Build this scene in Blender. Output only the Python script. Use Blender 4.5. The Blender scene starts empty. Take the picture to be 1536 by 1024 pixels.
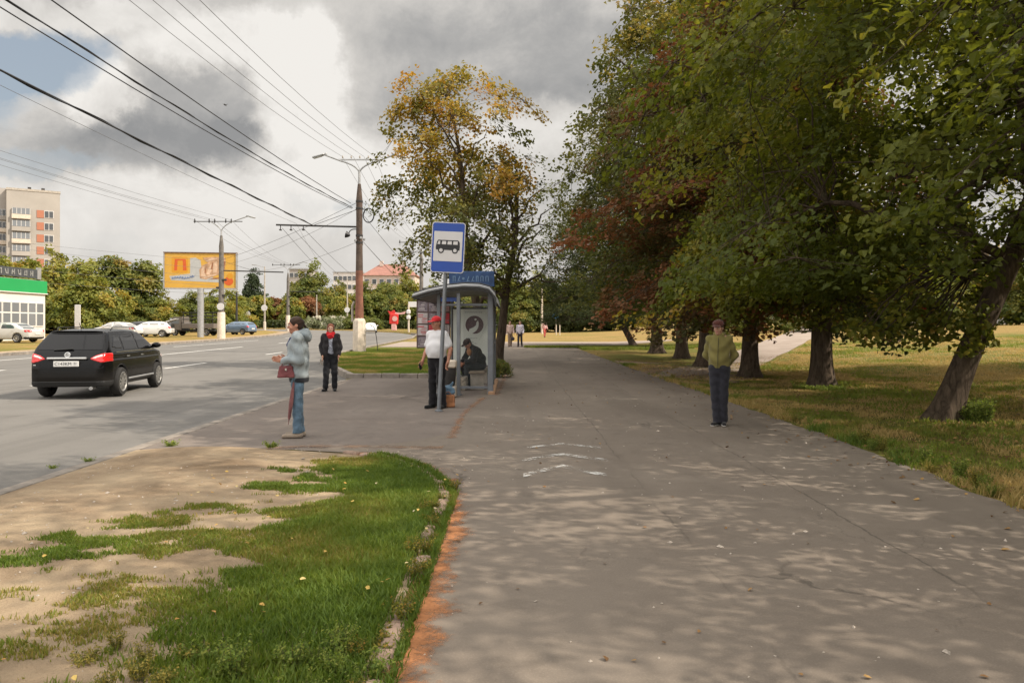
import bpy, math, random
import numpy as np
from mathutils import Vector, Matrix, noise as mnoise
R = math.radians
scene = bpy.context.scene
COL = scene.collection
F = 1130.0          # focal length of the photograph in its own pixels
CAMZ = 1.6
def lin(r, g, b):
    f = lambda c: (c/255/12.92) if c/255 <= .04045 else ((c/255+.055)/1.055)**2.4
    return (f(r), f(g), f(b), 1)
# ------------------------------------------------------------------ terrain
def clampa(v, a, b): return np.minimum(np.maximum(v, a), b)
def H(x, y):
    x = np.asarray(x, float); y = np.asarray(y, float)
    h = 0.0065*clampa(y-25, 0, 140)
    h = h + 0.007*clampa(-x-9, 0, 40)
    rise = clampa(x-8, 0, 40)
    h = h + 0.033*rise*clampa((y+10)/40, 0, 1)+clampa(rise/6, 0, 1)*(.07*np.sin(x*.55+y*.21)*np.sin(y*.43-x*.13)+.045*np.sin(x*1.3-y*.7)*np.sin(y*.9))*clampa((70-y)/30, 0, 1)*clampa((y+10)/20, 0, 1)
    return h
def Hf(x, y): return float(H(x, y))
def px(u, d): return (u-768)/F*d
def pz(v, d): return CAMZ+(488-v)/F*d
# ------------------------------------------------------------------ tags and mesh building
def tag(o, label=None, cat=None, group=None, kind=None):
    if label: o['label'] = label
    if cat: o['category'] = cat
    if group: o['group'] = group
    if kind: o['kind'] = kind
    return o
def thing(name, label, cat, loc=(0, 0, 0), rz=0, group=None):
    o = bpy.data.objects.new(name, None); COL.objects.link(o)
    o.location = loc; o.rotation_euler = (0, 0, rz); o.empty_display_size = .2
    return tag(o, label, cat, group)
def link(name, me, parent=None, mats=None):
    o = bpy.data.objects.new(name, me); COL.objects.link(o)
    if parent: o.parent = parent
    if mats is not None:
        for m in (mats if isinstance(mats, (list, tuple)) else [mats]): me.materials.append(m)
    return o
def np_mesh(name, V, faces, smooth=False, mat_idx=None, attrs=None):
    """faces: list of int arrays (n,k), all polygons of one array with k corners"""
    me = bpy.data.meshes.new(name)
    V = np.asarray(V, np.float32)
    faces = [np.asarray(f, np.int32) for f in faces if len(f)]
    loops = np.concatenate([f.ravel() for f in faces]) if faces else np.zeros(0, np.int32)
    tot = np.concatenate([np.full(len(f), f.shape[1], np.int32) for f in faces]) if faces else np.zeros(0, np.int32)
    st = np.concatenate([[0], np.cumsum(tot)[:-1]]).astype(np.int32) if len(tot) else tot
    me.vertices.add(len(V)); me.vertices.foreach_set('co', V.ravel())
    me.loops.add(len(loops)); me.loops.foreach_set('vertex_index', loops)
    me.polygons.add(len(tot)); me.polygons.foreach_set('loop_start', st); me.polygons.foreach_set('loop_total', tot)
    me.polygons.foreach_set('use_smooth', np.full(len(tot), bool(smooth)))
    if mat_idx is not None: me.polygons.foreach_set('material_index', np.asarray(mat_idx, np.int32))
    for k, v in (attrs or {}).items():
        a = me.attributes.new(k, 'FLOAT', 'FACE'); a.data.foreach_set('value', np.asarray(v, np.float32))
    me.update(calc_edges=True)
    return me
class MB:
    """collects boxes, tubes, prisms, lathes; build() links them as one mesh"""
    def __init__(s): s.v = []; s.f = {}; s.n = 0; s.T = Matrix.Identity(4)
    def add(s, V, faces, M=None):
        M = s.T @ M if M is not None else s.T
        b = s.n
        for p in V: s.v.append(tuple(M @ Vector(p)))
        s.n += len(V)
        for f in faces: s.f.setdefault(len(f), []).append([i+b for i in f])
    def box(s, c, d, rot=(0, 0, 0), bev=0.0):
        from mathutils import Euler
        M = Matrix.Translation(c) @ Euler(rot).to_matrix().to_4x4()
        x, y, z = d[0]/2, d[1]/2, d[2]/2
        if bev <= 0:
            V = [(i*x, j*y, k*z) for k in (-1, 1) for j in (-1, 1) for i in (-1, 1)]
            s.add(V, [(0, 2, 3, 1), (4, 5, 7, 6), (0, 1, 5, 4), (2, 6, 7, 3), (0, 4, 6, 2), (1, 3, 7, 5)], M)
        else:
            e = min(bev, x*.95, y*.95, z*.95); rings = []
            for zz, q in ((-z, e), (-z+e, 0), (z-e, 0), (z, e)):
                a, b = x-q, y-q; ee = e if q == 0 else e*.6
                rings.append([(-a+ee, -b, zz), (a-ee, -b, zz), (a, -b+ee, zz), (a, b-ee, zz), (a-ee, b, zz), (-a+ee, b, zz), (-a, b-ee, zz), (-a, -b+ee, zz)])
            V = [p for r in rings for p in r]; Fc = [tuple(range(7, -1, -1)), tuple(range(24, 32))]
            for r in range(3):
                for k in range(8): Fc.append((r*8+k, r*8+(k+1) % 8, (r+1)*8+(k+1) % 8, (r+1)*8+k))
            s.add(V, Fc, M)
        return s
    def tube(s, pts, r, n=8, caps=True):
        P = [Vector(p) for p in pts]; m = len(P)
        rr = r if isinstance(r, (list, tuple)) else [r]*m
        V = []; prev = None
        for i in range(m):
            t = (P[min(i+1, m-1)]-P[max(i-1, 0)])
            t = t.normalized() if t.length > 1e-9 else Vector((0, 0, 1))
            if prev is None:
                ref = Vector((0, 0, 1)) if abs(t.z) < .9 else Vector((1, 0, 0))
                a = t.cross(ref).normalized()
            else:
                a = prev-t*prev.dot(t); a = a.normalized() if a.length > 1e-6 else t.orthogonal().normalized()
            prev = a; b = t.cross(a)
            for k in range(n):
                an = 2*math.pi*k/n; V.append(P[i]+(a*math.cos(an)+b*math.sin(an))*rr[i])
        Fc = [(i*n+k, i*n+(k+1) % n, (i+1)*n+(k+1) % n, (i+1)*n+k) for i in range(m-1) for k in range(n)]
        if caps: Fc += [tuple(range(n-1, -1, -1)), tuple((m-1)*n+k for k in range(n))]
        s.add(V, Fc); return s
    def lathe(s, prof, n=20, M=None, caps=True):
        """prof: (r, z) pairs, about the z axis"""
        V = [(r*math.cos(2*math.pi*k/n), r*math.sin(2*math.pi*k/n), z) for r, z in prof for k in range(n)]
        m = len(prof)
        Fc = [(i*n+k, i*n+(k+1) % n, (i+1)*n+(k+1) % n, (i+1)*n+k) for i in range(m-1) for k in range(n)]
        if caps: Fc += [tuple(range(n-1, -1, -1)), tuple((m-1)*n+k for k in range(n))]
        s.add(V, Fc, M); return s
    def prism(s, poly, t0, t1, plane='xz'):
        """extrude a 2D polygon between t0 and t1 along the remaining axis"""
        def p3(a, b, t): return {'xz': (a, t, b), 'xy': (a, b, t), 'yz': (t, a, b)}[plane]
        n = len(poly)
        V = [p3(a, b, t0) for a, b in poly]+[p3(a, b, t1) for a, b in poly]
        Fc = [tuple(range(n)), tuple(range(2*n-1, n-1, -1))]
        Fc += [(k, k+n, (k+1) % n+n, (k+1) % n) for k in range(n)]
        s.add(V, Fc); return s
    def build(s, name, mat, parent=None, smooth=False):
        me = np_mesh(name, np.array(s.v), [np.array(f) for f in s.f.values()], smooth)
        import bmesh
        bm = bmesh.new(); bm.from_mesh(me); bmesh.ops.recalc_face_normals(bm, faces=bm.faces); bm.to_mesh(me); bm.free()
        if smooth:
            try: me.set_sharp_from_angle(angle=R(40))
            except Exception: pass
        return link(name, me, parent, mat)
def rrect(w, h, r, cx=0, cz=0, n=5):
    pts = []
    for sx, sz, a0 in ((1, 1, 0), (-1, 1, 90), (-1, -1, 180), (1, -1, 270)):
        for k in range(n+1):
            a = R(a0+90*k/n); pts.append((cx+sx*(w/2-r)+r*math.cos(a), cz+sz*(h/2-r)+r*math.sin(a)))
    return pts
def circ(cx, cz, r, n=24, rz=None): return [(cx+r*math.cos(2*math.pi*k/n), cz+(rz or r)*math.sin(2*math.pi*k/n)) for k in range(n)]
def text_mesh(txt, size, mat, name, parent=None, loc=(0, 0, 0), rot=(R(90), 0, 0), depth=.002, spacing=1.0, shear=0, bold=0):
    c = bpy.data.curves.new('lettering', 'FONT'); c.body = txt; c.size = size; c.extrude = depth; c.align_x = 'CENTER'; c.align_y = 'CENTER'
    c.space_character = spacing; c.shear = shear; c.offset = bold
    o = bpy.data.objects.new('lettering', c); COL.objects.link(o)
    dg = bpy.context.evaluated_depsgraph_get(); me = bpy.data.meshes.new_from_object(o.evaluated_get(dg))
    bpy.data.objects.remove(o); bpy.data.curves.remove(c)
    q = link(name, me, parent, mat); q.location = loc; q.rotation_euler = rot
    return q
def copy_tree(o, parent=None):
    c = o.copy(); COL.objects.link(c)
    if parent: c.parent = parent
    for ch in list(o.children): copy_tree(ch, c)
    return c
# ------------------------------------------------------------------ materials
def nm(name):
    m = bpy.data.materials.new(name); m.use_nodes = True; nt = m.node_tree
    return m, nt, nt.nodes['Principled BSDF']
class NB:
    """small node-tree helper"""
    def __init__(s, nt): s.nt = nt
    def n(s, typ, **kw):
        q = s.nt.nodes.new(typ)
        for k, v in kw.items():
            if k in q.inputs.keys() if isinstance(k, str) else False: s.set(q.inputs[k], v)
            else: setattr(q, k, v)
        return q
    def set(s, inp, v):
        if isinstance(v, bpy.types.NodeSocket): s.nt.links.new(v, inp)
        else: inp.default_value = v
    def math(s, op, a, b=None, c=None, clamp=False):
        q = s.nt.nodes.new('ShaderNodeMath'); q.operation = op; q.use_clamp = clamp
        s.set(q.inputs[0], a)
        if b is not None: s.set(q.inputs[1], b)
        if c is not None: s.set(q.inputs[2], c)
        return q.outputs[0]
    def noise(s, vec, scale, detail=4, rough=.55, dist=0.0, col=False):
        q = s.nt.nodes.new('ShaderNodeTexNoise'); s.set(q.inputs['Scale'], scale); s.set(q.inputs['Detail'], detail)
        s.set(q.inputs['Roughness'], rough); s.set(q.inputs['Distortion'], dist)
        if vec is not None: s.set(q.inputs['Vector'], vec)
        return q.outputs['Color' if col else 'Fac']
    def ramp(s, fac, stops, interp='LINEAR'):
        q = s.nt.nodes.new('ShaderNodeValToRGB'); e = q.color_ramp; e.interpolation = interp
        while len(e.elements) < len(stops): e.elements.new(.5)
        for el, (p, c) in zip(e.elements, stops): el.position = p; el.color = c if len(c) == 4 else (*c, 1)
        s.set(q.inputs[0], fac); return q.outputs[0]
    def mix(s, f, a, b, mode='MIX'):
        q = s.nt.nodes.new('ShaderNodeMix'); q.data_type = 'RGBA'; q.blend_type = mode
        s.set(q.inputs[0], f); s.set(q.inputs[6], a); s.set(q.inputs[7], b); return q.outputs[2]
    def sstep(s, v, a, b):
        q = s.nt.nodes.new('ShaderNodeMapRange'); q.interpolation_type = 'SMOOTHSTEP'
        s.set(q.inputs[0], v); s.set(q.inputs[1], a); s.set(q.inputs[2], b); return q.outputs[0]
    def scale(s, vec, sc):
        q = s.nt.nodes.new('ShaderNodeVectorMath'); q.operation = 'MULTIPLY'; s.set(q.inputs[0], vec); s.set(q.inputs[1], sc); return q.outputs[0]
    def pos(s): return s.nt.nodes.new('ShaderNodeNewGeometry').outputs['Position']
    def obj(s): return s.nt.nodes.new('ShaderNodeTexCoord').outputs['Object']
    def attr(s, name):
        q = s.nt.nodes.new('ShaderNodeAttribute'); q.attribute_name = name; return q.outputs['Fac']
    def bump(s, h, strength, dist):
        q = s.nt.nodes.new('ShaderNodeBump'); s.set(q.inputs['Strength'], strength); s.set(q.inputs['Distance'], dist); s.set(q.inputs['Height'], h); return q.outputs[0]
def simple(name, col, rough=.6, metal=0.0, var=.12, scale=8.0, spec=.4, bump=0.0, coat=0.0):
    """a plain surface with slight procedural wear"""
    m, nt, b = nm(name); N = NB(nt)
    c = col if len(col) == 4 else (*col, 1)
    nz = N.noise(N.obj(), scale, 6, .6)
    lo = tuple(v*(1-var) for v in c[:3])+(1,); hi = tuple(min(1, v*(1+var)) for v in c[:3])+(1,)
    N.set(b.inputs['Base Color'], N.ramp(nz, [(.3, lo), (.7, hi)]))
    b.inputs['Metallic'].default_value = metal; b.inputs['Specular IOR Level'].default_value = spec
    N.set(b.inputs['Roughness'], N.math('ADD', N.math('MULTIPLY', nz, .12), rough-.06))
    if coat: b.inputs['Coat Weight'].default_value = coat
    if bump: N.set(b.inputs['Normal'], N.bump(N.noise(N.obj(), scale*6, 5, .6), bump, .01))
    return m
def glass_mat(name, col=(.02, .025, .03, 1), rough=.06, alpha=1.0):
    m, nt, b = nm(name)
    b.inputs['Base Color'].default_value = col; b.inputs['Roughness'].default_value = rough; b.inputs['Specular IOR Level'].default_value = .6
    if alpha < 1:
        tr = nt.nodes.new('ShaderNodeBsdfTransparent'); mx = nt.nodes.new('ShaderNodeMixShader'); mx.inputs[0].default_value = alpha
        nt.links.new(tr.outputs[0], mx.inputs[1]); nt.links.new(b.outputs[0], mx.inputs[2]); nt.links.new(mx.outputs[0], nt.nodes['Material Output'].inputs[0])
    return m
# ------------------------------------------------------------------ signed-distance modelling
def v3(p): return np.array(p, float)
class SDF:
    def __init__(s, lo, hi, h):
        s.lo = np.array(lo, float); s.h = h
        s.n = np.ceil((np.array(hi, float)-s.lo)/h).astype(int)+1
        s.D = np.full(s.n, 1e3, np.float32)
    def sub(s, lo, hi):
        a = np.clip(np.floor((np.array(lo)-s.lo)/s.h).astype(int), 0, s.n); b = np.clip(np.ceil((np.array(hi)-s.lo)/s.h).astype(int)+1, 0, s.n)
        ax = [s.lo[i]+np.arange(a[i], b[i])*s.h for i in range(3)]
        return tuple(slice(a[i], b[i]) for i in range(3)), ax[0][:, None, None], ax[1][None, :, None], ax[2][None, None, :]
    def all(s): return s.sub(s.lo, s.lo+(s.n-1)*s.h)
    def _add(s, sl, d, k):
        o = s.D[sl]
        if k > 0:
            hh = np.clip(.5+.5*(o-d)/k, 0, 1); r = o*(1-hh)+d*hh-k*hh*(1-hh); r = np.where(o > 100, d, r)
        else: r = np.minimum(o, d)
        s.D[sl] = r
    def cone(s, a, b, r1, r2, k=.02, sc=(1, 1, 1)):
        """rounded cone from a to b; sc squashes the section along an axis"""
        a = v3(a); b = v3(b); m = max(r1, r2)*max(sc)+k+3*s.h
        sl, X, Y, Z = s.sub(np.minimum(a, b)-m, np.maximum(a, b)+m)
        if 0 in s.D[sl].shape: return s
        ba = (b-a)/sc; L = ba@ba+1e-12
        pa = ((X-a[0])/sc[0], (Y-a[1])/sc[1], (Z-a[2])/sc[2])
        t = np.clip((pa[0]*ba[0]+pa[1]*ba[1]+pa[2]*ba[2])/L, 0, 1)
        d = np.sqrt((pa[0]-t*ba[0])**2+(pa[1]-t*ba[1])**2+(pa[2]-t*ba[2])**2)-(r1+(r2-r1)*t)
        s._add(sl, d*min(sc), k); return s
    def ell(s, c, r, k=.02, rot=None, sub=False):
        c = v3(c); r = v3(r); m = max(r)+k+3*s.h
        sl, X, Y, Z = s.sub(c-m, c+m)
        if 0 in s.D[sl].shape: return s
        p = [X-c[0], Y-c[1], Z-c[2]]
        if rot is not None:
            Q = np.array(rot.to_matrix().transposed()); p = [Q[i, 0]*p[0]+Q[i, 1]*p[1]+Q[i, 2]*p[2] for i in range(3)]
        k0 = np.sqrt((p[0]/r[0])**2+(p[1]/r[1])**2+(p[2]/r[2])**2); k1 = np.sqrt((p[0]/r[0]**2)**2+(p[1]/r[1]**2)**2+(p[2]/r[2]**2)**2)
        d = k0*(k0-1)/(k1+1e-9)
        if sub: s.D[sl] = np.maximum(s.D[sl], -d)
        else: s._add(sl, d, k)
        return s
    def cut(s, p, n):
        """keep what lies on the side the normal points away from"""
        sl, X, Y, Z = s.all(); n = v3(n)/np.linalg.norm(n)
        s.D = np.maximum(s.D, ((X-p[0])*n[0]+(Y-p[1])*n[1]+(Z-p[2])*n[2]).astype(np.float32)); return s
    def fold(s, amp, fr, seed=0):
        sl, X, Y, Z = s.all(); q = seed*1.7
        w = np.sin(fr*Z*1.3+3*np.sin(fr*.35*X+q)+2.3*np.sin(fr*.3*Y+q*2))*.6+np.sin(fr*.8*(X+.6*Z)+q)*.25+np.sin(fr*.9*(Y-.5*Z)+q)*.25
        s.D += (amp*w).astype(np.float32); return s
    def mesh(s): return surface_nets(s.D, s.lo, s.h)
def surface_nets(D, lo, h):
    ins = D < 0
    nx, ny, nz = (k-1 for k in D.shape)
    cnt = np.zeros((nx, ny, nz), np.int8)
    offs = [(i, j, k) for i in (0, 1) for j in (0, 1) for k in (0, 1)]
    for i, j, k in offs: cnt += ins[i:i+nx, j:j+ny, k:k+nz]
    act = (cnt > 0) & (cnt < 8); I, J, K = np.nonzero(act)
    idx = np.full((nx, ny, nz), -1, np.int32); idx[I, J, K] = np.arange(len(I))
    c = {o: D[I+o[0], J+o[1], K+o[2]].astype(float) for o in offs}
    P = np.zeros((len(I), 3)); W = np.zeros(len(I))
    for a in offs:
        for ax in range(3):
            if a[ax]: continue
            b = list(a); b[ax] = 1; b = tuple(b)
            va, vb = c[a], c[b]; m = (va < 0) != (vb < 0)
            t = np.where(m, va/np.where(m, va-vb, 1), 0)
            p = np.zeros((len(I), 3)); p[:] = a; p[:, ax] = t
            P[m] += p[m]; W += m
    P = (P/W[:, None]+np.stack([I, J, K], 1))*h+lo
    Fs = []
    for ax in range(3):
        u, v = (ax+1) % 3, (ax+2) % 3
        sa = [slice(None)]*3; sb = [slice(None)]*3; sa[ax] = slice(0, -1); sb[ax] = slice(1, None)
        A = ins[tuple(sa)]; B = ins[tuple(sb)]; E = np.stack(np.nonzero(A != B), 1)
        E = E[(E[:, u] > 0) & (E[:, v] > 0) & (E[:, u] < D.shape[u]-1) & (E[:, v] < D.shape[v]-1)]
        if not len(E): continue
        q = []
        for du, dv in ((-1, -1), (0, -1), (0, 0), (-1, 0)):
            e = E.copy(); e[:, u] += du; e[:, v] += dv; q.append(idx[e[:, 0], e[:, 1], e[:, 2]])
        Q = np.stack(q, 1); fl = ~A[E[:, 0], E[:, 1], E[:, 2]]
        Q[fl] = Q[fl][:, ::-1]; Fs.append(Q)
    return P, np.concatenate(Fs)
def sdf_obj(name, S, mat, parent=None, post=None):
    V, Q = S.mesh()
    if post is not None: V = post(V)
    me = np_mesh(name, V, [Q], True)
    return link(name, me, parent, mat)
def poly_sdf(poly, A, B):
    """signed distance to a 2D polygon (negative inside)"""
    P = np.array(poly, float); n = len(P)
    A, B = np.broadcast_arrays(A, B)
    d = np.full(A.shape, 1e9); ins = np.zeros(A.shape, bool)
    for i in range(n):
        a = P[i]; b = P[(i+1) % n]; e = b-a
        wx, wy = A-a[0], B-a[1]; t = np.clip((wx*e[0]+wy*e[1])/(e@e+1e-12), 0, 1)
        d = np.minimum(d, (wx-t*e[0])**2+(wy-t*e[1])**2)
        c = ((a[1] > B) != (b[1] > B)); ins ^= c & (A < (b[0]-a[0])*(B-a[1])/((b[1]-a[1]) if abs(b[1]-a[1]) > 1e-12 else 1e-12)+a[0])
    return np.where(ins, -1, 1)*np.sqrt(d)
def smax(a, b, k):
    h = np.clip(.5-.5*(a-b)/k, 0, 1); return a*(1-h)+b*h+k*h*(1-h)
# ------------------------------------------------------------------ camera, sun, sky
cam = bpy.data.cameras.new('camera'); camo = bpy.data.objects.new('camera', cam); COL.objects.link(camo)
cam.sensor_width = 36; cam.lens = F/1536*36; cam.shift_y = -24/1536; cam.clip_start = .05; cam.clip_end = 6000
camo.location = (0, 0, CAMZ); camo.rotation_euler = (R(90), 0, 0); scene.camera = camo
SUN_EL, SUN_AZ = R(43), R(-12)       # azimuth from +X towards +Y
sd = Vector((math.cos(SUN_EL)*math.cos(SUN_AZ), math.cos(SUN_EL)*math.sin(SUN_AZ), math.sin(SUN_EL)))
sun = bpy.data.lights.new('sun', 'SUN'); sun.energy = 5.0; sun.angle = R(.45); sun.color = (1, .90, .76)
suno = bpy.data.objects.new('sun', sun); COL.objects.link(suno)
suno.rotation_euler = sd.to_track_quat('Z', 'Y').to_euler(); suno.location = (60, 0, 60)
scene.view_settings.view_transform = 'Standard'; scene.view_settings.look = 'None'
scene.view_settings.exposure = 0.24; scene.view_settings.gamma = 1
scene.cycles.use_denoising = True
scene.cycles.max_bounces = 6; scene.cycles.diffuse_bounces = 3; scene.cycles.glossy_bounces = 3; scene.cycles.transmission_bounces = 4
scene.cycles.transparent_max_bounces = 8; scene.cycles.caustics_reflective = False; scene.cycles.caustics_refractive = False

def build_world():
    w = bpy.data.worlds.new('World'); scene.world = w; w.use_nodes = True; nt = w.node_tree; N = NB(nt)
    bg = nt.nodes['Background']
    sky = nt.nodes.new('ShaderNodeTexSky'); sky.sky_type = 'NISHITA'; sky.sun_disc = False
    sky.sun_elevation = SUN_EL; sky.sun_rotation = math.pi/2-SUN_AZ
    sky.air_density = 1.3; sky.dust_density = 2.5
    d = nt.nodes.new('ShaderNodeTexCoord').outputs['Generated']
    sp = nt.nodes.new('ShaderNodeSeparateXYZ'); N.set(sp.inputs[0], d); x, y, z = sp.outputs
    yy = N.math('MAXIMUM', y, .06)
    # slopes of the viewing direction, warped so the cloud edges billow
    wv = nt.nodes.new('ShaderNodeVectorMath'); wv.operation = 'SCALE'
    wn = N.noise(d, 6.0, 10, .66, col=True)
    su = N.math('DIVIDE', x, yy); sv = N.math('DIVIDE', z, yy)
    ws = nt.nodes.new('ShaderNodeSeparateColor'); N.set(ws.inputs[0], wn)
    su = N.math('ADD', su, N.math('MULTIPLY', N.math('SUBTRACT', ws.outputs[0], .5), .17))
    sv = N.math('ADD', sv, N.math('MULTIPLY', N.math('SUBTRACT', ws.outputs[1], .5), .15))
    def blob(u, v, ru, rv, soft=1.0):
        a = N.math('MULTIPLY', N.math('SUBTRACT', su, (u-768)/F), F/ru); b = N.math('MULTIPLY', N.math('SUBTRACT', sv, (488-v)/F), F/rv)
        r = N.math('SQRT', N.math('ADD', N.math('MULTIPLY', a, a), N.math('MULTIPLY', b, b)))
        return N.sstep(r, 1.0+.28*soft, 1.0-.38*soft)
    def total(items):
        t = None
        for it, wgt in items:
            q = N.math('MULTIPLY', blob(*it), wgt); t = q if t is None else N.math('ADD', t, q)
        return t
    # noise of a cloud deck seen from below
    zz = N.math('ADD', N.math('MAXIMUM', z, 0), .22)
    cb = nt.nodes.new('ShaderNodeCombineXYZ'); N.set(cb.inputs[0], N.math('DIVIDE', x, zz)); N.set(cb.inputs[1], N.math('DIVIDE', y, zz)); N.set(cb.inputs[2], 0.3)
    deck = N.noise(cb.outputs[0], 1.15, 8, .58, .3)
    fine = N.noise(d, 8.0, 10, .64, .3)
    dark = total([((275, 165, 175, 75, 1.7), .38), ((205, 215, 225, 42, 1.5), .28), ((385, 225, 110, 34), .3), ((790, 75, 200, 80, 1.6), .30), ((700, 140, 150, 40, 1.5), .2), ((560, 20, 130, 60, 1.6), .2), ((1150, 60, 260, 130), .2), ((640, 200, 70, 60), .15)])
    white = total([((150, 135, 60, 45), .55), ((350, 65, 150, 45), .4), ((455, 130, 70, 120), .5), ((520, 240, 130, 60), .35), ((560, 300, 140, 60), .3), ((150, 330, 330, 70), .3), ((80, 20, 260, 26), .2), ((800, 190, 130, 50), .25)])
    sh = N.math('ADD', .60, N.math('MULTIPLY', N.math('SUBTRACT', deck, .5), .55))
    sh = N.math('ADD', sh, N.math('MULTIPLY', N.math('SUBTRACT', fine, .5), 1.25))
    sh = N.math('SUBTRACT', N.math('ADD', sh, white), dark, clamp=True)
    cloud = N.ramp(sh, [(0.0, (.31, .312, .314)), (.3, (.44, .432, .42)), (.6, (.64, .615, .58)), (1.0, (.88, .85, .805))])
    # openings that show the blue
    hole = total([((70, 95, 105, 55), 1.0), ((-60, 120, 120, 70), .8), ((45, 240, 120, 22), .5), ((540, 335, 45, 30), .35), ((175, 385, 60, 40), .3), ((500, 310, 60, 16), .3)])
    up = N.math('MULTIPLY', N.sstep(N.noise(cb.outputs[0], .8, 6, .55), .52, .66), N.sstep(z, .42, .62))
    hole = N.math('ADD', N.math('SUBTRACT', hole, N.math('MULTIPLY', white, .5)), up, clamp=True)
    skyc = N.mix(1.0, sky.outputs[0], (.105, .10, .098, 1), 'MULTIPLY')
    thin = N.mix(.5, skyc, (.52, .575, .63, 1))
    c = N.mix(hole, cloud, thin)
    # low haze band
    c = N.mix(N.math('MULTIPLY', N.sstep(z, .22, .02), .75), c, (.74, .705, .66, 1))
    # fill light: extra gain added to the unseen sky overhead and behind the camera
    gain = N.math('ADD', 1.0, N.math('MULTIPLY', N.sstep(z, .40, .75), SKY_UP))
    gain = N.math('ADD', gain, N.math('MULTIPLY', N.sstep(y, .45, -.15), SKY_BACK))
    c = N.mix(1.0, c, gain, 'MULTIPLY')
    # background strength .1: colours are scaled up to match the physical sky
    c10 = nt.nodes.new('ShaderNodeVectorMath'); c10.operation = 'SCALE'; N.set(c10.inputs[0], c); c10.inputs[3].default_value = 10.0/1.17
    N.set(bg.inputs['Color'], c10.outputs[0]); bg.inputs['Strength'].default_value = .1
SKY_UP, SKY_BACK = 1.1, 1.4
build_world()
# ------------------------------------------------------------------ lines of the street
def pl(pts):
    a = np.array(pts, float)
    return lambda y: np.interp(y, a[:, 0], a[:, 1])
KR = pl([(-60, -4.95), (22.5, -4.95), (22.6, -4.9), (23.4, -5.0), (27.8, -6.6), (33, -8.4), (40, -9.3), (75, -10.0), (95, -12), (112, -17), (128, -27), (142, -46), (152, -80), (165, -200), (200, -260), (3000, -900)])
KL = pl([(-60, -25.4), (68, -25.4), (88, -27), (106, -31), (118, -37.5), (127, -51), (136, -82), (146, -200), (200, -460), (3000, -1200)])
def wob(y, amp, seed, fr=1.0): return np.array([amp*(mnoise.noise((yy*fr, seed, 0))+.5*mnoise.noise((yy*fr*3.1, seed, 4))) for yy in np.atleast_1d(y)])
def sheet(name, xl, xr, ys, nx, zoff, mat, dome=0.0):
    ys = np.asarray(ys, float); L = xl(ys); Rr = xr(ys); t = np.linspace(0, 1, nx)
    X = L[:, None]*(1-t)+Rr[:, None]*t; Y = np.repeat(ys[:, None], nx, 1); Z = H(X, Y)+zoff
    if dome: Z = Z+dome*np.sin(math.pi*t)[None, :]
    V = np.stack([X, Y, Z], -1).reshape(-1, 3); m = len(ys)
    i, j = np.meshgrid(np.arange(m-1), np.arange(nx-1), indexing='ij'); a = (i*nx+j).ravel()
    me = np_mesh(name, V, [np.stack([a, a+1, a+nx+1, a+nx], 1)], True)
    return tag(link(name, me, None, mat), kind='structure')
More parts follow.
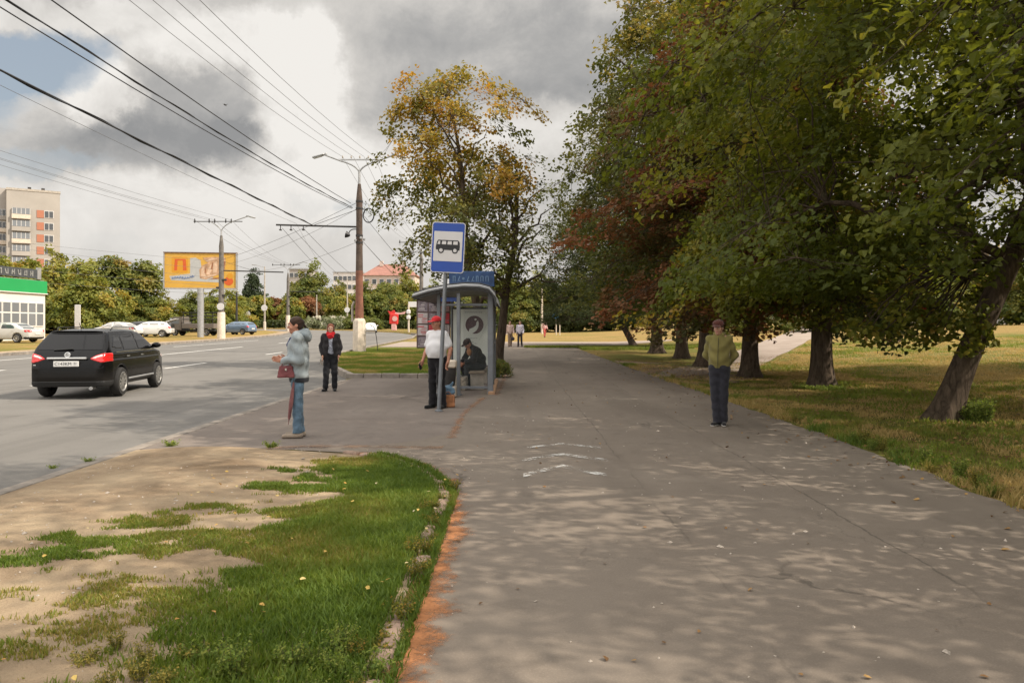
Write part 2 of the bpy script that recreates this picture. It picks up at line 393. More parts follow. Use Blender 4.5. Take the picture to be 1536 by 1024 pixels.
# ------------------------------------------------------------------ ground materials
def asphalt(name, base, alt, crack=.5, scale=1.0, stain=.5, tracks=(.9, .10, 0), seams=()):
    m, nt, b = nm(name); N = NB(nt); P = N.pos()
    big = N.noise(P, .35*scale, 6, .6, .4); mid = N.noise(P, 2.2*scale, 6, .65); gr = N.noise(P, 90, 3, .7); gr2 = N.noise(P, 260, 2, .6)
    c = N.mix(N.sstep(big, .38, .66), base, alt)
    c = N.mix(N.math('MULTIPLY', N.sstep(mid, 0.5, .72), stain), c, tuple(v*.70 for v in base[:3])+(1,))
    c = N.mix(N.math('MULTIPLY', N.sstep(gr, .48, .70), .55), c, tuple(min(1, v*1.5) for v in base[:3])+(1,))
    c = N.mix(N.math('MULTIPLY', N.sstep(gr2, .55, .75), .35), c, tuple(v*.5 for v in base[:3])+(1,))
    vo = nt.nodes.new('ShaderNodeTexVoronoi'); vo.feature = 'DISTANCE_TO_EDGE'; vo.inputs['Scale'].default_value = .33*scale
    wp = N.mix(1.0, P, N.scale(N.noise(P, 1.1, 5, .7, col=True), (.9, .9, 0)), 'ADD'); N.set(vo.inputs['Vector'], wp)
    ck = N.math('MULTIPLY', N.sstep(vo.outputs[0], .011, .002), N.sstep(N.noise(P, .23, 2), .5, .62))
    c = N.mix(N.math('MULTIPLY', ck, crack), c, (.028, .025, .022, 1))
    v2 = nt.nodes.new('ShaderNodeTexVoronoi'); v2.feature = 'DISTANCE_TO_EDGE'; v2.inputs['Scale'].default_value = 1.3*scale
    N.set(v2.inputs['Vector'], N.mix(1.0, P, N.scale(N.noise(P, 2.6, 6, .75, col=True), (.5, .5, 0)), 'ADD'))
    c2 = N.math('MULTIPLY', N.sstep(v2.outputs[0], .014, .002), N.sstep(N.noise(P, .55, 3), .53, .64))
    c = N.mix(N.math('MULTIPLY', c2, crack*.7), c, (.05, .043, .036, 1))
    if seams:
        sx = nt.nodes.new('ShaderNodeSeparateXYZ'); N.set(sx.inputs[0], P); xw = N.math('ADD', sx.outputs[0], N.math('MULTIPLY', N.math('SUBTRACT', N.noise(P, 1.3, 6, .7), .5), .22))
        for q in seams:
            ln = N.math('MULTIPLY', N.sstep(N.math('ABSOLUTE', N.math('SUBTRACT', xw, q)), .016, .003), N.sstep(N.noise(P, .45, 3), .40, .56))
            c = N.mix(N.math('MULTIPLY', ln, .55), c, (.05, .043, .036, 1))
    trk = N.noise(N.scale(P, tracks), 1.0, 4, .6)
    c = N.mix(N.math('MULTIPLY', N.sstep(trk, .48, .62), .28), c, tuple(v*.62 for v in base[:3])+(1,))
    N.set(b.inputs['Base Color'], c); b.inputs['Roughness'].default_value = .9; b.inputs['Specular IOR Level'].default_value = .25
    N.set(b.inputs['Normal'], N.bump(N.math('SUBTRACT', N.math('ADD', gr, N.math('MULTIPLY', mid, .8)), N.math('MULTIPLY', ck, 2)), .45, .006))
    return m
M_PATH = asphalt('worn_path_asphalt', (.160, .131, .105, 1), (.192, .160, .129, 1), .5, seams=(1.28, 2.75))
M_ROAD = asphalt('road_asphalt', (.142, .133, .121, 1), (.168, .158, .145, 1), .35, .5, .45, (1.1, .022, 0))
M_PAVE = asphalt('stop_asphalt', (.158, .130, .110, 1), (.185, .155, .132, 1), .6, .8)
def soil(name, stops, scale, gscale=40, bump=.5):
    m, nt, b = nm(name); N = NB(nt); P = N.pos()
    n1 = N.noise(P, scale, 7, .62, .5); n2 = N.noise(P, gscale, 4, .7)
    c = N.ramp(N.math('ADD', N.math('MULTIPLY', n1, .8), N.math('MULTIPLY', n2, .2)), stops)
    c = N.mix(N.math('MULTIPLY', N.sstep(N.noise(P, gscale*2.3, 2), .6, .75), .4), c, (.10, .07, .04, 1))
    N.set(b.inputs['Base Color'], c); b.inputs['Roughness'].default_value = .95; b.inputs['Specular IOR Level'].default_value = .15
    N.set(b.inputs['Normal'], N.bump(N.math('ADD', n1, N.math('MULTIPLY', n2, .5)), bump, .05))
    return m
M_SAND = soil('sandy_verge', [(.32, (.17, .118, .072)), (.45, (.27, .198, .128)), (.58, (.35, .265, .172)), (.7, (.41, .315, .21))], 1.1, 60, .7)
M_DIRT = soil('trodden_earth', [(.3, (.16, .105, .07)), (.5, (.24, .17, .115)), (.7, (.33, .25, .175))], 1.0, 40)
M_PALE = soil('pale_path', [(.3, (.24, .19, .155)), (.5, (.29, .235, .195)), (.7, (.34, .28, .235))], .6, 30, .3)
def ground_mat():
    m, nt, b = nm('turf_and_soil'); N = NB(nt); P = N.pos()
    big = N.noise(P, .14, 5, .6, .6); mid = N.noise(N.scale(P, (.5, 1, 1)), 1.6, 6, .65); gr = N.noise(P, 30, 4, .75)
    green = N.ramp(gr, [(.3, (.085, .098, .022)), (.7, (.18, .175, .042))])
    straw = N.ramp(gr, [(.3, (.19, .125, .042)), (.7, (.33, .225, .085))])
    sp = nt.nodes.new('ShaderNodeSeparateXYZ'); N.set(sp.inputs[0], P)
    f = N.math('ADD', N.math('ADD', N.math('MULTIPLY', big, .55), N.math('MULTIPLY', mid, .45)), N.math('MULTIPLY', N.sstep(sp.outputs[0], -18, -26), .07))
    near_road = N.math('MULTIPLY', N.sstep(sp.outputs[0], 1.0, -3.0), .10)      # the strip by the carriageway is kept greener
    c = N.mix(N.sstep(N.math('ADD', N.math('SUBTRACT', f, near_road), N.math('SUBTRACT', N.math('MULTIPLY', N.sstep(sp.outputs[1], 46, 58), .10), N.math('MULTIPLY', N.sstep(sp.outputs[0], 1, 5), .035))), .39, .58), green, straw)
    c = N.mix(N.math('MULTIPLY', N.sstep(N.noise(P, .9, 5, .7), .60, .70), .6), c, (.20, .14, .085, 1))
    N.set(b.inputs['Base Color'], c); b.inputs['Roughness'].default_value = .95; b.inputs['Specular IOR Level'].default_value = .1
    N.set(b.inputs['Normal'], N.bump(N.math('ADD', gr, mid), .8, .06))
    return m
M_GROUND = ground_mat()
# ------------------------------------------------------------------ ground, road, pavements
def build_ground():
    ys = np.concatenate([np.arange(-60, -8, 4), np.arange(-8, 20, .8), np.arange(20, 30, .4), np.arange(30, 75, .9), np.arange(75, 170, 3), [180, 200, 260, 400, 700, 1200, 2000, 3000]])
    L = KL(ys); K = KR(ys); one = np.ones_like(ys)
    cols = [(-3000*one, 0), (-1400*one, 0)]+[(np.minimum(L-.5, v), 0) for v in (-600, -300, -160, -90, -60, -49.5, -38)]+[(L-.02, 0), (L, -.3)]
    cols += [(L*.75+K*.25, -.3), (L*.5+K*.5, -.3), (L*.25+K*.75, -.3), (K, -.3), (K+.02, 0)]
    cols += [(np.maximum(K+.6, v), 0) for v in [-9.01, -6, -3, 0, 3, 6]+list(np.arange(8, 48.1, .8))+[60, 79, 140, 300, 700, 1500, 3000]]
    X = np.stack([c[0] for c in cols], 1); O = np.array([c[1] for c in cols]); Y = np.repeat(ys[:, None], X.shape[1], 1)
    # sort safeguards for the bend
    X = np.maximum.accumulate(X, 1)
    Z = H(X, Y)+O[None, :]
    nx = X.shape[1]; V = np.stack([X, Y, Z], -1).reshape(-1, 3)
    i, j = np.meshgrid(np.arange(len(ys)-1), np.arange(nx-1), indexing='ij'); a = (i*nx+j).ravel()
    me = np_mesh('ground', V, [np.stack([a, a+1, a+nx+1, a+nx], 1)], True)
    tag(link('ground', me, None, M_GROUND), kind='structure')
build_ground()
ysr = np.concatenate([np.arange(-60, 22, 4), np.arange(22, 42, .5), np.arange(42, 166, 2)])
sheet('road', KL, KR, ysr, 24, -.12, M_ROAD)
ysf = np.arange(-20, 50, .12)
PL_ = lambda y: np.interp(y, [-20, 7.0, 7.6, 8.3, 9.0, 9.4, 9.64, 10.2, 11, 23, 50], [-.52, -.53, -.66, -.92, -1.38, -1.95, -2.8, -1.5, -.95, -.55, -.5])+wob(y, .035, 3.3, 1.7)
PR_ = lambda y: np.interp(y, [-20, 6, 10.8, 20, 45, 50], [4.5, 4.38, 4.55, 4.5, 4.1, 4.2])+wob(y, .09, 9.1, 1.3)
sheet('footpath', PL_, PR_, ysf, 10, .012, M_PATH)
FR = lambda x: 9.62
sheet('bus_stop_pavement', lambda y: KR(y)+.1, lambda y: np.full_like(y, -.62), np.concatenate([np.arange(9.7, 22.4, .5), [22.9]]), 12, .006, M_PAVE)
sheet('cross_path', lambda y: np.full_like(y, -8.9)-(y-50)*.01, lambda y: np.interp(y, [50, 55, 62], [4.4, 9, 14]), np.arange(49.9, 62, 1), 20, .016, M_PALE)
sheet('side_path', lambda y: np.interp(y, [23, 26, 41, 60, 110, 170], [4.3, 5.2, 12.4, 21, 43, 70]), lambda y: np.interp(y, [23, 26, 41, 60, 110, 170], [4.4, 8.2, 15.4, 24.2, 48, 76]), np.arange(23, 170, 1.5), 5, .02, M_PALE)
sheet('trodden_earth', lambda y: 4.42+wob(y, .1, 5, 1), lambda y: np.interp(y, [17.5, 20, 25, 30, 33], [4.5, 5.6, 8.6, 7.4, 4.5])+wob(y, .25, 7, 1), np.arange(17.5, 33, .3), 8, .009, M_DIRT)
def verge_left(y): return KR(y)+.1
sheet('sandy_verge', verge_left, lambda y: np.interp(y, [-20, 7.0, 7.6, 8.3, 9.0, 9.4, 9.64, 9.8], [-.62, -.63, -.76, -1.02, -1.48, -2.05, -2.85, -3.0])+wob(y, .03, 2, 2), np.arange(-20, 9.75, .12), 14, .004, M_SAND, dome=.05)
sheet('far_verge', lambda y: KL(y)-1.6+wob(y, .3, 6, .3), lambda y: KL(y)-.12, np.arange(-20, 120, 1.0), 4, .01, M_SAND)
# kerbs: a real step between road and verge
M_KERB = simple('kerb_concrete', (.215, .185, .155), .9, var=.4, scale=3, bump=.3)
def kerb(name, line, y0, y1, side, top=.02, w=.14, step=1.0):
    ys = np.arange(y0, y1, step); xs = line(ys); V = []; Fc = []
    for i, (x, y) in enumerate(zip(xs, ys)):
        a, b = (x-.02, x+w) if side > 0 else (x-w, x+.02)
        z = Hf(x, y); t = top+.006*mnoise.noise((y*.9, 3, side))
        V += [(a, y, z-.25), (a, y, z+t-.015), (a+.015, y, z+t), (b-.015, y, z+t), (b, y, z+t-.015), (b, y, z-.25)]
    for i in range(len(ys)-1):
        for k in range(5): Fc.append((i*6+k, i*6+k+1, i*6+7+k, i*6+6+k))
    tag(link(name, np_mesh(name, V, [np.array(Fc)]), None, M_KERB), kind='structure')
kerb('kerb', KR, -20, 22.4, 1, .015, .15)
kerb('kerb', KR, 22.9, 100, 1, .09, .16, .35)
kerb('kerb', KL, -20, 120, -1, .03, .15)
mb = MB()
for k in range(6):
    x0 = -5.06+k*.55; mb.box((x0+.275, 22.95, .03+.004*(k % 3)), (.54, .15, .22), (0, 0, .01*(k % 3-1)), .02)
tag(mb.build('kerb', M_KERB), kind='structure')
# ------------------------------------------------------------------ painted markings
def paint_mat(name, wear):
    m, nt, b = nm(name); N = NB(nt); P = N.pos()
    b.inputs['Base Color'].default_value = (.62, .60, .56, 1); b.inputs['Roughness'].default_value = .8
    f = N.sstep(N.math('ADD', N.math('MULTIPLY', N.noise(P, 5, 6, .7), .6), N.math('MULTIPLY', N.noise(P, 45, 4, .7), .4)), wear-.09, wear+.09)
    tr = nt.nodes.new('ShaderNodeBsdfTransparent'); mx = nt.nodes.new('ShaderNodeMixShader'); N.set(mx.inputs[0], f)
    nt.links.new(b.outputs[0], mx.inputs[1]); nt.links.new(tr.outputs[0], mx.inputs[2]); nt.links.new(mx.outputs[0], nt.nodes['Material Output'].inputs[0])
    return m
M_PAINT = paint_mat('road_paint', .60); M_PAINTW = paint_mat('worn_path_paint', .465)
def marks(name, quads, zoff, mat):
    V = []; Fc = []
    for q in quads:
        b = len(V); V += [(x, y, Hf(x, y)+zoff) for x, y in q]; Fc.append([b+i for i in range(4)])
    tag(link(name, np_mesh(name, V, [np.array(Fc)]), None, mat), kind='structure')
def dash(x, y0, y1, w=.15): return [(x-w/2, y, ) for y in ()] or [[(x-w/2, a), (x+w/2, a), (x+w/2, min(a+1.0, y1)), (x-w/2, min(a+1.0, y1))] for a in np.arange(y0, y1, 1.0)]
qs = []
for a, b in ((4, 8), (20, 27.6), (36, 52), (60, 66), (74, 80)): qs += dash(-18.6, a, b, .18)
for a, b in ((5, 8), (13, 16), (21, 24), (29.0, 33), (41, 44), (52, 55), (64, 67)): qs += dash(-13.4, a, b, .15)
for a, b in ((30, 42), (51, 68), (76, 84)): qs += dash(-22.9, a, b, .15)
marks('road_markings', qs, -.115, M_PAINT)
qs = []
def chev(y0, xl, xa, xr, dy, w):
    n = 6
    for (x0, x1, ya, yb) in ((xl, xa, y0-dy, y0), (xa, xr, y0, y0-dy)):
        for k in range(n):
            t0, t1 = k/n, (k+1)/n; f = lambda t: (x0+(x1-x0)*t, ya+(yb-ya)*t)
            (ax, ay), (bx, by) = f(t0), f(t1); qs.append([(ax, ay), (bx, by), (bx, by+w), (ax, ay+w)])
chev(8.42, .12, .56, 1.0, .55, .20); chev(9.2, .12, .62, 1.12, .42, .17); chev(10.05, .2, .66, 1.15, .32, .12)
marks('path_markings', qs, .0175, M_PAINTW)
# ------------------------------------------------------------------ trees
def batch_tubes(P, Rr, sides=4):
    """P (n,m,3) centre lines, Rr (n,m) radii -> verts, quads"""
    n, m, _ = P.shape
    T = np.gradient(P, axis=1); T /= np.linalg.norm(T, axis=2, keepdims=True)+1e-9
    ref = np.where(np.abs(T[:, :1, 2:3]) < .8, np.array([0, 0, 1.])[None, None], np.array([1., 0, 0])[None, None])
    A = np.cross(T, np.broadcast_to(ref, T.shape)); A /= np.linalg.norm(A, axis=2, keepdims=True)+1e-9; B = np.cross(T, A)
    an = np.arange(sides)*2*math.pi/sides
    V = P[:, :, None]+(A[:, :, None]*np.cos(an)[None, None, :, None]+B[:, :, None]*np.sin(an)[None, None, :, None])*Rr[:, :, None, None]
    base = (np.arange(n)[:, None, None]*m+np.arange(m-1)[None, :, None])*sides; k = np.arange(sides)[None, None]; k2 = (k+1) % sides
    Q = np.stack([base+k, base+k2, base+sides+k2, base+sides+k], -1).reshape(-1, 4)
    return V.reshape(-1, 3), Q
def leaf_cards(rng, C, Nrm, size, broad=.8, fold=.25):
    """leaf-shaped blades: six corners, folded along the midrib"""
    n = len(C)
    Nrm = Nrm/(np.linalg.norm(Nrm, axis=1, keepdims=True)+1e-9)
    a = rng.normal(size=(n, 3)); a[:, 2] -= .8          # tips hang
    a -= Nrm*np.sum(a*Nrm, 1, keepdims=True); a /= np.linalg.norm(a, axis=1, keepdims=True)+1e-9
    b = np.cross(Nrm, a); s = size*rng.uniform(.65, 1.25, n)
    w = broad*.5
    pts = [(0, 0, 0), (.28, w, fold*w), (.72, w*.62, fold*w*.7), (1, 0, -.06), (.72, -w*.62, fold*w*.7), (.28, -w, fold*w)]
    V = np.stack([C+(a*(p[0]-.5)+b*p[1]+Nrm*p[2])*s[:, None] for p in pts], 1).reshape(-1, 3)
    i = np.arange(n)[:, None]*6
    return V, np.concatenate([i+np.array([[0, 1, 2, 3]]), i+np.array([[0, 3, 4, 5]])], 1).reshape(-1, 4)
def leaf_mat(name, stops, trans=.35, rough=.55):
    m, nt, b = nm(name); N = NB(nt)
    c = N.ramp(N.attr('tint'), stops)
    N.set(b.inputs['Base Color'], c); b.inputs['Roughness'].default_value = rough; b.inputs['Specular IOR Level'].default_value = .25
    t = nt.nodes.new('ShaderNodeBsdfTranslucent'); hs = nt.nodes.new('ShaderNodeHueSaturation'); hs.inputs['Saturation'].default_value = 1.1; hs.inputs['Value'].default_value = 1.5
    hs.inputs['Hue'].default_value = .49
    N.set(hs.inputs['Color'], c); N.set(t.inputs['Color'], hs.outputs[0])
    mx = nt.nodes.new('ShaderNodeMixShader'); mx.inputs[0].default_value = trans
    nt.links.new(b.outputs[0], mx.inputs[1]); nt.links.new(t.outputs[0], mx.inputs[2]); nt.links.new(mx.outputs[0], nt.nodes['Material Output'].inputs[0])
    return m
def bark_mat(name, a, bcol, scale=1.0):
    m, nt, b = nm(name); N = NB(nt); O = N.obj()
    n1 = N.noise(N.scale(O, (14*scale, 14*scale, 2.6*scale)), 1.0, 7, .68, .7); n2 = N.noise(O, 2.2, 4)
    c = N.ramp(n1, [(.32, a), (.68, bcol)])
    c = N.mix(N.math('MULTIPLY', N.sstep(n2, .55, .72), .35), c, (.075, .085, .045, 1))
    N.set(b.inputs['Base Color'], c); b.inputs['Roughness'].default_value = .95; b.inputs['Specular IOR Level'].default_value = .12
    N.set(b.inputs['Normal'], N.bump(n1, 1.0, .05))
    return m
M_BARK = bark_mat('furrowed_bark', (.035, .026, .019, 1), (.135, .100, .072, 1))
M_BARKP = bark_mat('grey_bark', (.06, .05, .04, 1), (.17, .145, .115, 1))
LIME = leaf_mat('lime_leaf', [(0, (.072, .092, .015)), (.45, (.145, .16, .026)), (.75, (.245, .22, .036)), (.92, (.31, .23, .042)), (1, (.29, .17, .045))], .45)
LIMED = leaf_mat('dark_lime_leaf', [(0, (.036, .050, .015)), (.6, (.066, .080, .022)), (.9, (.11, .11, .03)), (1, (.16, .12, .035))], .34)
LIMEY = leaf_mat('turning_lime_leaf', [(0, (.070, .082, .018)), (.4, (.125, .128, .028)), (.75, (.225, .185, .040)), (1, (.32, .20, .05))], .42)
RUST = leaf_mat('rust_chestnut_leaf', [(0, (.075, .075, .022)), (.25, (.12, .078, .030)), (.6, (.215, .097, .042)), (1, (.28, .132, .06))], .35)
MAPLE = leaf_mat('autumn_maple_leaf', [(0, (.055, .066, .016)), (.3, (.13, .13, .028)), (.55, (.23, .19, .036)), (.8, (.36, .235, .04)), (1, (.38, .20, .04))], .4)
HEDGE = leaf_mat('park_tree_leaf', [(0, (.075, .10, .025)), (.45, (.14, .162, .038)), (.8, (.21, .19, .042)), (1, (.26, .18, .045))], .38)
OLIVE = leaf_mat('yellow_green_leaf', [(0, (.10, .13, .028)), (.4, (.19, .205, .042)), (.75, (.29, .255, .052)), (1, (.36, .24, .05))], .38)
FIR = leaf_mat('dark_conifer_needles', [(0, (.030, .045, .022)), (1, (.065, .085, .040))], .15)
def crown_profile(kind):
    if kind == 'broad': return lambda t: np.clip(np.sin(math.pi*np.clip(.10+t*.90, 0, 1)**.72), 0, 1)**.62
    if kind == 'tall': return lambda t: np.clip(np.sin(math.pi*np.clip(.07+t*.93, 0, 1)**.85), 0, 1)**.75
    if kind == 'cone': return lambda t: np.clip(1.02-t, 0, 1)**.85*np.clip(t*8+.35, 0, 1)
    if kind == 'boxy': return lambda t: np.clip(np.sin(math.pi*np.clip(.04+t*.95, 0, 1)), 0, 1)**.38
    if kind == 'round': return lambda t: np.sqrt(np.clip(1-(2*t-1)**2, 0, 1))
def tree_meshes(seed, height, crown0, rad, trunk_r, lean=(0, 0), nclump=400, per=60, leaf=.12, clump_r=.45, prof='broad', tint=None, hollow=.35, limbs=11, wood_sides=10, droop=.25, lobes=.28, sparse=None, offset=(0, 0), twig=True, fine_twigs=True, nsub=9, spray=.2, thick=.3, flutter=.5, scat=.03, zmin=None):
    rng = np.random.default_rng(seed)
    pf = crown_profile(prof)
    def trunk_at(z):
        t = z/height
        wx = .10*math.sin(z*.9+seed)*min(1, t*3); wy = .10*math.sin(z*.7+seed*2)*min(1, t*3)
        k = min(z, crown0+1.5)
        return np.array([lean[0]*k+wx+offset[0]*max(0, t-.15), lean[1]*k+wy+offset[1]*max(0, t-.15), z])
    zc = lambda t: crown0+(height-crown0)*t
    # trunk with a root flare
    hs = np.concatenate([[-.12, 0, .12, .3, .6, 1.0], np.linspace(1.6, height*.86, 12)])
    P = np.array([trunk_at(max(z, 0))+np.array([0, 0, min(z, 0)]) for z in hs])
    rr = np.array([trunk_r*(1.75 if z < 0 else 1+.55*math.exp(-z/.26))*max(.09, (1-max(z, 0)/height)**.8) for z in hs])
    Vt, Qt = batch_tubes(P[None], rr[None], 16)
    an = np.arctan2(Vt[:, 1]-np.interp(Vt[:, 2], P[:, 2], P[:, 1]), Vt[:, 0]-np.interp(Vt[:, 2], P[:, 2], P[:, 0]))
    fl = 1+(.24*np.sin(5*an+seed)+.07*np.sin(9*an))*np.exp(-np.clip(Vt[:, 2], 0, 9)/.45)+.03*np.sin(7*an+Vt[:, 2]*2)
    cx = np.interp(Vt[:, 2], P[:, 2], P[:, 0]); cy = np.interp(Vt[:, 2], P[:, 2], P[:, 1])
    Vt[:, 0] = cx+(Vt[:, 0]-cx)*fl; Vt[:, 1] = cy+(Vt[:, 1]-cy)*fl
    WV, WQ = [Vt], [Qt]; nv = len(Vt)
    # main limbs
    nodes = [trunk_at(z) for z in np.linspace(max(1.2, crown0*.85), height*.85, 24)]; nrad = [trunk_r*.5*(1-i/28) for i in range(24)]
    LP = []; LR = []
    ga = rng.uniform(0, 6.28)
    for k in range(limbs):
        t = (k+.5)/limbs; z0 = crown0*.8+(height*.72-crown0*.8)*t; a = ga+k*2.4+rng.normal()*.25
        te = min(.93, t*.75+.12+rng.uniform(0, .14)); Rm = rad*pf(np.array(te))*rng.uniform(.68, .86)
        p0 = trunk_at(z0); pe = trunk_at(zc(te)); p1 = np.array([pe[0]+Rm*math.cos(a), pe[1]+Rm*math.sin(a), max(zc(te), z0+.25*Rm*(.2 if t < .25 else 1))])
        if t < .22: p1[2] = min(p1[2], z0+.4)
        s = np.linspace(0, 1, 9)[:, None]; up = np.array([0, 0, 1.])*(np.sin(math.pi*s)*.13*Rm)
        L = p0*(1-s)+p1*s+up+rng.normal(size=(9, 3))*.05*Rm*np.sin(math.pi*s)
        r0 = trunk_r*.5*(1-.55*t); LP.append(L); LR.append(r0*(1-np.linspace(0, 1, 9)*.86))
        for i in range(2, 9): nodes.append(L[i]); nrad.append(LR[-1][i])
    if LP:
        V, Q = batch_tubes(np.array(LP), np.array(LR), 6); WV.append(V); WQ.append(Q+nv); nv += len(V)
    nodes = np.array(nodes); nrad = np.array(nrad)
    # leaf clumps through the crown
    m = nclump*3
    t = rng.uniform(0, 1, m); w = pf(t); keep = rng.uniform(0, 1, m) < w**1.3+.04; t = t[keep][:nclump]; n = len(t)
    a = rng.uniform(0, 6.28, n); rho = rng.uniform(0, 1, n)**hollow
    lob = np.array([mnoise.noise((math.cos(q)*1.1+seed, math.sin(q)*1.1, tt*3.0)) for q, tt in zip(a, t)])
    rr_ = rad*pf(t)*(1+lobes*lob*2)*rho
    ctr = np.array([trunk_at(zc(tt)) for tt in t])
    C = ctr+np.stack([rr_*np.cos(a), rr_*np.sin(a), np.zeros(n)], 1)
    C[:, 2] -= droop*(rr_/rad)**2*rad*(1-t)*.6
    C += rng.normal(size=C.shape)*scat*rad
    C[:, 2] = np.maximum(C[:, 2], crown0*.72+.1 if zmin is None else zmin+.3)
    if sparse is not None:
        kp = np.array([mnoise.noise((c[0]*.55/rad*4+seed*3, c[1]*.55/rad*4, c[2]*.55/rad*4)) for c in C]) > sparse; C = C[kp]; t = t[kp]; rr_ = rr_[kp]; n = len(C); ctr = ctr[kp]
    # twigs
    if twig:
        d2 = ((C[:, None]-nodes[None])**2).sum(2)+np.maximum(0, nodes[None, :, 2]-C[:, None, 2]-.2)**2*1.5; ix = d2.argmin(1)
        S = nodes[ix]; s = np.linspace(0, 1, 5)[None, :, None]; Ln = np.linalg.norm(C-S, axis=1)
        TP = S[:, None]*(1-s)+C[:, None]*s; TP[:, :, 2] += (np.sin(math.pi*s[:, :, 0])*.12*Ln[:, None]); TP[:, 1:4] += rng.normal(size=(n, 3, 3))*.05*Ln[:, None, None]
        r0 = np.minimum(nrad[ix]*.55, .012+.012*Ln); V, Q = batch_tubes(TP, r0[:, None]*np.linspace(1, .22, 5)[None], 4); WV.append(V); WQ.append(Q+nv); nv += len(V)
    # each bough is a flat, drooping fan of sprays; each spray a tuft of leaves
    outv = np.stack([C[:, 0]-ctr[:, 0], C[:, 1]-ctr[:, 1], np.zeros(n)], 1); ol = np.linalg.norm(outv, axis=1, keepdims=True)+1e-6
    outv = outv/ol; bn = np.array([0, 0, 1.])+outv*(.25+.75*(ol/rad)*(1-t[:, None]*.3))+rng.normal(size=(n, 3))*.22
    bn /= np.linalg.norm(bn, axis=1, keepdims=True)
    ns = rng.poisson(nsub, n)+2; bo = np.repeat(np.arange(n), ns); M = len(bo)
    cr = clump_r*rng.uniform(.65, 1.3, n)[bo]
    q = rng.normal(size=(M, 3)); q = q/np.maximum(1, np.linalg.norm(q, axis=1, keepdims=True)/1.7); q *= cr[:, None]
    hgt = np.sum(q*bn[bo], 1, keepdims=True); q = q-bn[bo]*hgt*(1-thick)
    q[:, 2] -= .16*(q[:, 0]**2+q[:, 1]**2)/np.maximum(cr, .1)
    SC = C[bo]+q
    if zmin is not None: SC[:, 2] = np.maximum(SC[:, 2], zmin+.15*rng.uniform(0, 1, M))
    if twig and fine_twigs:
        s = np.linspace(0, 1, 3)[None, :, None]; TP = C[bo][:, None]*(1-s)+SC[:, None]*s; TP[:, 1] += rng.normal(size=(M, 3))*.05*cr[:, None]
        V, Q = batch_tubes(TP, np.full((M, 1), .009)*np.array([[1, .7, .35]]), 3); WV.append(V); WQ.append(Q+nv); nv += len(V)
    wood = np_mesh('trunk', np.concatenate(WV), [np.concatenate(WQ)], True)
    k = rng.poisson(per, M)+2; so = np.repeat(np.arange(M), k); N = len(so); own = bo[so]
    off = rng.normal(size=(N, 3)); off = off/np.maximum(1, np.linalg.norm(off, axis=1, keepdims=True)/1.9)*spray*rng.uniform(.7, 1.3, M)[so][:, None]
    hgt = np.sum(off*bn[own], 1, keepdims=True); off = off-bn[own]*hgt*.35
    Lp = SC[so]+off
    nrm = bn[own]+rng.normal(size=(N, 3))*flutter
    if prof == 'cone': nrm = rng.normal(size=(N, 3))
    V, Q = leaf_cards(rng, Lp, nrm, leaf)
    ct = rng.uniform(0, 1, n)
    if tint is not None: ct = tint(C, t, rr_/rad, rng)
    tv = np.clip(np.repeat(ct[own]+rng.normal(size=M)[so]*.07+rng.normal(size=N)*.08, 2), 0, 1)
    crown = np_mesh('crown', V, [Q], False, attrs={'tint': tv})
    return wood, crown
def tree(name, label, meshes, mats, loc, rz=0, sc=1.0, group=None, cat='tree'):
    r = thing(name, label, cat, loc, rz, group)
    r.scale = (sc, sc, sc) if not isinstance(sc, tuple) else sc
    w = link('trunk', meshes[0], r); c = link('crown', meshes[1], r)
    if not len(meshes[0].materials): meshes[0].materials.append(mats[0])
    if not len(meshes[1].materials): meshes[1].materials.append(mats[1])
    w.material_slots[0].link = 'OBJECT'; w.material_slots[0].material = mats[0]
    c.material_slots[0].link = 'OBJECT'; c.material_slots[0].material = mats[1]
    return r
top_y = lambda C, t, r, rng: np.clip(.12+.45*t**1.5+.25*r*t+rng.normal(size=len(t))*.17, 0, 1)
mixed = lambda C, t, r, rng: np.clip(.38+rng.normal(size=len(t))*.22, 0, 1)
BIG = dict(nsub=10, spray=.20, per=28, droop=.3, hollow=.5)
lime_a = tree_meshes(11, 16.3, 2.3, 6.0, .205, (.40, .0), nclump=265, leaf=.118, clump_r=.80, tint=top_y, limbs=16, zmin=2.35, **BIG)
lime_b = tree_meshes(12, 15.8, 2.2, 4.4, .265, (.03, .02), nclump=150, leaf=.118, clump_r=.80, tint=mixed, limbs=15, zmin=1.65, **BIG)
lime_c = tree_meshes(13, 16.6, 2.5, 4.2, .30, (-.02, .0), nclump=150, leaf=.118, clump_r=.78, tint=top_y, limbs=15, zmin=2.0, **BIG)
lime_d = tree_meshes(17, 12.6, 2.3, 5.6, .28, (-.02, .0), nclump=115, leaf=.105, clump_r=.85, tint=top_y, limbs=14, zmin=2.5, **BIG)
rust_t = tree_meshes(14, 15.0, 2.6, 4.7, .26, (.0, .03), nclump=160, leaf=.15, clump_r=.8, tint=mixed, limbs=14, **BIG)
ROW = 'big old trees in a row along the footpath'
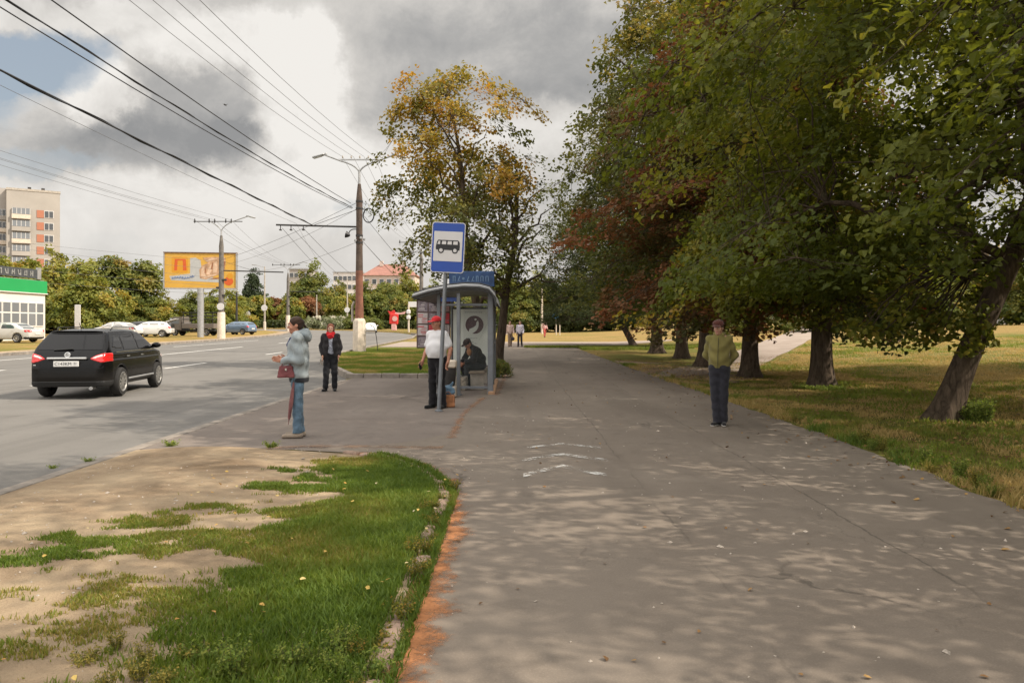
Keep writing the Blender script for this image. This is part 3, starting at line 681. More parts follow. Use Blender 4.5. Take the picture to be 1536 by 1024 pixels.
TREES = [
 ('lime_tree', 'green tree with a dark leaning trunk and a leafy sprout on it', lime_a, LIME, 7.25, 12.7, 0, .98),
 ('lime_tree', 'large green tree, its upright brown trunk flaring beside dry grass, second of the path row', lime_b, LIME, 7.8, 19.0, 40, 1.0),
 ('chestnut_tree', 'tree with rust-brown withered foliage, its thick dark trunk beside the person in olive', rust_t, RUST, 7.35, 23.2, 160, (1.0, 1.0, .76)),
 ('lime_tree', 'yellow-green tall tree at the outer top edge of the row, against grey sky', lime_c, LIMEY, 7.5, 28.6, 15, (1.27, 1.27, 1.08)),
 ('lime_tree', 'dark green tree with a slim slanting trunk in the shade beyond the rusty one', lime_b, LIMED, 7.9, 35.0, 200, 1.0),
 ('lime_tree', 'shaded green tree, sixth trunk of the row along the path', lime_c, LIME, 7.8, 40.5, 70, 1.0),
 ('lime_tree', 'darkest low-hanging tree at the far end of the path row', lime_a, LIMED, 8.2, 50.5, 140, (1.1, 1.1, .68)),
 ('lime_tree', 'tree with large bright leaves in the top corner, its trunk out of sight', lime_d, LIME, 8.3, 5.8, 250, 1.0),
]
PLANTED = []
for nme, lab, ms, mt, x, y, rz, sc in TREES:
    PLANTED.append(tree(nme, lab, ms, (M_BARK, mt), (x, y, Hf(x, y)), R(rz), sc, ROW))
# behind the camera the row goes on and shades the path
for x, y, rz, ms in ((8.4, -.6, 100, lime_d), (8.0, -7.5, 20, lime_b), (18.5, 13.5, 60, lime_b), (19.5, 21.5, 130, lime_c)):
    tree('lime_tree', 'shade tree out of the picture, behind or beside the viewpoint', ms, (M_BARK, LIME), (x, y, Hf(x, y)), R(rz), (.95, .95, .70 if x > 12 else .95), 'shade trees out of the picture')

def bough(parent, name, start, centres, n, spread, leaf, seed, mat):
    """a low leafy bough: a stem with side twigs and its leaves, part of a tree"""
    rng = np.random.default_rng(seed); Mi = np.array((Matrix.Translation(parent.location) @ Matrix.Diagonal((*parent.scale, 1))).inverted()) if parent.rotation_euler.z == 0 else np.array((Matrix.Translation(parent.location) @ Matrix.Rotation(parent.rotation_euler.z, 4, 'Z') @ Matrix.Diagonal((*parent.scale, 1))).inverted())
    S = v3(start); C = np.array(centres, float); s = np.linspace(0, 1, 7)[None, :, None]
    TP = S[None, None]*(1-s)+C[:, None]*s; L = np.linalg.norm(C-S, axis=1); TP[:, :, 2] += np.sin(math.pi*s[:, :, 0])*.16*L[:, None]; TP[:, 1:6] += rng.normal(size=(len(C), 5, 3))*.02*L[:, None, None]
    V, Q = batch_tubes(TP, (.008+.010*L)[:, None]*np.linspace(1, .25, 7)[None], 5)
    own = np.repeat(np.arange(len(C)), n); off = rng.normal(size=(len(own), 3)); off = off/np.maximum(1, np.linalg.norm(off, axis=1, keepdims=True)/1.7)*np.array([1, 1, .7])*spread
    LP = C[own]+off; nr = rng.normal(size=LP.shape)*.5+np.array([-.3, -.35, .7]); LV, LQ = leaf_cards(rng, LP, nr, leaf)
    T = lambda A: (np.c_[A, np.ones(len(A))] @ Mi.T)[:, :3]
    b = link(name, np_mesh(name, T(V), [Q], True), parent, M_BARK); link('foliage', np_mesh('foliage', T(LV), [LQ], attrs={'tint': np.clip(np.repeat(rng.normal(.42, .2, len(LP)), 2), 0, 1)}), b, mat)
gb = random.Random(6)
lean_t = PLANTED[0]
bough(lean_t, 'low_bough', (px(1500, 13.2), 13.2, pz(395, 13.2)), [(px(gb.uniform(1285, 1425), 13.3), 13.3+gb.uniform(-.7, .7), pz(gb.uniform(428, 512), 13.3)) for k in range(26)], 34, .17, .115, 3, LIME)
bough(lean_t, 'trunk_sprout', (px(1462, 12.6), 12.55, pz(520, 12.6)), [(px(gb.uniform(1432, 1476), 12.35), 12.35+gb.uniform(-.2, .15), pz(gb.uniform(462, 528), 12.35)) for k in range(11)], 26, .13, .11, 4, LIME)
bough(PLANTED[1], 'low_bough', (px(1240, 18.8), 18.6, pz(455, 18.6)), [(px(gb.uniform(1165, 1330), 18), 18+gb.uniform(-.9, .9), pz(gb.uniform(430, 492), 18)) for k in range(26)], 34, .24, .125, 5, LIME)
bough(PLANTED[1], 'low_bough', (px(1240, 18.8), 18.6, pz(455, 18.6)), [(px(gb.uniform(1290, 1390), 16.5), 16.5+gb.uniform(-.9, .9), pz(gb.uniform(455, 520), 16.5)) for k in range(16)], 34, .22, .12, 6, LIMED)
# ------------------------------------------------------------------ common street materials
M_STEEL = simple('grey_painted_steel', (.17, .18, .195), .45, .3, .12, 6, .5)
M_GALV = simple('galvanised_steel', (.34, .34, .34), .5, .5, .15, 5)
M_DARK = simple('dark_metal', (.045, .042, .04), .55, .4, .2, 6)
M_BLACK = simple('black_plastic', (.018, .018, .02), .5, 0, .2)
M_WHITE = simple('white_paint', (.66, .65, .62), .55, 0, .06, 3)
M_CONC = simple('weathered_concrete', (.36, .32, .27), .9, 0, .25, 4, .2, .4)
M_CONCW = simple('limewashed_concrete', (.55, .47, .38), .9, 0, .2, 5, .2, .4)
M_RUST = simple('rust_brown_pole', (.13, .075, .052), .85, .1, .35, 4, .2, .4)
M_POLE = simple('old_grey_pole', (.15, .135, .12), .9, .1, .3, 4, .2, .4)
M_WIRE = simple('black_wire', (.03, .03, .032), .6, .2, .1)
M_WIREP = simple('aluminium_wire', (.15, .15, .155), .5, .4, .1)
M_BLUE = simple('sign_blue', (.005, .055, .33), .4, 0, .06, 3, .5)
M_SIGNW = simple('sign_white', (.60, .58, .57), .45, 0, .04, 3, .5)
M_LAMP = simple('lamp_glass', (.45, .45, .42), .3)
M_YEL = simple('billboard_yellow', (.53, .30, .045), .55, 0, .08, .8)
M_AMB = simple('billboard_amber', (.52, .235, .012), .55, 0, .06, 1)
M_REDOR = simple('letter_red', (.50, .085, .015), .55, 0, .06)
M_RED = simple('red_paint', (.55, .03, .025), .5, 0, .15)
M_PINKW = simple('faded_pink_paint', (.62, .36, .33), .6, 0, .2)
M_BREAD = simple('printed_crust', (.40, .24, .14), .6, 0, .35, 3)
M_BREAD2 = simple('printed_filling', (.52, .36, .25), .6, 0, .25, 3)
M_BROWN = simple('printed_brown', (.25, .10, .045), .6, 0, .3, 3)
M_PALEG = simple('printed_pale_grey', (.38, .38, .37), .55, 0, .08, 1)
M_INK = simple('printed_blue_ink', (.10, .17, .36), .6, 0, .2)
M_GREENF = simple('green_fascia', (.014, .27, .075), .5, 0, .05, .5)
M_WALLW = simple('white_cladding', (.62, .59, .54), .7, 0, .06, .6)
M_GLASSD = glass_mat('dark_window_glass', (.055, .06, .065, 1), .08)
M_GLASSP = glass_mat('pale_window_glass', (.16, .17, .18, 1), .1)
# ------------------------------------------------------------------ bus stop sign
def bus_sign():
    r = thing('bus_stop_sign', 'blue and white bus stop sign with a bus pictogram on a leaning grey pole', 'sign', (-1.36, 14.0, .012))
    r.rotation_euler = (0, R(2.9), R(-4))
    mb = MB(); mb.tube([(0, 0, -.05), (0, 0, 3.5)], .038, 14); mb.lathe([(.075, 0), (.075, .012), (.045, .03)], 14); mb.build('pole', M_STEEL, r, True)
    for z in (2.75, 3.3):
        b = MB(); b.box((0, -.02, z), (.10, .09, .045), bev=.006); b.build('clamp', M_STEEL, r)
    W, Hh = .62, .93; cz = 3.03
    p = MB(); p.prism(rrect(W, Hh, .05, .03, cz), -.085, -.070); pn = p.build('panel', M_SIGNW, r)
    p = MB(); p.prism(rrect(W-.03, Hh-.03, .04, .03, cz), -.089, -.086); p.build('blue_field', M_BLUE, pn)
    p = MB(); p.prism(rrect(.53, .55, .012, .03, cz+.02), -.093, -.090); p.build('white_square', M_SIGNW, pn)
    # the bus: nose to the left, four windows, two wheels with pale hubs
    b = MB(); cx, z0 = .03, cz+.02
    b.prism([(cx-.22, z0-.065), (cx-.225, z0-.01), (cx-.205, z0+.085), (cx-.185, z0+.115), (cx+.185, z0+.115), (cx+.215, z0+.085), (cx+.222, z0-.0), (cx+.218, z0-.07)], -.097, -.094)
    b.prism(circ(cx-.125, z0-.075, .055), -.0975, -.0945); b.prism(circ(cx+.135, z0-.075, .055), -.0975, -.0945)
    bs = b.build('bus_pictogram', M_BLACK, pn)
    for k, (x0, x1) in enumerate(((-.195, -.145), (-.115, -.035), (-.01, .07), (.095, .18))):
        w = MB(); w.prism([(cx+x0, z0+.035), (cx+x0+(.018 if k == 0 else .006), z0+.095), (cx+x1, z0+.095), (cx+x1, z0+.035)], -.1005, -.0985); w.build('window', M_SIGNW, bs)
    for x in (-.125, .135):
        w = MB(); w.prism(circ(cx+x, z0-.075, .033), -.1015, -.0985); w.prism(circ(cx+x, z0-.075, .012), -.103, -.1016); w.build('wheel', M_SIGNW, bs)
bus_sign()
# ------------------------------------------------------------------ bus shelter
M_ROOF = simple('ribbed_roof_sheet', (.17, .175, .165), .55, .2, .25, 3, .5)
M_ROOFI = simple('roof_edge_dark', (.05, .05, .05), .6)
M_POST = simple('poster_paper', (.70, .74, .69), .5, 0, .05, 1)
M_MARO = simple('printed_maroon', (.085, .032, .035), .5, 0, .15)
M_CLEAR = glass_mat('scratched_shelter_glass', (.15, .17, .17, 1), .10, .07)
def shelter():
    X0, X1, Y0, Y1 = -1.72, -.50, 17.35, 21.5
    r = thing('bus_shelter', 'grey metal bus shelter with glass walls and a curved ribbed roof beside the footpath', 'bus shelter', (X1, Y0, .012))
    o = Vector((X1, Y0, .012)); off = Matrix.Translation(-o)
    def MBo():
        m = MB(); m.T = off; return m
    roofz = lambda x: np.interp(x, [-2.25, -1.9, -1.5, -1.1, -.75, -.52, -.40, -.36], [2.26, 2.37, 2.45, 2.49, 2.48, 2.42, 2.28, 2.10])
    for (x, y, lx) in ((-.50, 17.5, .0), (-1.22, 17.2, .06), (-1.70, 17.5, .0), (-.50, 19.5, 0), (-.50, 21.45, 0), (-1.70, 21.45, 0)):
        m = MBo(); m.box((x, y, 1.17), ((.13 if (x > -.6 and y < 18) else .085), .085, 2.34), bev=.012); m.box((x, y, .02), (.16, .16, .03)); m.build('post', M_STEEL, r)
    xs = [-2.25, -2.08, -1.9, -1.7, -1.5, -1.3, -1.1, -.92, -.75, -.62, -.52, -.44, -.40, -.36]
    poly = [(x, float(roofz(x))) for x in xs]+[(x, float(roofz(x))-.035) for x in xs[::-1]]
    m = MBo(); m.prism(poly, 17.05, 21.85); rf = m.build('roof', M_ROOF, r, True)
    for k in range(9):
        y = 17.05+k*.6-.0; y = min(y, 21.83)
        m = MBo(); m.tube([(x, y, float(roofz(x))+.012) for x in xs], .028, 6); m.build('roof_rib', M_GALV, rf, True)
    m = MBo(); m.tube([(-2.25, 17.05, 2.25), (-2.25, 21.85, 2.25)], .03, 8); m.tube([(-.36, 17.05, 2.10), (-.36, 21.85, 2.10)], .03, 8); m.build('gutter', M_ROOFI, rf, True)
    for k, (dz, mm, rr) in enumerate(((-.02, M_ROOFI, .026), (.035, M_GALV, .022), (-.075, M_ROOFI, .02), (.075, M_ROOFI, .018))):
        m = MBo(); m.tube([(x*(1-.004*k), 17.04+.012*k, float(roofz(x))+dz) for x in xs], rr, 6); m.build('roof_edge', mm, rf, True)
    # rails of the ends and of the rear wall
    for y in (17.5, 21.45):
        for z in (.16, 2.08):
            m = MBo(); m.box((-1.1, y, z), (1.115, .05, .06), bev=.008); m.build('rail', M_STEEL, r)
    for y0 in (17.543, 19.543):
        for z in (.16, 1.12, 2.08):
            m = MBo(); m.box((-.5, y0+.94, z), (.05, 1.86, .055), bev=.008); m.build('rail', M_STEEL, r)
        for z0, z1 in ((.20, 1.08), (1.16, 2.04)):
            m = MBo(); m.box((-.5, y0+.94, (z0+z1)/2), (.012, 1.85, z1-z0)); m.build('glass_panel', M_CLEAR, r)
    m = MBo(); m.box((-.84, 17.5, 1.12), (.58, .012, 1.84)); m.build('glass_panel', M_CLEAR, r)
    m = MBo(); m.box((-.475, 19.5, .03), (.16, 4.3, .10), bev=.02); m.build('plinth', simple('orange_stained_concrete', (.40, .24, .14), .9, 0, .3, 4), r)
    # light box with the poster at the far end
    m = MBo(); m.box((-1.10, 21.33, 1.27), (1.20, .10, 1.66), bev=.02); lb = m.build('poster_case', M_DARK, r)
    m = MBo(); m.box((-1.10, 21.277, 1.27), (1.12, .006, 1.58)); ps = m.build('poster', M_POST, lb)
    m = MBo(); m.prism(circ(-1.06, 1.62, .255, 32), 21.270, 21.273); m.build('round_picture', M_MARO, ps)
    m = MBo(); m.prism([(-1.22, 1.42), (-1.20, 1.50), (-1.10, 1.54), (-1.02, 1.60), (-1.0, 1.70), (-.965, 1.74), (-.94, 1.68), (-.95, 1.56), (-1.0, 1.46), (-1.08, 1.40), (-1.16, 1.36)], 21.266, 21.269); m.prism(circ(-1.03, 1.77, .03), 21.266, 21.269); m.build('picture_figure', M_POST, ps)
    M_TXT = simple('poster_grey_ink', (.30, .34, .34), .6)
    rng = random.Random(5)
    for k, z in enumerate((1.97, 1.24, 1.14, 1.09, 1.0, .95, .86, .80)):
        m = MBo(); x = -1.32 if k == 0 else -1.30; end = -.86 if k == 0 else -1.30+(.30 if k % 2 else .20)
        while x < end: w = rng.uniform(.015, .055); m.box((x+w/2, 21.2725, z), (w, .002, .022 if k == 0 else .016)); x += w+.012
        m.build('text_line', M_TXT, ps)
    m = MBo(); m.box((-.80, 21.2725, 1.45), (.004, .002, .62), (0, .45, 0)); m.build('ruled_line', M_TXT, ps)
    # bench along the rear wall
    m = MBo(); m.box((-.86, 19.75, .44), (.40, 2.5, .05), bev=.012); bn = m.build('bench_seat', simple('worn_bench_board', (.22, .17, .12), .8, 0, .3, 6), r)
    for y in (18.7, 20.8):
        m = MBo(); m.box((-.86, y, .21), (.34, .12, .41), bev=.012); m.build('bench_leg', M_CONC, r)
    # blue strip panel under the roof
    m = MBo(); m.box((-1.46, 17.42, 2.20), (.38, .02, .10), (0, 0, 0), .01); m.build('blue_strip', simple('strip_blue', (.07, .13, .42), .5), r)
    return r
shelter()
def roof_sign():
    r = thing('stop_name_board', 'blue name board with white lettering standing on the shelter roof', 'sign', (-1.1, 20.6, 2.56))
    m = MB()
    m.box((0, 0, .31), (1.24, .03, .42), bev=.01); pn = m.build('board', simple('board_blue', (.022, .055, .14), .6, 0, .4, 5), r)
    for x in (-.5, .5):
        m = MB(); m.tube([(x, .03, -.06), (x, .03, .3)], .018, 8); m.build('support', M_GALV, r)
    rng = random.Random(8)
    m = MB(); x = -.52
    while x < .5:
        w = rng.uniform(.07, .11); k = rng.randrange(3)
        if k == 0: m.prism(circ(x+w/2, .32, w*.5, 12), -.019, -.016); 
        elif k == 1: m.box((x+.012, -.0175, .31), (.024, .003, .15)); m.box((x+w*.5, -.0175, .38), (w*.7, .003, .024)); m.box((x+w*.85, -.0175, .31), (.024, .003, .15))
        else: m.box((x+w/2, -.0175, .31), (.022, .003, .16), (0, .35, 0)); m.box((x+w/2+.02, -.0175, .26), (w*.6, .003, .022))
        x += w+.05
    m.build('lettering', simple('faded_letter_blue', (.11, .18, .29), .6, 0, .3, 6), pn)
roof_sign()
def notice_board():
    r = thing('notice_board', 'board covered with pinned newspaper sheets beside the bus shelter', 'notice board', (-2.28, 21.9, 0), R(6))
    m = MB(); m.box((0, 0, 1.66), (.98, .05, 1.44), bev=.01); bd = m.build('board', simple('brown_board', (.10, .062, .055), .7), r)
    m = MB(); m.box((0, -.03, 2.42), (1.06, .20, .07), (0, R(-3), 0), .01); m.build('cover_strip', M_CONCW, r)
    m = MB(); m.tube([(.28, .05, 0), (.28, .05, 1.2)], .03, 8); m.build('leg', M_STEEL, r)
    m = MB(); m.box((.50, .0, 1.9), (.14, .03, .04)); m.build('bracket', M_STEEL, r)
    rng = random.Random(3)
    mats = [simple('newsprint', (.52, .46, .44), .8, 0, .25, 9), simple('newsprint_red', (.50, .06, .07), .7, 0, .3, 6), simple('newsprint_grey', (.22, .18, .20), .8, 0, .5, 14), simple('newsprint_pink', (.55, .33, .32), .8, 0, .3, 10)]
    for row in range(4):
        for c in range(3):
            k = [0, 2, 1, 0, 3, 2][rng.randrange(6)]
            m = MB(); m.box((-.315+c*.315, -.0285, 1.12+row*.345), (.28, .004, .30), (0, R(rng.uniform(-2.5, 2.5)), 0)); sh = m.build('newspaper_sheet', mats[k], bd)
            m = MB()
            for q in range(5): m.box((-.315+c*.315+rng.uniform(-.06, .06), -.0325, 1.0+row*.345+q*.055), (rng.uniform(.08, .2), .003, rng.uniform(.008, .03)))
            m.build('print', mats[rng.choice([1, 2, 2])] if k != 2 else mats[0], sh)
notice_board()
def litter_bin():
    r = thing('litter_bin', 'squat pale concrete litter bin beside the shelter post', 'litter bin', (-1.40, 16.75, .012))
    m = MB(); m.box((0, 0, .12), (.34, .34, .24), bev=.03); m.build('foot', M_CONC, r)
    m = MB(); m.lathe([(.12, .24), (.14, .34), (.17, .62), (.17, .64), (.13, .64), (.12, .4)], 16); m.build('bowl', M_DARK, r, True)
    m = MB(); m.box((0, 0, .735), (.34, .34, .17), bev=.03); m.build('top_block', M_CONCW, r)
litter_bin()
# ------------------------------------------------------------------ poles and lamps
def lamp_head(parent, p, direction, tilt=.12, s=1.0):
    d = Vector(direction).normalized(); a = math.atan2(d.y, d.x)
    m = MB(); m.T = Matrix.Translation(p) @ Matrix.Rotation(a, 4, 'Z') @ Matrix.Rotation(-tilt, 4, 'Y')
    m.box((.34*s, 0, .02), (.72*s, .26*s, .12*s), bev=.05*s); m.box((-.06*s, 0, .02), (.2*s, .12*s, .1*s), bev=.02*s)
    h = m.build('lamp_head', M_GALV, parent, True)
    m2 = MB(); m2.T = m.T; m2.box((.40*s, 0, -.045*s), (.5*s, .2*s, .03*s), bev=.012*s); m2.build('lens', M_LAMP, h)
def arc(p0, c, p1, n=8):
    p0, c, p1 = Vector(p0), Vector(c), Vector(p1)
    return [p0*(1-t)**2+c*2*t*(1-t)+p1*t*t for t in [k/n for k in range(n+1)]]
def near_pole():
    x, y = px(539, 43), 43.0; z0 = Hf(x, y)
    r = thing('lamp_post', 'tall two-armed lamp post with rusty brown shaft and pale fluted foot on the grass verge', 'lamp post', (x, y, z0))
    m = MB()
    n = 24; prof = [(.36, -.2), (.36, .05), (.335, 1.7), (.27, 1.86), (.22, 1.9)]
    V = [(rr*(1+.06*math.cos(8*2*math.pi*k/n))*math.cos(2*math.pi*k/n), rr*(1+.06*math.cos(8*2*math.pi*k/n))*math.sin(2*math.pi*k/n), z) for rr, z in prof for k in range(n)]
    m.add(V, [(i*n+k, i*n+(k+1) % n, (i+1)*n+(k+1) % n, (i+1)*n+k) for i in range(len(prof)-1) for k in range(n)]+[tuple((len(prof)-1)*n+k for k in range(n))]); m.build('concrete_foot', M_CONCW, r, True)
    m = MB(); m.lathe([(.24, 1.75), (.24, 2.5), (.215, 2.7), (.21, 4.6)], 18); m.build('rusty_sleeve', simple('red_brown_paint', (.19, .080, .050), .85, 0, .35, 3), r, True)
    m = MB(); m.tube([(-.40, .05, 1.7), (-.41, .05, 2.6), (-.30, .05, 2.85)], .07, 8); m.build('cable_duct', M_CONC, r, True)
    m = MB(); m.lathe([(.205, 4.55), (.185, 6), (.18, 7.6), (.185, 8.6), (.15, 9.0), (.09, 9.55)], 18); m.build('shaft', simple('brown_grey_shaft', (.095, .070, .056), .9, .1, .4, 3, .2, .5), r, True)
    m = MB(); m.lathe([(.072, 9.5), (.068, 10.35)], 12)
    for sx in (-1, 1):
        m.tube(arc((0, 0, 10.2), (sx*.12, 0, 10.62), (sx*1.05, 0, 10.86))+[(sx*2.0, 0, 11.22)], .048, 8)
    br = m.build('bracket', M_GALV, r, True)
    m = MB(); m.box((0, 0, 10.93), (2.4, .07, .07))
    cb = m.build('cross_bar', M_GALV, br)
    for k in range(5):
        q = MB(); q.lathe([(.012, 0), (.012, .07), (.045, .08), (.05, .13), (.03, .17), (.03, .2)], 10); w = q.build('insulator', M_CONC, cb, True); w.location = (-.95+k*.49, 0, 10.96)
    lamp_head(r, (-2.0, 0, 11.22), (-1, 0, 0), -.28); lamp_head(r, (2.0, 0, 11.22), (1, 0, 0), -.28)
    m = MB(); m.tube([(-.1, 0, 7.10), (-4.75, 0, 7.22)], .052, 8); m.tube([(-.1, 0, 8.1), (-2.6, 0, 7.2)], .014, 5); ar = m.build('wire_arm', M_DARK, r, True)
    for xx in (-4.5, -3.9, -3.2):
        q = MB(); q.tube([(xx, 0, 7.2), (xx, 0, 6.95)], .025, 6); q.box((xx, 0, 6.93), (.10, .22, .06)); q.build('wire_hanger', M_DARK, ar)
    m = MB(); m.tube([(.24+.30+.30*math.cos(a), -.05+.02*math.sin(3*a), 7.75+.40*math.sin(a)) for a in [2*math.pi*k/22 for k in range(46)]], .038, 6); m.tube([(.1, -.05, 8.1), (.34, -.05, 8.1)], .03, 6); m.build('cable_coil', M_BLACK, r, True)
    m = MB(); m.tube(arc((-.1, -.1, 6.95), (-.5, -.15, 7.0), (-.55, -.2, 6.72)), .03, 6); fl = m.build('floodlight_arm', M_DARK, r, True)
    m = MB(); m.T = Matrix.Translation((-.62, -.22, 6.62)) @ Matrix.Rotation(R(25), 4, 'Y'); m.lathe([(.05, .14), (.12, .06), (.20, -.10), (.17, -.11)], 14, Matrix.Rotation(R(80), 4, 'Y')); m.build('floodlight', M_BLACK, fl, True)
    for z in (8.55, 8.15, 6.6, 6.2):
        m = MB(); m.lathe([(.205, z-.05), (.205, z+.05)], 18); m.build('band', M_DARK, r)
    m = MB()
    for k, (a, z) in enumerate(((.3, 6.4), (2.4, 6.35), (4.0, 6.3), (5.2, 6.45), (1.2, 6.15))): m.box((.27*math.cos(a), .27*math.sin(a), z), (.12, .12, .14), (0, 0, a), .02)
    m.build('wire_clamp', M_GALV, r)
    return x, y, z0
NPX, NPY, NPZ = near_pole()
def far_pole(u, d, h, label, right=True, both=False, arm=True, dirt=True):
    x = px(u, d); z0 = Hf(x, d)
    r = thing('lamp_post', label, 'lamp post', (x, d, z0), 0, 'lamp posts of the avenue')
    m = MB(); m.lathe([(.36, -.2), (.33, 2.3), (.29, 2.4)], 14); m.build('concrete_foot', M_CONCW, r, True)
    m = MB(); m.lathe([(.25, 2.3), (.20, h-2.8), (.21, h-2.6), (.10, h-1.6)], 14); m.build('shaft', M_POLE, r, True)
    m = MB(); m.lathe([(.07, h-1.7), (.065, h-1.1)], 10)
    m.tube(arc((0, 0, h-1.2), (.12, 0, h-.75), (.95, 0, h-.35))+[(2.4, 0, h+.15)], .05, 8)
    m.tube(arc((0, 0, h-1.2), (-.12, 0, h-.75), (-.95, 0, h-.35)), .05, 8)
    br = m.build('bracket', M_GALV, r, True); lamp_head(r, (2.4, 0, h+.15), (1, 0, 0), -.25)
    m = MB(); m.box((-.3, 0, h-.33), (4.4, .07, .07)); cb = m.build('cross_bar', M_DARK, br)
    for xx in (-2.4, -1.1, -.6, .4, .9):
        q = MB(); q.lathe([(.02, -.2), (.06, -.14), (.06, .1), (.03, .2)], 8); w = q.build('insulator', M_DARK, cb, True); w.location = (xx, 0, h-.27)
    if arm:
        m = MB(); m.tube([(.1, 0, 6.15), (5.6, 0, 6.0)], .055, 8); m.tube([(.1, 0, 7.0), (3.0, 0, 6.1)], .014, 5); m.build('wire_arm', M_DARK, r, True)
    for z, a in ((5.3, .4), (4.6, 2.2), (3.9, 1.0)):
        m = MB(); m.box((.3*math.cos(a), -.12, z), (.5, .16, .18), bev=.03); m.build('wire_clamp', M_DARK, r)
    if dirt:
        m = MB(); m.lathe([(.02, -.03), (.32, -.03), (.32, .03), (.02, .03)], 18, Matrix.Translation((.05, -.32, 2.9)) @ Matrix.Rotation(R(90), 4, 'X')); m.build('round_sign', M_SIGNW, r)
    return x, d, z0
P2 = far_pole(332, 68, 10.9, 'lamp post in front of the yellow billboard, dark shaft with pale foot')
P3 = far_pole(432, 118, 10.6, 'distant lamp post with whitewashed foot at the bend of the avenue', dirt=False)
P4 = far_pole(632, 84, 10.8, 'lamp post hidden behind the notice board and autumn tree', dirt=False, arm=False)
def thin_pole(u, d, ztop, label, disc=None, foot=True, mat=None, armx=0, board=None):
    x = px(u, d); z0 = Hf(x, d)
    r = thing('street_pole', label, 'pole', (x, d, z0)); h = ztop-z0
    m = MB(); m.lathe([(.15, -.1), (.13, h*.5), (.09, h)], 10); m.build('shaft', mat or M_CONC, r, True)
    if foot: m = MB(); m.lathe([(.24, -.1), (.22, 1.3), (.16, 1.35)], 10); m.build('foot', M_CONCW, r, True)
    if armx: m = MB(); m.tube([(0, 0, h-.1), (armx, 0, h+.25)], .04, 6); m.build('lamp_arm', M_GALV, r); lamp_head(r, (armx, 0, h+.25), (1 if armx > 0 else -1, 0, 0), .1)
    if disc: m = MB(); m.lathe([(.02, -.03), (.5, -.03), (.5, .03), (.02, .03)], 16, Matrix.Translation((0, -.2, disc)) @ Matrix.Rotation(R(90), 4, 'X')); m.build('round_sign', M_SIGNW, r)
    if board: m = MB(); m.box((0, -.16, board), (.5, .06, 2.0), bev=.02); m.build('sign_board', M_SIGNW, r)
thin_pole(397, 122, 1.6+88*122/F, 'thin grey street pole with a round white sign and lamp arm', 3.6, armx=-1.4)
thin_pole(521, 140, 1.6+70*140/F, 'slender pale pole with a round sign by the round trees', 3.6, armx=1.8)
thin_pole(355, 86, 1.6+50*86/F, 'thin dark post showing past the billboard edge', None, False, M_DARK)
thin_pole(278, 100, 1.6+46*100/F, 'slim mossy concrete post behind the pick-up truck', None, False)
thin_pole(118, 64, 1.6+30*64/F, 'short white post with a narrow upright sign board by the yellow shrubs', None, False, M_SIGNW, board=1.9)
thin_pole(371, 112, 1.6+20*112/F, 'short pale post with a round white sign near the parked blue hatchback', 2.5, False, M_SIGNW)
thin_pole(475, 150, 1.6+46*150/F, 'bare concrete pole among the round trees', None)
thin_pole(813, 100, 1.6+56*100/F, 'leaning pale lamp pole in front of the park trees', None, False, M_CONCW)
thin_pole(759, 95, 1.6+4*95/F, 'short white bollard post just past the shelter', None, False, M_SIGNW)
def info_sign():
    d = 92; x = px(837, d); z0 = Hf(x, d)
    r = thing('direction_sign', 'small blue arrow-shaped road sign on two pale posts at the park edge', 'sign', (x, d, z0))
    m = MB(); m.tube([(-.22, 0, 0), (-.22, 0, 2.2)], .06, 8); m.build('post', M_CONCW, r); m = MB(); m.tube([(.22, 0, 0), (.22, 0, 2.9)], .06, 8); m.build('post', M_CONCW, r)
    m = MB(); m.prism([(-.85, 2.35), (-.35, 1.95), (.1, 2.05), (.1, 2.65), (-.35, 2.75)], -.10, -.06); m.build('panel', simple('faded_sign_blue', (.04, .22, .5), .5), r)
    m = MB(); m.box((.22, 0, 3.0), (.45, .3, .25), bev=.06); m.build('lamp', M_SIGNW, r)
info_sign()
# ------------------------------------------------------------------ overhead wires
def wire(label, pts, r=.012, sag=.4, mat=None, n=14, group='overhead wires', twist=False):
    P = [Vector(p) for p in pts]; out = []
    for a, b in zip(P[:-1], P[1:]):
        for k in range(n):
            t = k/n; q = a.lerp(b, t); q.z -= 4*sag*t*(1-t); out.append(q)
    out.append(P[-1]); m = MB(); m.tube(out, r, 5)
    if twist:
        tw = []
        for i in range(len(out)*4-3):
            t = i/4; k = min(int(t), len(out)-2); q = out[k].lerp(out[k+1], t-k); a = i*1.3; tw.append(q+Vector((math.cos(a)*r*1.5, 0, math.sin(a)*r*1.5)))
        m.tube(tw, r*.8, 4)
    tag(m.build('overhead_wire', mat or M_WIRE), label, 'wire', group)
nz = NPZ
wire('thick twisted black cable running along the road to the tip of the lamp post arm', [(-11.4, -16, 7.5), (-11.3, 43, 7.27)], .027, .12, twist=True)
wire('lone black wire, highest of the dark wires over the carriageway', [(-9.3, -14, 9.0), (-9.2, 43, NPZ+8.45)], .016, .65)
wire('black twisted wire of the dark pair crossing to the lamp post', [(-9.55, -14, 8.4), (-9.1, 43, NPZ+8.2)], .017, .75, twist=True)
wire('lower smooth wire of the dark pair crossing to the lamp post', [(-9.7, -14, 8.25), (-9.15, 43, NPZ+8.15)], .014, .8)
wire('dim thin wire between the two dark cables', [(-12.6, -14, 8.6), (-12.3, 43, 7.4), (-20, 84, 7.2)], .007, .5, M_WIREP)
for k in range(4):
    nms = ('first', 'second', 'third', 'fourth')[k]
    xk = NPX-.95+k*.49*1.25
    wire(f'{nms} pale thin wire from the left on the top cross bar of the lamp post', [(xk-.05*k, -18, 10.9), (xk, 43, NPZ+11.1), (P4[0]-.6+k*.4, P4[1], P4[2]+10.6)], .0085, 1.35, M_WIREP)
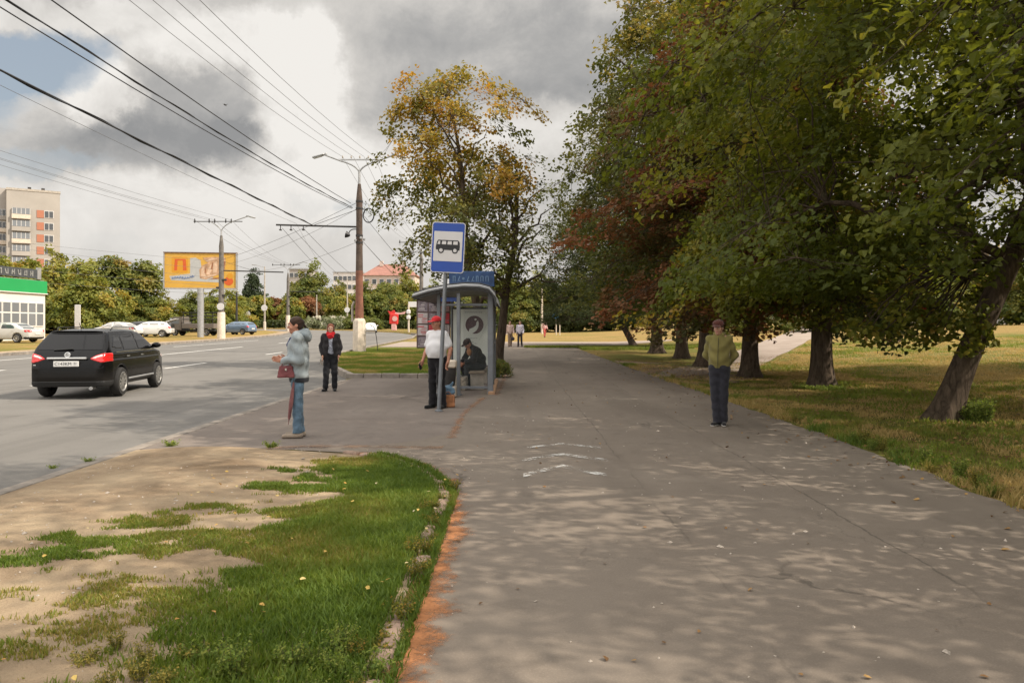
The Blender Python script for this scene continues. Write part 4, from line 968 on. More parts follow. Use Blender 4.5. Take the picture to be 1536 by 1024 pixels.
for k in range(4):
    nms = ('uppermost', 'second', 'third', 'lowest')[k]
    xx = P2[0]+(-2.4, -1.1, -.6, .9)[k]
    wire(f'{nms} of the thin grey wires strung to the post by the billboard', [(xx-.3, -10, 11.6-.25*k), (xx, 68, P2[2]+10.7), (P3[0]-.6+.4*k, 118, P3[2]+10.4)], .011, .75, M_WIREP)
wire('span wire from the rusty lamp post down across the avenue, upper', [(NPX, 43, NPZ+8.55), (P2[0], 68, P2[2]+7.1)], .012, .25)
wire('span wire from the rusty lamp post down across the avenue, middle', [(NPX, 43, NPZ+8.2), (P2[0], 68, P2[2]+6.6)], .010, .45, M_WIREP)
wire('span wire from the lamp post floodlight across the avenue, lower', [(NPX, 43, NPZ+6.3), (P2[0]+3, 68, P2[2]+6.1)], .010, .35, M_WIREP)
for k in range(3):
    wire(('upper', 'middle', 'lower')[k]+' trolley wire sloping off behind the lamp posts', [(NPX-3.2-.6*k, 43, 7.15), (-17-1.5*k, 84, 6.6), (-30-k, 118, 6.9)], .012, .2)
wire('guy wire slanting from the lamp post down into the autumn tree', [(NPX+.3, 43, NPZ+7.7), (-6.1, 43.5, 5.0)], .013, .05)
wire('level wire from the lamp post into the autumn tree', [(NPX, 43, NPZ+8.5), (2, 52, 8.4)], .010, .3)
wire('pale level wire below it, running into the autumn tree', [(NPX, 43, NPZ+8.0), (2, 54, 7.4)], .008, .25, M_WIREP)
for k in range(2):
    wire(('inner', 'outer')[k]+' wire falling from the lamp post to the post behind the tree', [(NPX, 43, NPZ+6.5), (P4[0]+.3*k, P4[1], P4[2]+4.4-.5*k)], .010, .3)
for k in range(5):
    wire(('top', 'second', 'third', 'fourth', 'bottom')[k]+' far wire crossing the pale sky above the apartment block trees', [(-75, 60, 9.2+2.2*k-.3*k*k), (P2[0]-.5, 68, P2[2]+4.0+.75*k)], .010, .6, M_WIREP)
# ------------------------------------------------------------------ billboard
def billboard():
    d = 73; x = px(301, d); z0 = Hf(x, d)
    r = thing('billboard', 'large yellow roadside billboard showing a wrapped sandwich, on a single grey post', 'billboard', (x, d, z0), R(8))
    zc = 6.75-z0+.15; W, Hh = 6.6, 3.35
    m = MB(); m.lathe([(.30, -.1), (.30, zc-Hh/2)], 16); m.build('post', M_GALV, r, True)
    m = MB(); m.box((0, .1, zc), (W, .35, Hh)); pn = m.build('panel', M_YEL, r)
    for (cx, cz, w, h) in ((0, zc+Hh/2+.05, W+.2, .1), (0, zc-Hh/2-.05, W+.2, .1), (-W/2-.05, zc, .1, Hh), (W/2+.05, zc, .1, Hh)):
        m = MB(); m.box((cx, .08, cz), (w, .45, h)); m.build('frame', M_RUST if cz > zc else M_GALV, r)
    f = -.078
    def shp(name, poly, mat, k=0):
        q = MB(); q.prism([(a, zc+b) for a, b in poly], f-.004*k-.003, f-.004*k); return q.build(name, mat, pn)
    shp('amber_square', rrect(1.5, 1.55, .2, -1.9, .55), M_AMB, 0)
    shp('pale_sweep', [(-.95, 1.2), (-.45, 1.25), (.0, 1.0), (.2, -.4), (2.2, -1.0), (2.1, -1.15), (-.4, -1.05), (-2.7, -.95), (-2.85, -.55), (-2.0, -.45), (-.95, -.3)], M_PALEG, 0)
    for poly in ([(-2.42, .0), (-2.35, 1.1), (-2.1, 1.1), (-2.14, .02)], [(-1.6, .02), (-1.62, 1.1), (-1.36, 1.1), (-1.28, .0)], [(-2.1, .97), (-2.1, 1.1), (-1.62, 1.1), (-1.62, .97)]):
        shp('letter_stroke', poly, M_REDOR, 2)
    rng = random.Random(4)
    for k in range(9):
        a = -2.6+k*.23; b = -.72+.05*math.sin(k)+k*.012
        q = MB(); q.tube([(a, f-.012, zc+b-.10), (a+.06, f-.012, zc+b+rng.uniform(.05, .16)), (a+.14, f-.012, zc+b-.05), (a+.2, f-.012, zc+b+rng.uniform(-.1, .1))], .03, 5); q.build('script_stroke', M_INK, pn)
    shp('sandwich', [(-.05, -.75), (-.1, .1), (.15, .5), (.7, .75), (.2, 1.25), (1.2, 1.35), (2.3, 1.3), (2.35, .8), (2.2, -.1), (1.7, -.35), (.9, -.7), (.5, -.85)], M_BREAD, 1)
    for poly in ([(.05, -.6), (.1, .2), (.35, .45), (.35, -.1), (.55, -.6)], [(.55, -.35), (.75, .3), (1.0, .65), (1.05, .1), (.85, -.4)], [(1.15, -.2), (1.2, .7), (1.5, .95), (1.6, .3), (1.5, -.2)], [(.4, .85), (1.0, 1.0), (1.6, 1.2), (1.0, 1.25)], [(.3, -.75), (1.4, -.45), (1.6, -.3), (.9, -.4), (.4, -.6)]):
        shp('filling_fold', poly, M_BREAD2, 2)
    for poly in ([(.95, .15), (1.1, .8), (1.17, .85), (1.12, .1)], [(.38, -.2), (.5, .4), (.56, .35), (.46, -.3)], [(.7, -.85), (1.2, -.72), (1.9, -.62), (1.6, -.8)], [(2.0, .2), (2.2, .9), (2.3, .9), (2.2, .1)]):
        shp('dark_fold', poly, M_BROWN, 3)
    shp('orange_disc', circ(2.62, -1.0, .42, 20), M_REDOR, 1); shp('orange_disc', circ(2.75, -.5, .28, 20), M_AMB, 2)
billboard()
# ------------------------------------------------------------------ the shop with the green fascia
M_LETTR = simple('dull_letter', (.22, .22, .21), .6, 0, .4, 5)
def shop():
    X, YA, YB = -38.8, 38.0, 62.6; z0 = Hf(X-3, 55)-.1
    r = thing('shop', 'low white roadside shop with a bright green fascia and a grid of windows', 'shop building', (X, YB, z0))
    L = YB-YA
    def bx(name, c, d, mat, par=r, bev=0): q = MB(); q.box(c, d, bev=bev); return q.build(name, mat, par)
    bx('wall', (-5.0, -L/2, 2.0), (10, L, 4.0), M_WALLW)
    bx('fascia', (-4.98, -L/2, 4.42), (10.2, L+.2, 1.0), M_GREENF); bx('fascia_edge', (-4.98, -L/2, 3.88), (10.3, L+.3, .06), M_WHITE)
    bx('roof', (-5, -L/2, 4.95), (9.9, L-.1, .05), M_GALV)
    wv = 1.02
    for k in range(11):
        yc = -.75-k*wv
        w = bx('window', (.03, yc, 2.17), (.05, .96, 1.95), M_WHITE)
        bx('pane', (.062, yc, 1.75), (.02, .82, .96), M_GLASSP, w); bx('pane', (.062, yc, 2.70), (.02, .82, .72), M_GLASSP, w)
    # row of letters on the roof, too far to read
    s = bx('roof_sign', (.0, -6.2, 5.45), (.08, 10.5, .72), simple('sign_backing', (.05, .055, .06), .6, 0, .3)); rng = random.Random(9)
    for k in range(13):
        q = MB(); a = -1.7-k*.75
        q.box((.055, a, 5.45), (.03, .10, .45)); q.box((.055, a-.26, 5.45), (.03, .10, .40), (R(rng.uniform(-25, 25)), 0, 0)); q.box((.055, a-.13, 5.45+rng.choice((-.15, 0, .17))), (.032, .26, .09)); q.build('letter', M_LETTR, s)
    bx('roof_sign_end', (.0, -.85, 5.52), (.12, .5, .95), M_GALV, s)
shop()
# ------------------------------------------------------------------ apartment block, far buildings
M_PANEL = simple('grey_panel_wall', (.33, .30, .265), .9, 0, .12, .12)
M_PANELD = simple('darker_panel_wall', (.33, .30, .27), .9, 0, .12, .12)
M_ORANGE = simple('orange_infill', (.36, .14, .08), .7, 0, .1)
M_FRAME = simple('pale_window_frame', (.55, .53, .50), .6)
def flats():
    d = 176; xr = px(90, d); z0 = Hf(-100, d)
    r = thing('apartment_block', 'tall grey panel apartment block with loggias and orange panels beside its windows', 'apartment building', (xr, d, z0), R(33))
    def bx(name, c, dd, mat, par=r): q = MB(); q.box(c, dd); return q.build(name, mat, par)
    top = 1.6+205*d/F-z0-1.2
    bx('wall', (-5.2, 7, top/2), (10.4, 14, top), M_PANEL); bx('wall', (-18, 9.4, top/2+.3), (15.2, 14, top+.6), M_PANELD)
    bx('parapet', (-5.2, 7, top+.25), (10.6, 14.2, .5), M_CONC); bx('roof_house', (-16.5, 8.2, top+2.0), (8, 8, 2.6), M_PANELD)
    for xx in (-3.3, -6): bx('roof_vent', (xx, 3, top+.9), (.7, .7, .9), M_DARK)
    q = MB(); q.tube([(-14, 7, top+3), (-14, 7, top+7)], .07, 6); q.build('aerial', M_DARK, r)
    rng = random.Random(2)
    for f in range(7):
        z = top-5.2-f*2.8
        w = bx('loggia', (-7.6, -.35, z-.75), (3.6, .75, 1.0), M_PANEL if f % 2 else M_CONCW)
        g = bx('loggia_glazing', (-7.6, -.2, z+.5), (3.5, .4, 1.35), M_GLASSP, w)
        for k in range(5): bx('frame', (-9.3+k*.85, -.41, z+.5), (.10, .06, 1.3), M_FRAME, g)
        w = bx('window', (-2.2, -.03, z+.15), (1.9, .1, 1.7), M_FRAME); bx('pane', (-2.65, -.10, z+.15), (.75, .06, 1.45), M_GLASSD, w); bx('pane', (-1.75, -.10, z+.15), (.75, .06, 1.45), M_GLASSD, w)
        bx('orange_panel', (-3.9, -.03, z+.15), (1.4, .12, 1.75), M_ORANGE)
        for k in range(3):
            xx = -11.6-k*2.6
            w = bx('window', (xx, 2.36, z+.2), (2.2, .1, 1.5), M_FRAME)
            for j in range(3): bx('pane', (xx-.7+j*.7, 2.29, z+.2), (.58, .06, 1.3), M_GLASSD if rng.random() < .6 else M_GLASSP, w)
            bx('balcony_front', (xx, 2.2, z-1.0), (2.5, .4, .9), M_CONCW if (f+k) % 3 else M_PANEL)
flats()
def house(label, u0, u1, d, v_eave, v_ridge, wallm, roofm, nwin, rows=2, name='brick_house', vbase=490):
    x0, x1 = px(u0, d), px(u1, d); z0 = Hf((x0+x1)/2, d); W = x1-x0; he = pz(v_eave, d)-z0; hr = pz(v_ridge, d)-z0
    r = thing(name, label, 'building', ((x0+x1)/2, d, z0))
    q = MB(); q.box((0, 6, he/2), (W, 12, he)); q.build('wall', wallm, r)
    q = MB()
    if hr > he+.6: q.add([(-W/2-.5, -.5, he), (W/2+.5, -.5, he), (W/2+.5, 12.5, he), (-W/2-.5, 12.5, he), (-W/2+4, 6, hr), (W/2-4, 6, hr)], [(0, 1, 5, 4), (1, 2, 5), (2, 3, 4, 5), (3, 0, 4), (0, 3, 2, 1)])
    else: q.box((0, 6, he+.2), (W+.5, 12.5, .4))
    rf = q.build('roof', roofm, r)
    if hr > he+.6:
        for xx in (-W*.2, W*.22): q = MB(); q.box((xx, 5, hr+.1), (1.0, 1.0, 1.6)); q.build('chimney', wallm, rf)
    for row in range(rows):
        for k in range(nwin):
            xx = -W/2+W*(k+.5)/nwin; zz = he-1.9-row*3.0
            q = MB(); q.box((xx, -.03, zz), (1.5, .1, 1.7)); w = q.build('window', M_FRAME, r); q = MB(); q.box((xx, -.10, zz), (1.2, .06, 1.4)); q.build('pane', M_GLASSD, w)
house('pale building with a red tiled roof behind the rusty lamp post', 545, 622, 230, 413, 394, simple('pink_grey_render', (.52, .42, .36), .9, 0, .1, .2), simple('red_roof_tiles', (.27, .13, .10), .85, 0, .2, 1), 7)
house('long white flat-roofed building far beyond the round trees', 500, 542, 260, 409, 409, simple('white_render', (.62, .58, .54), .9, 0, .06, .2), M_GALV, 6)
house('grey block glimpsed behind the lamp post at the bend', 434, 462, 250, 404, 404, M_PANELD, M_GALV, 4)
def white_wall():
    x0, x1, y = 37, 50, 112; z0 = Hf(60, y)
    r = thing('park_wall', 'low white wall along the far side of the park lawn', 'wall', (60, y, z0))
    q = MB(); q.box((0, 0, .35), (x1-x0, .3, 1.0)); q.build('wall', M_CONC, r); q = MB(); q.box((0, 0, .9), (x1-x0+.1, .4, .1)); q.build('coping', M_CONC, r)
white_wall()
def kiosk():
    d = 85; x = px(1497, d); z0 = Hf(x, d)
    r = thing('garden_shed', 'small white shed with a pitched roof across the lawn', 'shed', (x, d, z0))
    q = MB(); q.box((0, 1, .8), (2.0, 2, 1.6)); q.build('wall', M_WALLW, r)
    q = MB(); q.prism([(-1.15, 1.6), (1.15, 1.6), (0, 2.5)], -.1, 2.1); q.build('roof', M_PALEG, r); q = MB(); q.box((.2, -.02, .7), (.7, .06, 1.4)); q.build('door', M_GALV, r)
kiosk()
# ------------------------------------------------------------------ red sculpture, traffic signal, stake, ribbon
def sculpture():
    d = 128; x = px(591, d); z0 = Hf(x, d)
    r = thing('sculpture', 'red and pink street sculpture with outspread ribbon arms by the bend', 'sculpture', (x, d, z0))
    q = MB(); q.box((0, 0, .55), (.8, .8, 1.1), bev=.06); q.build('plinth', M_PINKW, r)
    q = MB(); q.box((0, 0, 1.95), (1.45, .8, 1.8), (0, R(4), 0), .12); q.build('body', M_RED, r, True)
    for k, poly in enumerate(([(-.7, 2.7), (-1.05, 3.35), (-.5, 3.2), (.0, 3.5), (.3, 3.0), (0, 2.75)], [(0, 2.75), (.3, 3.1), (1.1, 3.0), (2.0, 3.25), (1.8, 2.8), (.8, 2.7)])):
        q = MB(); q.prism(poly, -.15-.02*k, .15+.02*k); q.build('ribbon', M_PINKW if k else M_RED, r)
    q = MB(); q.prism(circ(.2, 2.0, .45, 14), -.45, -.42); q.build('white_emblem', M_PINKW, r)
sculpture()
def signal():
    d = 112; x = px(613, d); z0 = Hf(x, d)
    r = thing('traffic_signal', 'white traffic signal post with a horizontal board, beyond the notice board', 'traffic signal', (x, d, z0))
    q = MB(); q.lathe([(.14, -.1), (.12, 4.2)], 10); q.build('post', M_CONCW, r)
    q = MB(); q.box((.75, 0, 4.1), (1.6, .1, .8), bev=.03); q.build('board', M_SIGNW, r)
    for z in (3.0, 2.2): q = MB(); q.box((0, -.2, z), (.6, .3, .65), bev=.12); q.build('lamp_housing', M_SIGNW, r)
signal()
def stake():
    q = MB(); q.tube([(0, 0, -.1), (-.08, 0, .7), (-.2, .02, 1.35), (-.45, .02, 1.5)], .022, 6)
    o = q.build('stake', M_DARK); o.location = (px(567, 44), 44, Hf(-8, 44)); tag(o, 'thin bent dark metal stake in the verge beside the lamp post foot', 'stake')
stake()
def ribbon():
    r = thing('ribbon', 'small red cloth ribbon tied on a low bough near the leaning tree', 'ribbon', (px(1383, 13.5), 13.5, pz(470, 13.5)))
    S = SDF((-.2, -.2, -.25), (.2, .2, .2), .012); S.ell((0, 0, .05), (.05, .04, .045)); S.cone((0, 0, .03), (.05, .02, -.13), .035, .03, .02, (1, .5, 1)); S.cone((0, 0, .03), (-.05, -.02, -.1), .035, .025, .02, (1, .5, 1)); S.ell((-.06, 0, .07), (.06, .03, .04)); S.ell((.06, 0, .08), (.055, .03, .04))
    sdf_obj('bow', S, simple('red_cloth', (.5, .012, .02), .8), r)
ribbon()
# ------------------------------------------------------------------ distant planting
FARP = dict(twig=True, fine_twigs=False, hollow=.5)
park_a = tree_meshes(31, 10, 1.0, 3.7, .22, nclump=75, nsub=9, per=13, leaf=.36, clump_r=.75, spray=.35, prof='broad', tint=mixed, limbs=8, **FARP)
park_b = tree_meshes(32, 10, 1.2, 3.2, .2, nclump=70, nsub=9, per=13, leaf=.36, clump_r=.75, spray=.35, prof='tall', tint=top_y, limbs=8, **FARP)
park_c = tree_meshes(33, 9, .6, 3.9, .2, nclump=80, nsub=9, per=13, leaf=.38, clump_r=.8, spray=.35, prof='broad', tint=top_y, limbs=8, lobes=.4, **FARP)
round_a = tree_meshes(34, 7.0, 1.5, 2.9, .2, nclump=70, nsub=9, per=10, leaf=.42, clump_r=.6, spray=.3, prof='round', tint=mixed, limbs=6, lobes=.12, droop=.1, **FARP)
round_b = tree_meshes(35, 7.0, 1.3, 3.0, .2, nclump=70, nsub=9, per=10, leaf=.42, clump_r=.6, spray=.3, prof='round', tint=top_y, limbs=6, lobes=.15, droop=.1, **FARP)
conif = tree_meshes(36, 12, 1.0, 3.4, .2, nclump=150, nsub=7, per=9, leaf=.36, clump_r=.6, spray=.3, prof='cone', limbs=6, lobes=.1, droop=.4, **FARP)
shrub = tree_meshes(37, 2.2, .15, 1.6, .05, nclump=40, nsub=8, per=8, leaf=.2, clump_r=.35, spray=.2, prof='round', tint=mixed, limbs=5, lobes=.25, **FARP)
def plant(u, d, vtop, ms, mat, label, base_h, name='park_tree', rz=0, wide=1.0, group=None, cat='tree', dx=None):
    x = px(u, d); z0 = Hf(x, d); s = (pz(vtop, d)-z0)/base_h
    tree(name, label, ms, (M_BARKP, mat), (x, d, z0-.05), R(rz), (s*wide, s*wide, s), group, cat)
G1 = 'trees behind the parked cars'
plant(-12, 84, 384, park_a, OLIVE, 'yellow-green tree behind the shop, cut by the picture edge', 10, rz=20, group=G1)
plant(38, 90, 378, park_b, OLIVE, 'yellow-green tree straight below the tall apartment block', 10, rz=80, group=G1)
plant(82, 86, 384, park_c, OLIVE, 'bushy tree at the corner of the shop roof', 9, rz=140, group=G1)
plant(132, 76, 402, park_c, OLIVE, 'bright yellowish tree behind the short white post, lowest of its clump', 9, rz=10, group=G1)
plant(122, 97, 392, park_a, OLIVE, 'green tree top between the shop trees and the tall pair', 10, rz=250, group=G1)
plant(176, 90, 374, park_b, HEDGE, 'tallest upright tree of the pair beside the billboard', 10, rz=200, group=G1)
plant(215, 92, 382, park_b, HEDGE, 'upright green tree next to the billboard edge', 10, rz=310, wide=.95, group=G1)
plant(160, 84, 440, park_c, HEDGE, 'low dark tree behind the white coupe', 9, rz=60, group=G1)
plant(205, 86, 446, park_a, HEDGE, 'low dark tree behind the black estate car', 10, rz=190, wide=1.4, group=G1)
plant(248, 90, 442, park_c, OLIVE, 'low pale tree behind the open hatchback', 9, rz=270, wide=1.1, group=G1)
plant(285, 100, 438, park_a, HEDGE, 'tree under the billboard panel', 10, rz=300, wide=1.3, group=G1)
plant(322, 104, 434, park_c, OLIVE, 'yellow tree behind the billboard post', 9, rz=33, wide=1.1, group=G1)
plant(352, 112, 436, park_a, OLIVE, 'yellowish tree beside the far edge of the billboard', 10, rz=120, wide=1.2, group=G1)
plant(380, 170, 404, conif, FIR, 'pointed dark conifer rising alone against the sky', 12, 'conifer')
G2 = 'round park trees along the bend'
rl = ('first', 'second', 'third', 'fourth', 'fifth', 'sixth', 'seventh', 'eighth', 'ninth', 'tenth', 'eleventh')
for k, (u, v, mt) in enumerate(((362, 446, HEDGE), (388, 444, OLIVE), (413, 448, RUST), (438, 447, OLIVE), (462, 446, RUST), (486, 445, HEDGE), (510, 446, OLIVE), (538, 440, HEDGE), (566, 441, HEDGE), (596, 446, HEDGE), (624, 450, HEDGE))):
    what = 'reddish' if mt is RUST else ('yellow-green' if mt is OLIVE else 'green')
    plant(u, 152+4*(k % 3), v, round_a if k % 2 else round_b, mt, f'{rl[k]} of the rounded park trees counted from the billboard, {what}', 7.0, 'round_tree', 47*k, 1.06, G2)
G3 = 'tall trees far beyond the bend'
for k, (u, v, mt, ms, hb, w, lab) in enumerate(((470, 400, HEDGE, park_c, 9, .9, 'broad tall tree rising over the rounded ones'), (446, 424, HEDGE, park_a, 10, 1.0, 'lower tree beside the lamp post at the bend'), (510, 426, HEDGE, park_c, 9, .9, 'mid green tree under the white building'), (548, 424, HEDGE, park_a, 10, 1.1, 'tree right in front of the red-roofed house'), (580, 418, HEDGE, park_b, 10, 1.2, 'tree hiding the end of the red-roofed house'), (612, 412, OLIVE, park_c, 9, .9, 'tree seen under the autumn tree boughs'), (590, 430, HEDGE, park_c, 9, 1.0, 'dark tree over the red sculpture'), (650, 425, HEDGE, park_c, 9, 1.0, 'tree behind the notice board'), (700, 430, HEDGE, park_a, 10, 1.2, 'tree behind the bus shelter'))):
    plant(u, 188+6*(k % 3), v, ms, mt, lab, hb, 'park_tree', 61*k, w, G3)
G4 = 'park trees past the end of the footpath'
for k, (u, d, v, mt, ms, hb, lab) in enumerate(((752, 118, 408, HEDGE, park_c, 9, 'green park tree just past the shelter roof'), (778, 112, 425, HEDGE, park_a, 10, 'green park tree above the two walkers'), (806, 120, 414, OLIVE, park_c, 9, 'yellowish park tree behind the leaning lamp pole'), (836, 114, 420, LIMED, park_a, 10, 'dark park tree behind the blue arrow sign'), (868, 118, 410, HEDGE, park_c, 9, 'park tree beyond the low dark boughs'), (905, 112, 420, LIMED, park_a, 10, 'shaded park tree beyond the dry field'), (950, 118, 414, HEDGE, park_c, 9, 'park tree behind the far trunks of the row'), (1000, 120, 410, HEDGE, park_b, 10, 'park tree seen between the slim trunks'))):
    plant(u, d, v, ms, mt, lab, hb, 'park_tree', 37*k, 1.15, G4)
G5 = 'trees along the far side of the lawn'
for k, u in enumerate((1070, 1130, 1185, 1240, 1300, 1350, 1400, 1450, 1505, 1560)):
    d = 74+9*(k % 3); v = (425, 400, 420, 385, 405, 372, 396, 362, 385, 372)[k]
    ms, hb = ((park_a, 10), (park_c, 9), (park_b, 10))[k % 3]
    plant(u, d, v, ms, (HEDGE, LIMED, OLIVE)[(k*2) % 3] if k != 7 else MAPLE, f'{rl[min(k,10)]} far tree across the lawn, counted rightwards from the olive-jacketed man', hb, 'park_tree', 71*k, 1.25, G5)
for k, (u, lab) in enumerate(((470, 'whitish flowering shrub by the bare concrete pole'), (488, 'pale flowering shrub under the fifth round tree'), (505, 'cream flowering shrub under the sixth round tree'), (530, 'light green shrub beside the slender pole'), (556, 'low green shrub behind the lamp post foot'), (640, 'low green shrub beside the traffic signal'))):
    FLW = FLW if k else leaf_mat('pale_flowers', [(0, (.10, .12, .04)), (.45, (.24, .26, .14)), (.7, (.5, .48, .38)), (1, (.6, .56, .46))], .3)
    plant(u, 138, 474, shrub, FLW if k < 3 else HEDGE, lab, 2.2, 'shrub', 50*k, 1.2, 'shrubs under the round trees', 'shrub')
def hedge():
    d = 146; x0, x1 = px(352, d), px(640, d); rng = np.random.default_rng(4); N = 9000
    C = np.stack([rng.uniform(x0, x1, N), d+rng.normal(size=N)*.5, rng.uniform(.1, 1.6, N)], 1); C[:, 2] += H(C[:, 0], C[:, 1])
    V, Q = leaf_cards(rng, C, rng.normal(size=(N, 3)), .34)
    r = thing('hedge', 'long low dark clipped hedge below the round trees', 'hedge', (0, 0, 0))
    link('foliage', np_mesh('foliage', V, [Q], attrs={'tint': np.repeat(rng.uniform(0, .6, N), 2)}), r, LIMED)
hedge()
# ------------------------------------------------------------------ autumn trees behind the shelter
aut = lambda C, t, r, rng: np.clip(.16+.52*t**1.1-.0*r+.12*(C[:, 0] > 0)*(t > .3)+rng.normal(size=len(t))*.16, 0, 1)
am = tree_meshes(51, 11.6, 2.7, 2.75, .20, (-.05, 0), nclump=140, nsub=7, per=22, leaf=.135, clump_r=.58, spray=.22, prof='boxy', offset=(-1.3, 0), tint=aut, limbs=13, hollow=.55, lobes=.42, sparse=-.10, droop=.12)
tree('maple_tree', 'autumn tree with golden orange top rising behind the bus shelter', am, (M_BARK, MAPLE), (px(722, 30), 30, Hf(-1, 30)), R(0))
am2 = tree_meshes(52, 9.2, 3.0, 2.7, .20, (.17, .0), nclump=60, nsub=6, per=9, leaf=.13, clump_r=.5, spray=.25, prof='broad', tint=mixed, limbs=12, hollow=.5, lobes=.4, sparse=-.05, droop=.1)
tree('maple_tree', 'thin half-bare greenish tree with a forked leaning trunk next to the golden tree', am2, (M_BARK, LIMEY), (px(744, 31), 31, Hf(-.6, 31)), R(0))
bush = tree_meshes(53, 1.1, .08, .8, .03, nclump=30, nsub=7, per=9, leaf=.10, clump_r=.22, spray=.12, prof='round', tint=mixed, limbs=4, lobes=.3)
for u, d, s, lab in ((752, 23.2, .5, 'low green bush at the far corner of the shelter'), (757, 24.6, .45, 'smaller green bush on the path edge behind the shelter')):
    tree('bush', lab, bush, (M_BARKP, HEDGE), (px(u, d)-.25, d, Hf(-.5, d)), R(60*d), s, 'bushes behind the shelter', 'bush')
# ------------------------------------------------------------------ grass, weeds, fallen leaves, edging
def vnoise(X, Y, s, seed=0, oct=3):
    """value noise on arrays"""
    X = np.asarray(X)*s; Y = np.asarray(Y)*s; out = np.zeros(X.shape); a = 1.0; tot = 0
    for o in range(oct):
        rng = np.random.default_rng(seed+o*17); G = rng.uniform(0, 1, (256, 256))
        i = np.floor(X).astype(int); j = np.floor(Y).astype(int); f = X-i; g = Y-j; f = f*f*(3-2*f); g = g*g*(3-2*g)
        q = lambda a_, b_: G[a_ % 256, b_ % 256]
        out += a*((q(i, j)*(1-f)+q(i+1, j)*f)*(1-g)+(q(i, j+1)*(1-f)+q(i+1, j+1)*f)*g); tot += a; a *= .5; X = X*2.03+11; Y = Y*2.03+5
    return out/tot
sst = lambda v, a, b: (lambda t: t*t*(3-2*t))(np.clip((v-a)/(b-a), 0, 1))
GRASS = leaf_mat('grass_blade', [(0, (.075, .125, .020)), (.35, (.135, .19, .030)), (.6, (.19, .20, .040)), (.8, (.28, .235, .065)), (1, (.40, .30, .12))], .38, .6)
def blades(name, X, Y, Z, hgt, tint, seed, width=.006, lean=.5):
    rng = np.random.default_rng(seed); n = len(X); a = rng.uniform(0, 6.28, n); b = rng.uniform(0, 6.28, n)
    P = np.stack([X, Y, Z], 1); w = np.stack([np.cos(a), np.sin(a), np.zeros(n)], 1)*(width*rng.uniform(.6, 1.3, n))[:, None]
    ln = np.stack([np.cos(b), np.sin(b), np.zeros(n)], 1)*(hgt*lean*rng.uniform(.2, 1.2, n))[:, None]; up = np.zeros((n, 3)); up[:, 2] = hgt
    V = np.stack([P-w, P+w, P+up*.55+ln*.35-w*.8, P+up*.55+ln*.35+w*.8, P+up*.95+ln], 1).reshape(-1, 3)
    i = np.arange(n)[:, None]*5
    me = np_mesh(name, V, [i+np.array([[0, 1, 3, 2]]), i+np.array([[2, 3, 4]])], False, attrs={'tint': np.clip(np.concatenate([tint, tint]), 0, 1)})
    return tag(link('grass', me, None, GRASS), kind='stuff')
def near_patch():
    rng = np.random.default_rng(1); n = 520000
    Y = 2.6+rng.uniform(0, 1, n)**.8*7.1; xl = np.interp(Y, [2.5, 4.5, 6, 7.2, 8, 9, 9.4, 9.65], [-4.7, -4.3, -3.3, -2.85, -2.75, -2.3, -1.7, -1.3])
    X = rng.uniform(-4.9, -.50, n)
    g = vnoise(X*.75, Y*1.7, 1.3, 5, 4); g2 = vnoise(X, Y*1.8, 4.2, 9, 3)
    edge = sst(X-xl, -.25, .75)
    dens = sst(g*.62+g2*.38+.30*sst(X, -2.0, -1.1)+.16*edge, .66, .80)*sst(X-xl+.5*(g2-.5), -.25, .45)
    xe = np.interp(Y, [0, 7.0, 7.6, 8.3, 9.0, 9.4, 9.64, 9.8], [-.62, -.62, -.75, -1.02, -1.49, -2.06, -2.9, -3.1])
    dens = np.maximum(dens*.95, 0)*np.where(X > xe+.10, .25, 1)*(X < xe+.13)*np.where((X > xe-.06) & (X < xe+.06), .12, 1)
    keep = rng.uniform(0, 1, n) < dens*.74; X, Y, g, g2, dens = X[keep], Y[keep], g[keep], g2[keep], dens[keep]
    d2 = vnoise(X, Y*1.3, .9, 31, 3)
    tint = .20+.50*sst(d2+.16*(sst(X, -1.3, -2.6)-.5), .36, .78)+rng.normal(size=len(X))*.13-.12*sst(X, -1.6, -.9)
    h = (.018+.034*sst(X, -2.2, -.9)+.024*g2)*(.6+.7*rng.uniform(0, 1, len(X)))*np.where(tint > .5, .85, 1.1)
    t = (X-(-4.85))/(-.62+4.85); Z = H(X, Y)+.002+.05*np.sin(math.pi*np.clip(t, 0, 1))
    blades('verge_grass', X, Y, Z, h, tint, 2, .0042, .7)
near_patch()
def lawn():
    rng = np.random.default_rng(3); n = 330000
    Y = 4.5+rng.uniform(0, 1, n)**1.15*26; X = 4.35+rng.uniform(0, 1, n)**1.25*13
    e = np.interp(Y, [4, 6, 10.8, 20, 45], [4.4, 4.38, 4.55, 4.5, 4.1])
    g = vnoise(X, Y, .9, 40, 4); g2 = vnoise(X, Y, 3.5, 44, 3); dirt = np.exp(-((Y-25)/3.8)**4)*sst(X, 8.2, 6.5)
    dens = (.35+.65*sst(g2, .35, .6))*(1-.85*dirt)*sst(X-e+.16*(g2-.5)*2, -.06, .10)
    k = rng.uniform(0, 1, n) < dens*.8; X, Y, g, g2, e = X[k], Y[k], g[k], g2[k], e[k]
    near = np.exp(-(X-e)/.55)
    tint = np.clip(.52+.85*sst(g, .37, .58)-.45*near*sst(g2, .35, .6)+rng.normal(size=len(X))*.11, 0, 1)
    h = (.030+.03*g2+.07*near*sst(g2, .42, .62))*rng.uniform(.6, 1.4, len(X))
    blades('lawn_grass', X, Y, H(X, Y), h, tint, 5, .0055, .8)
lawn()
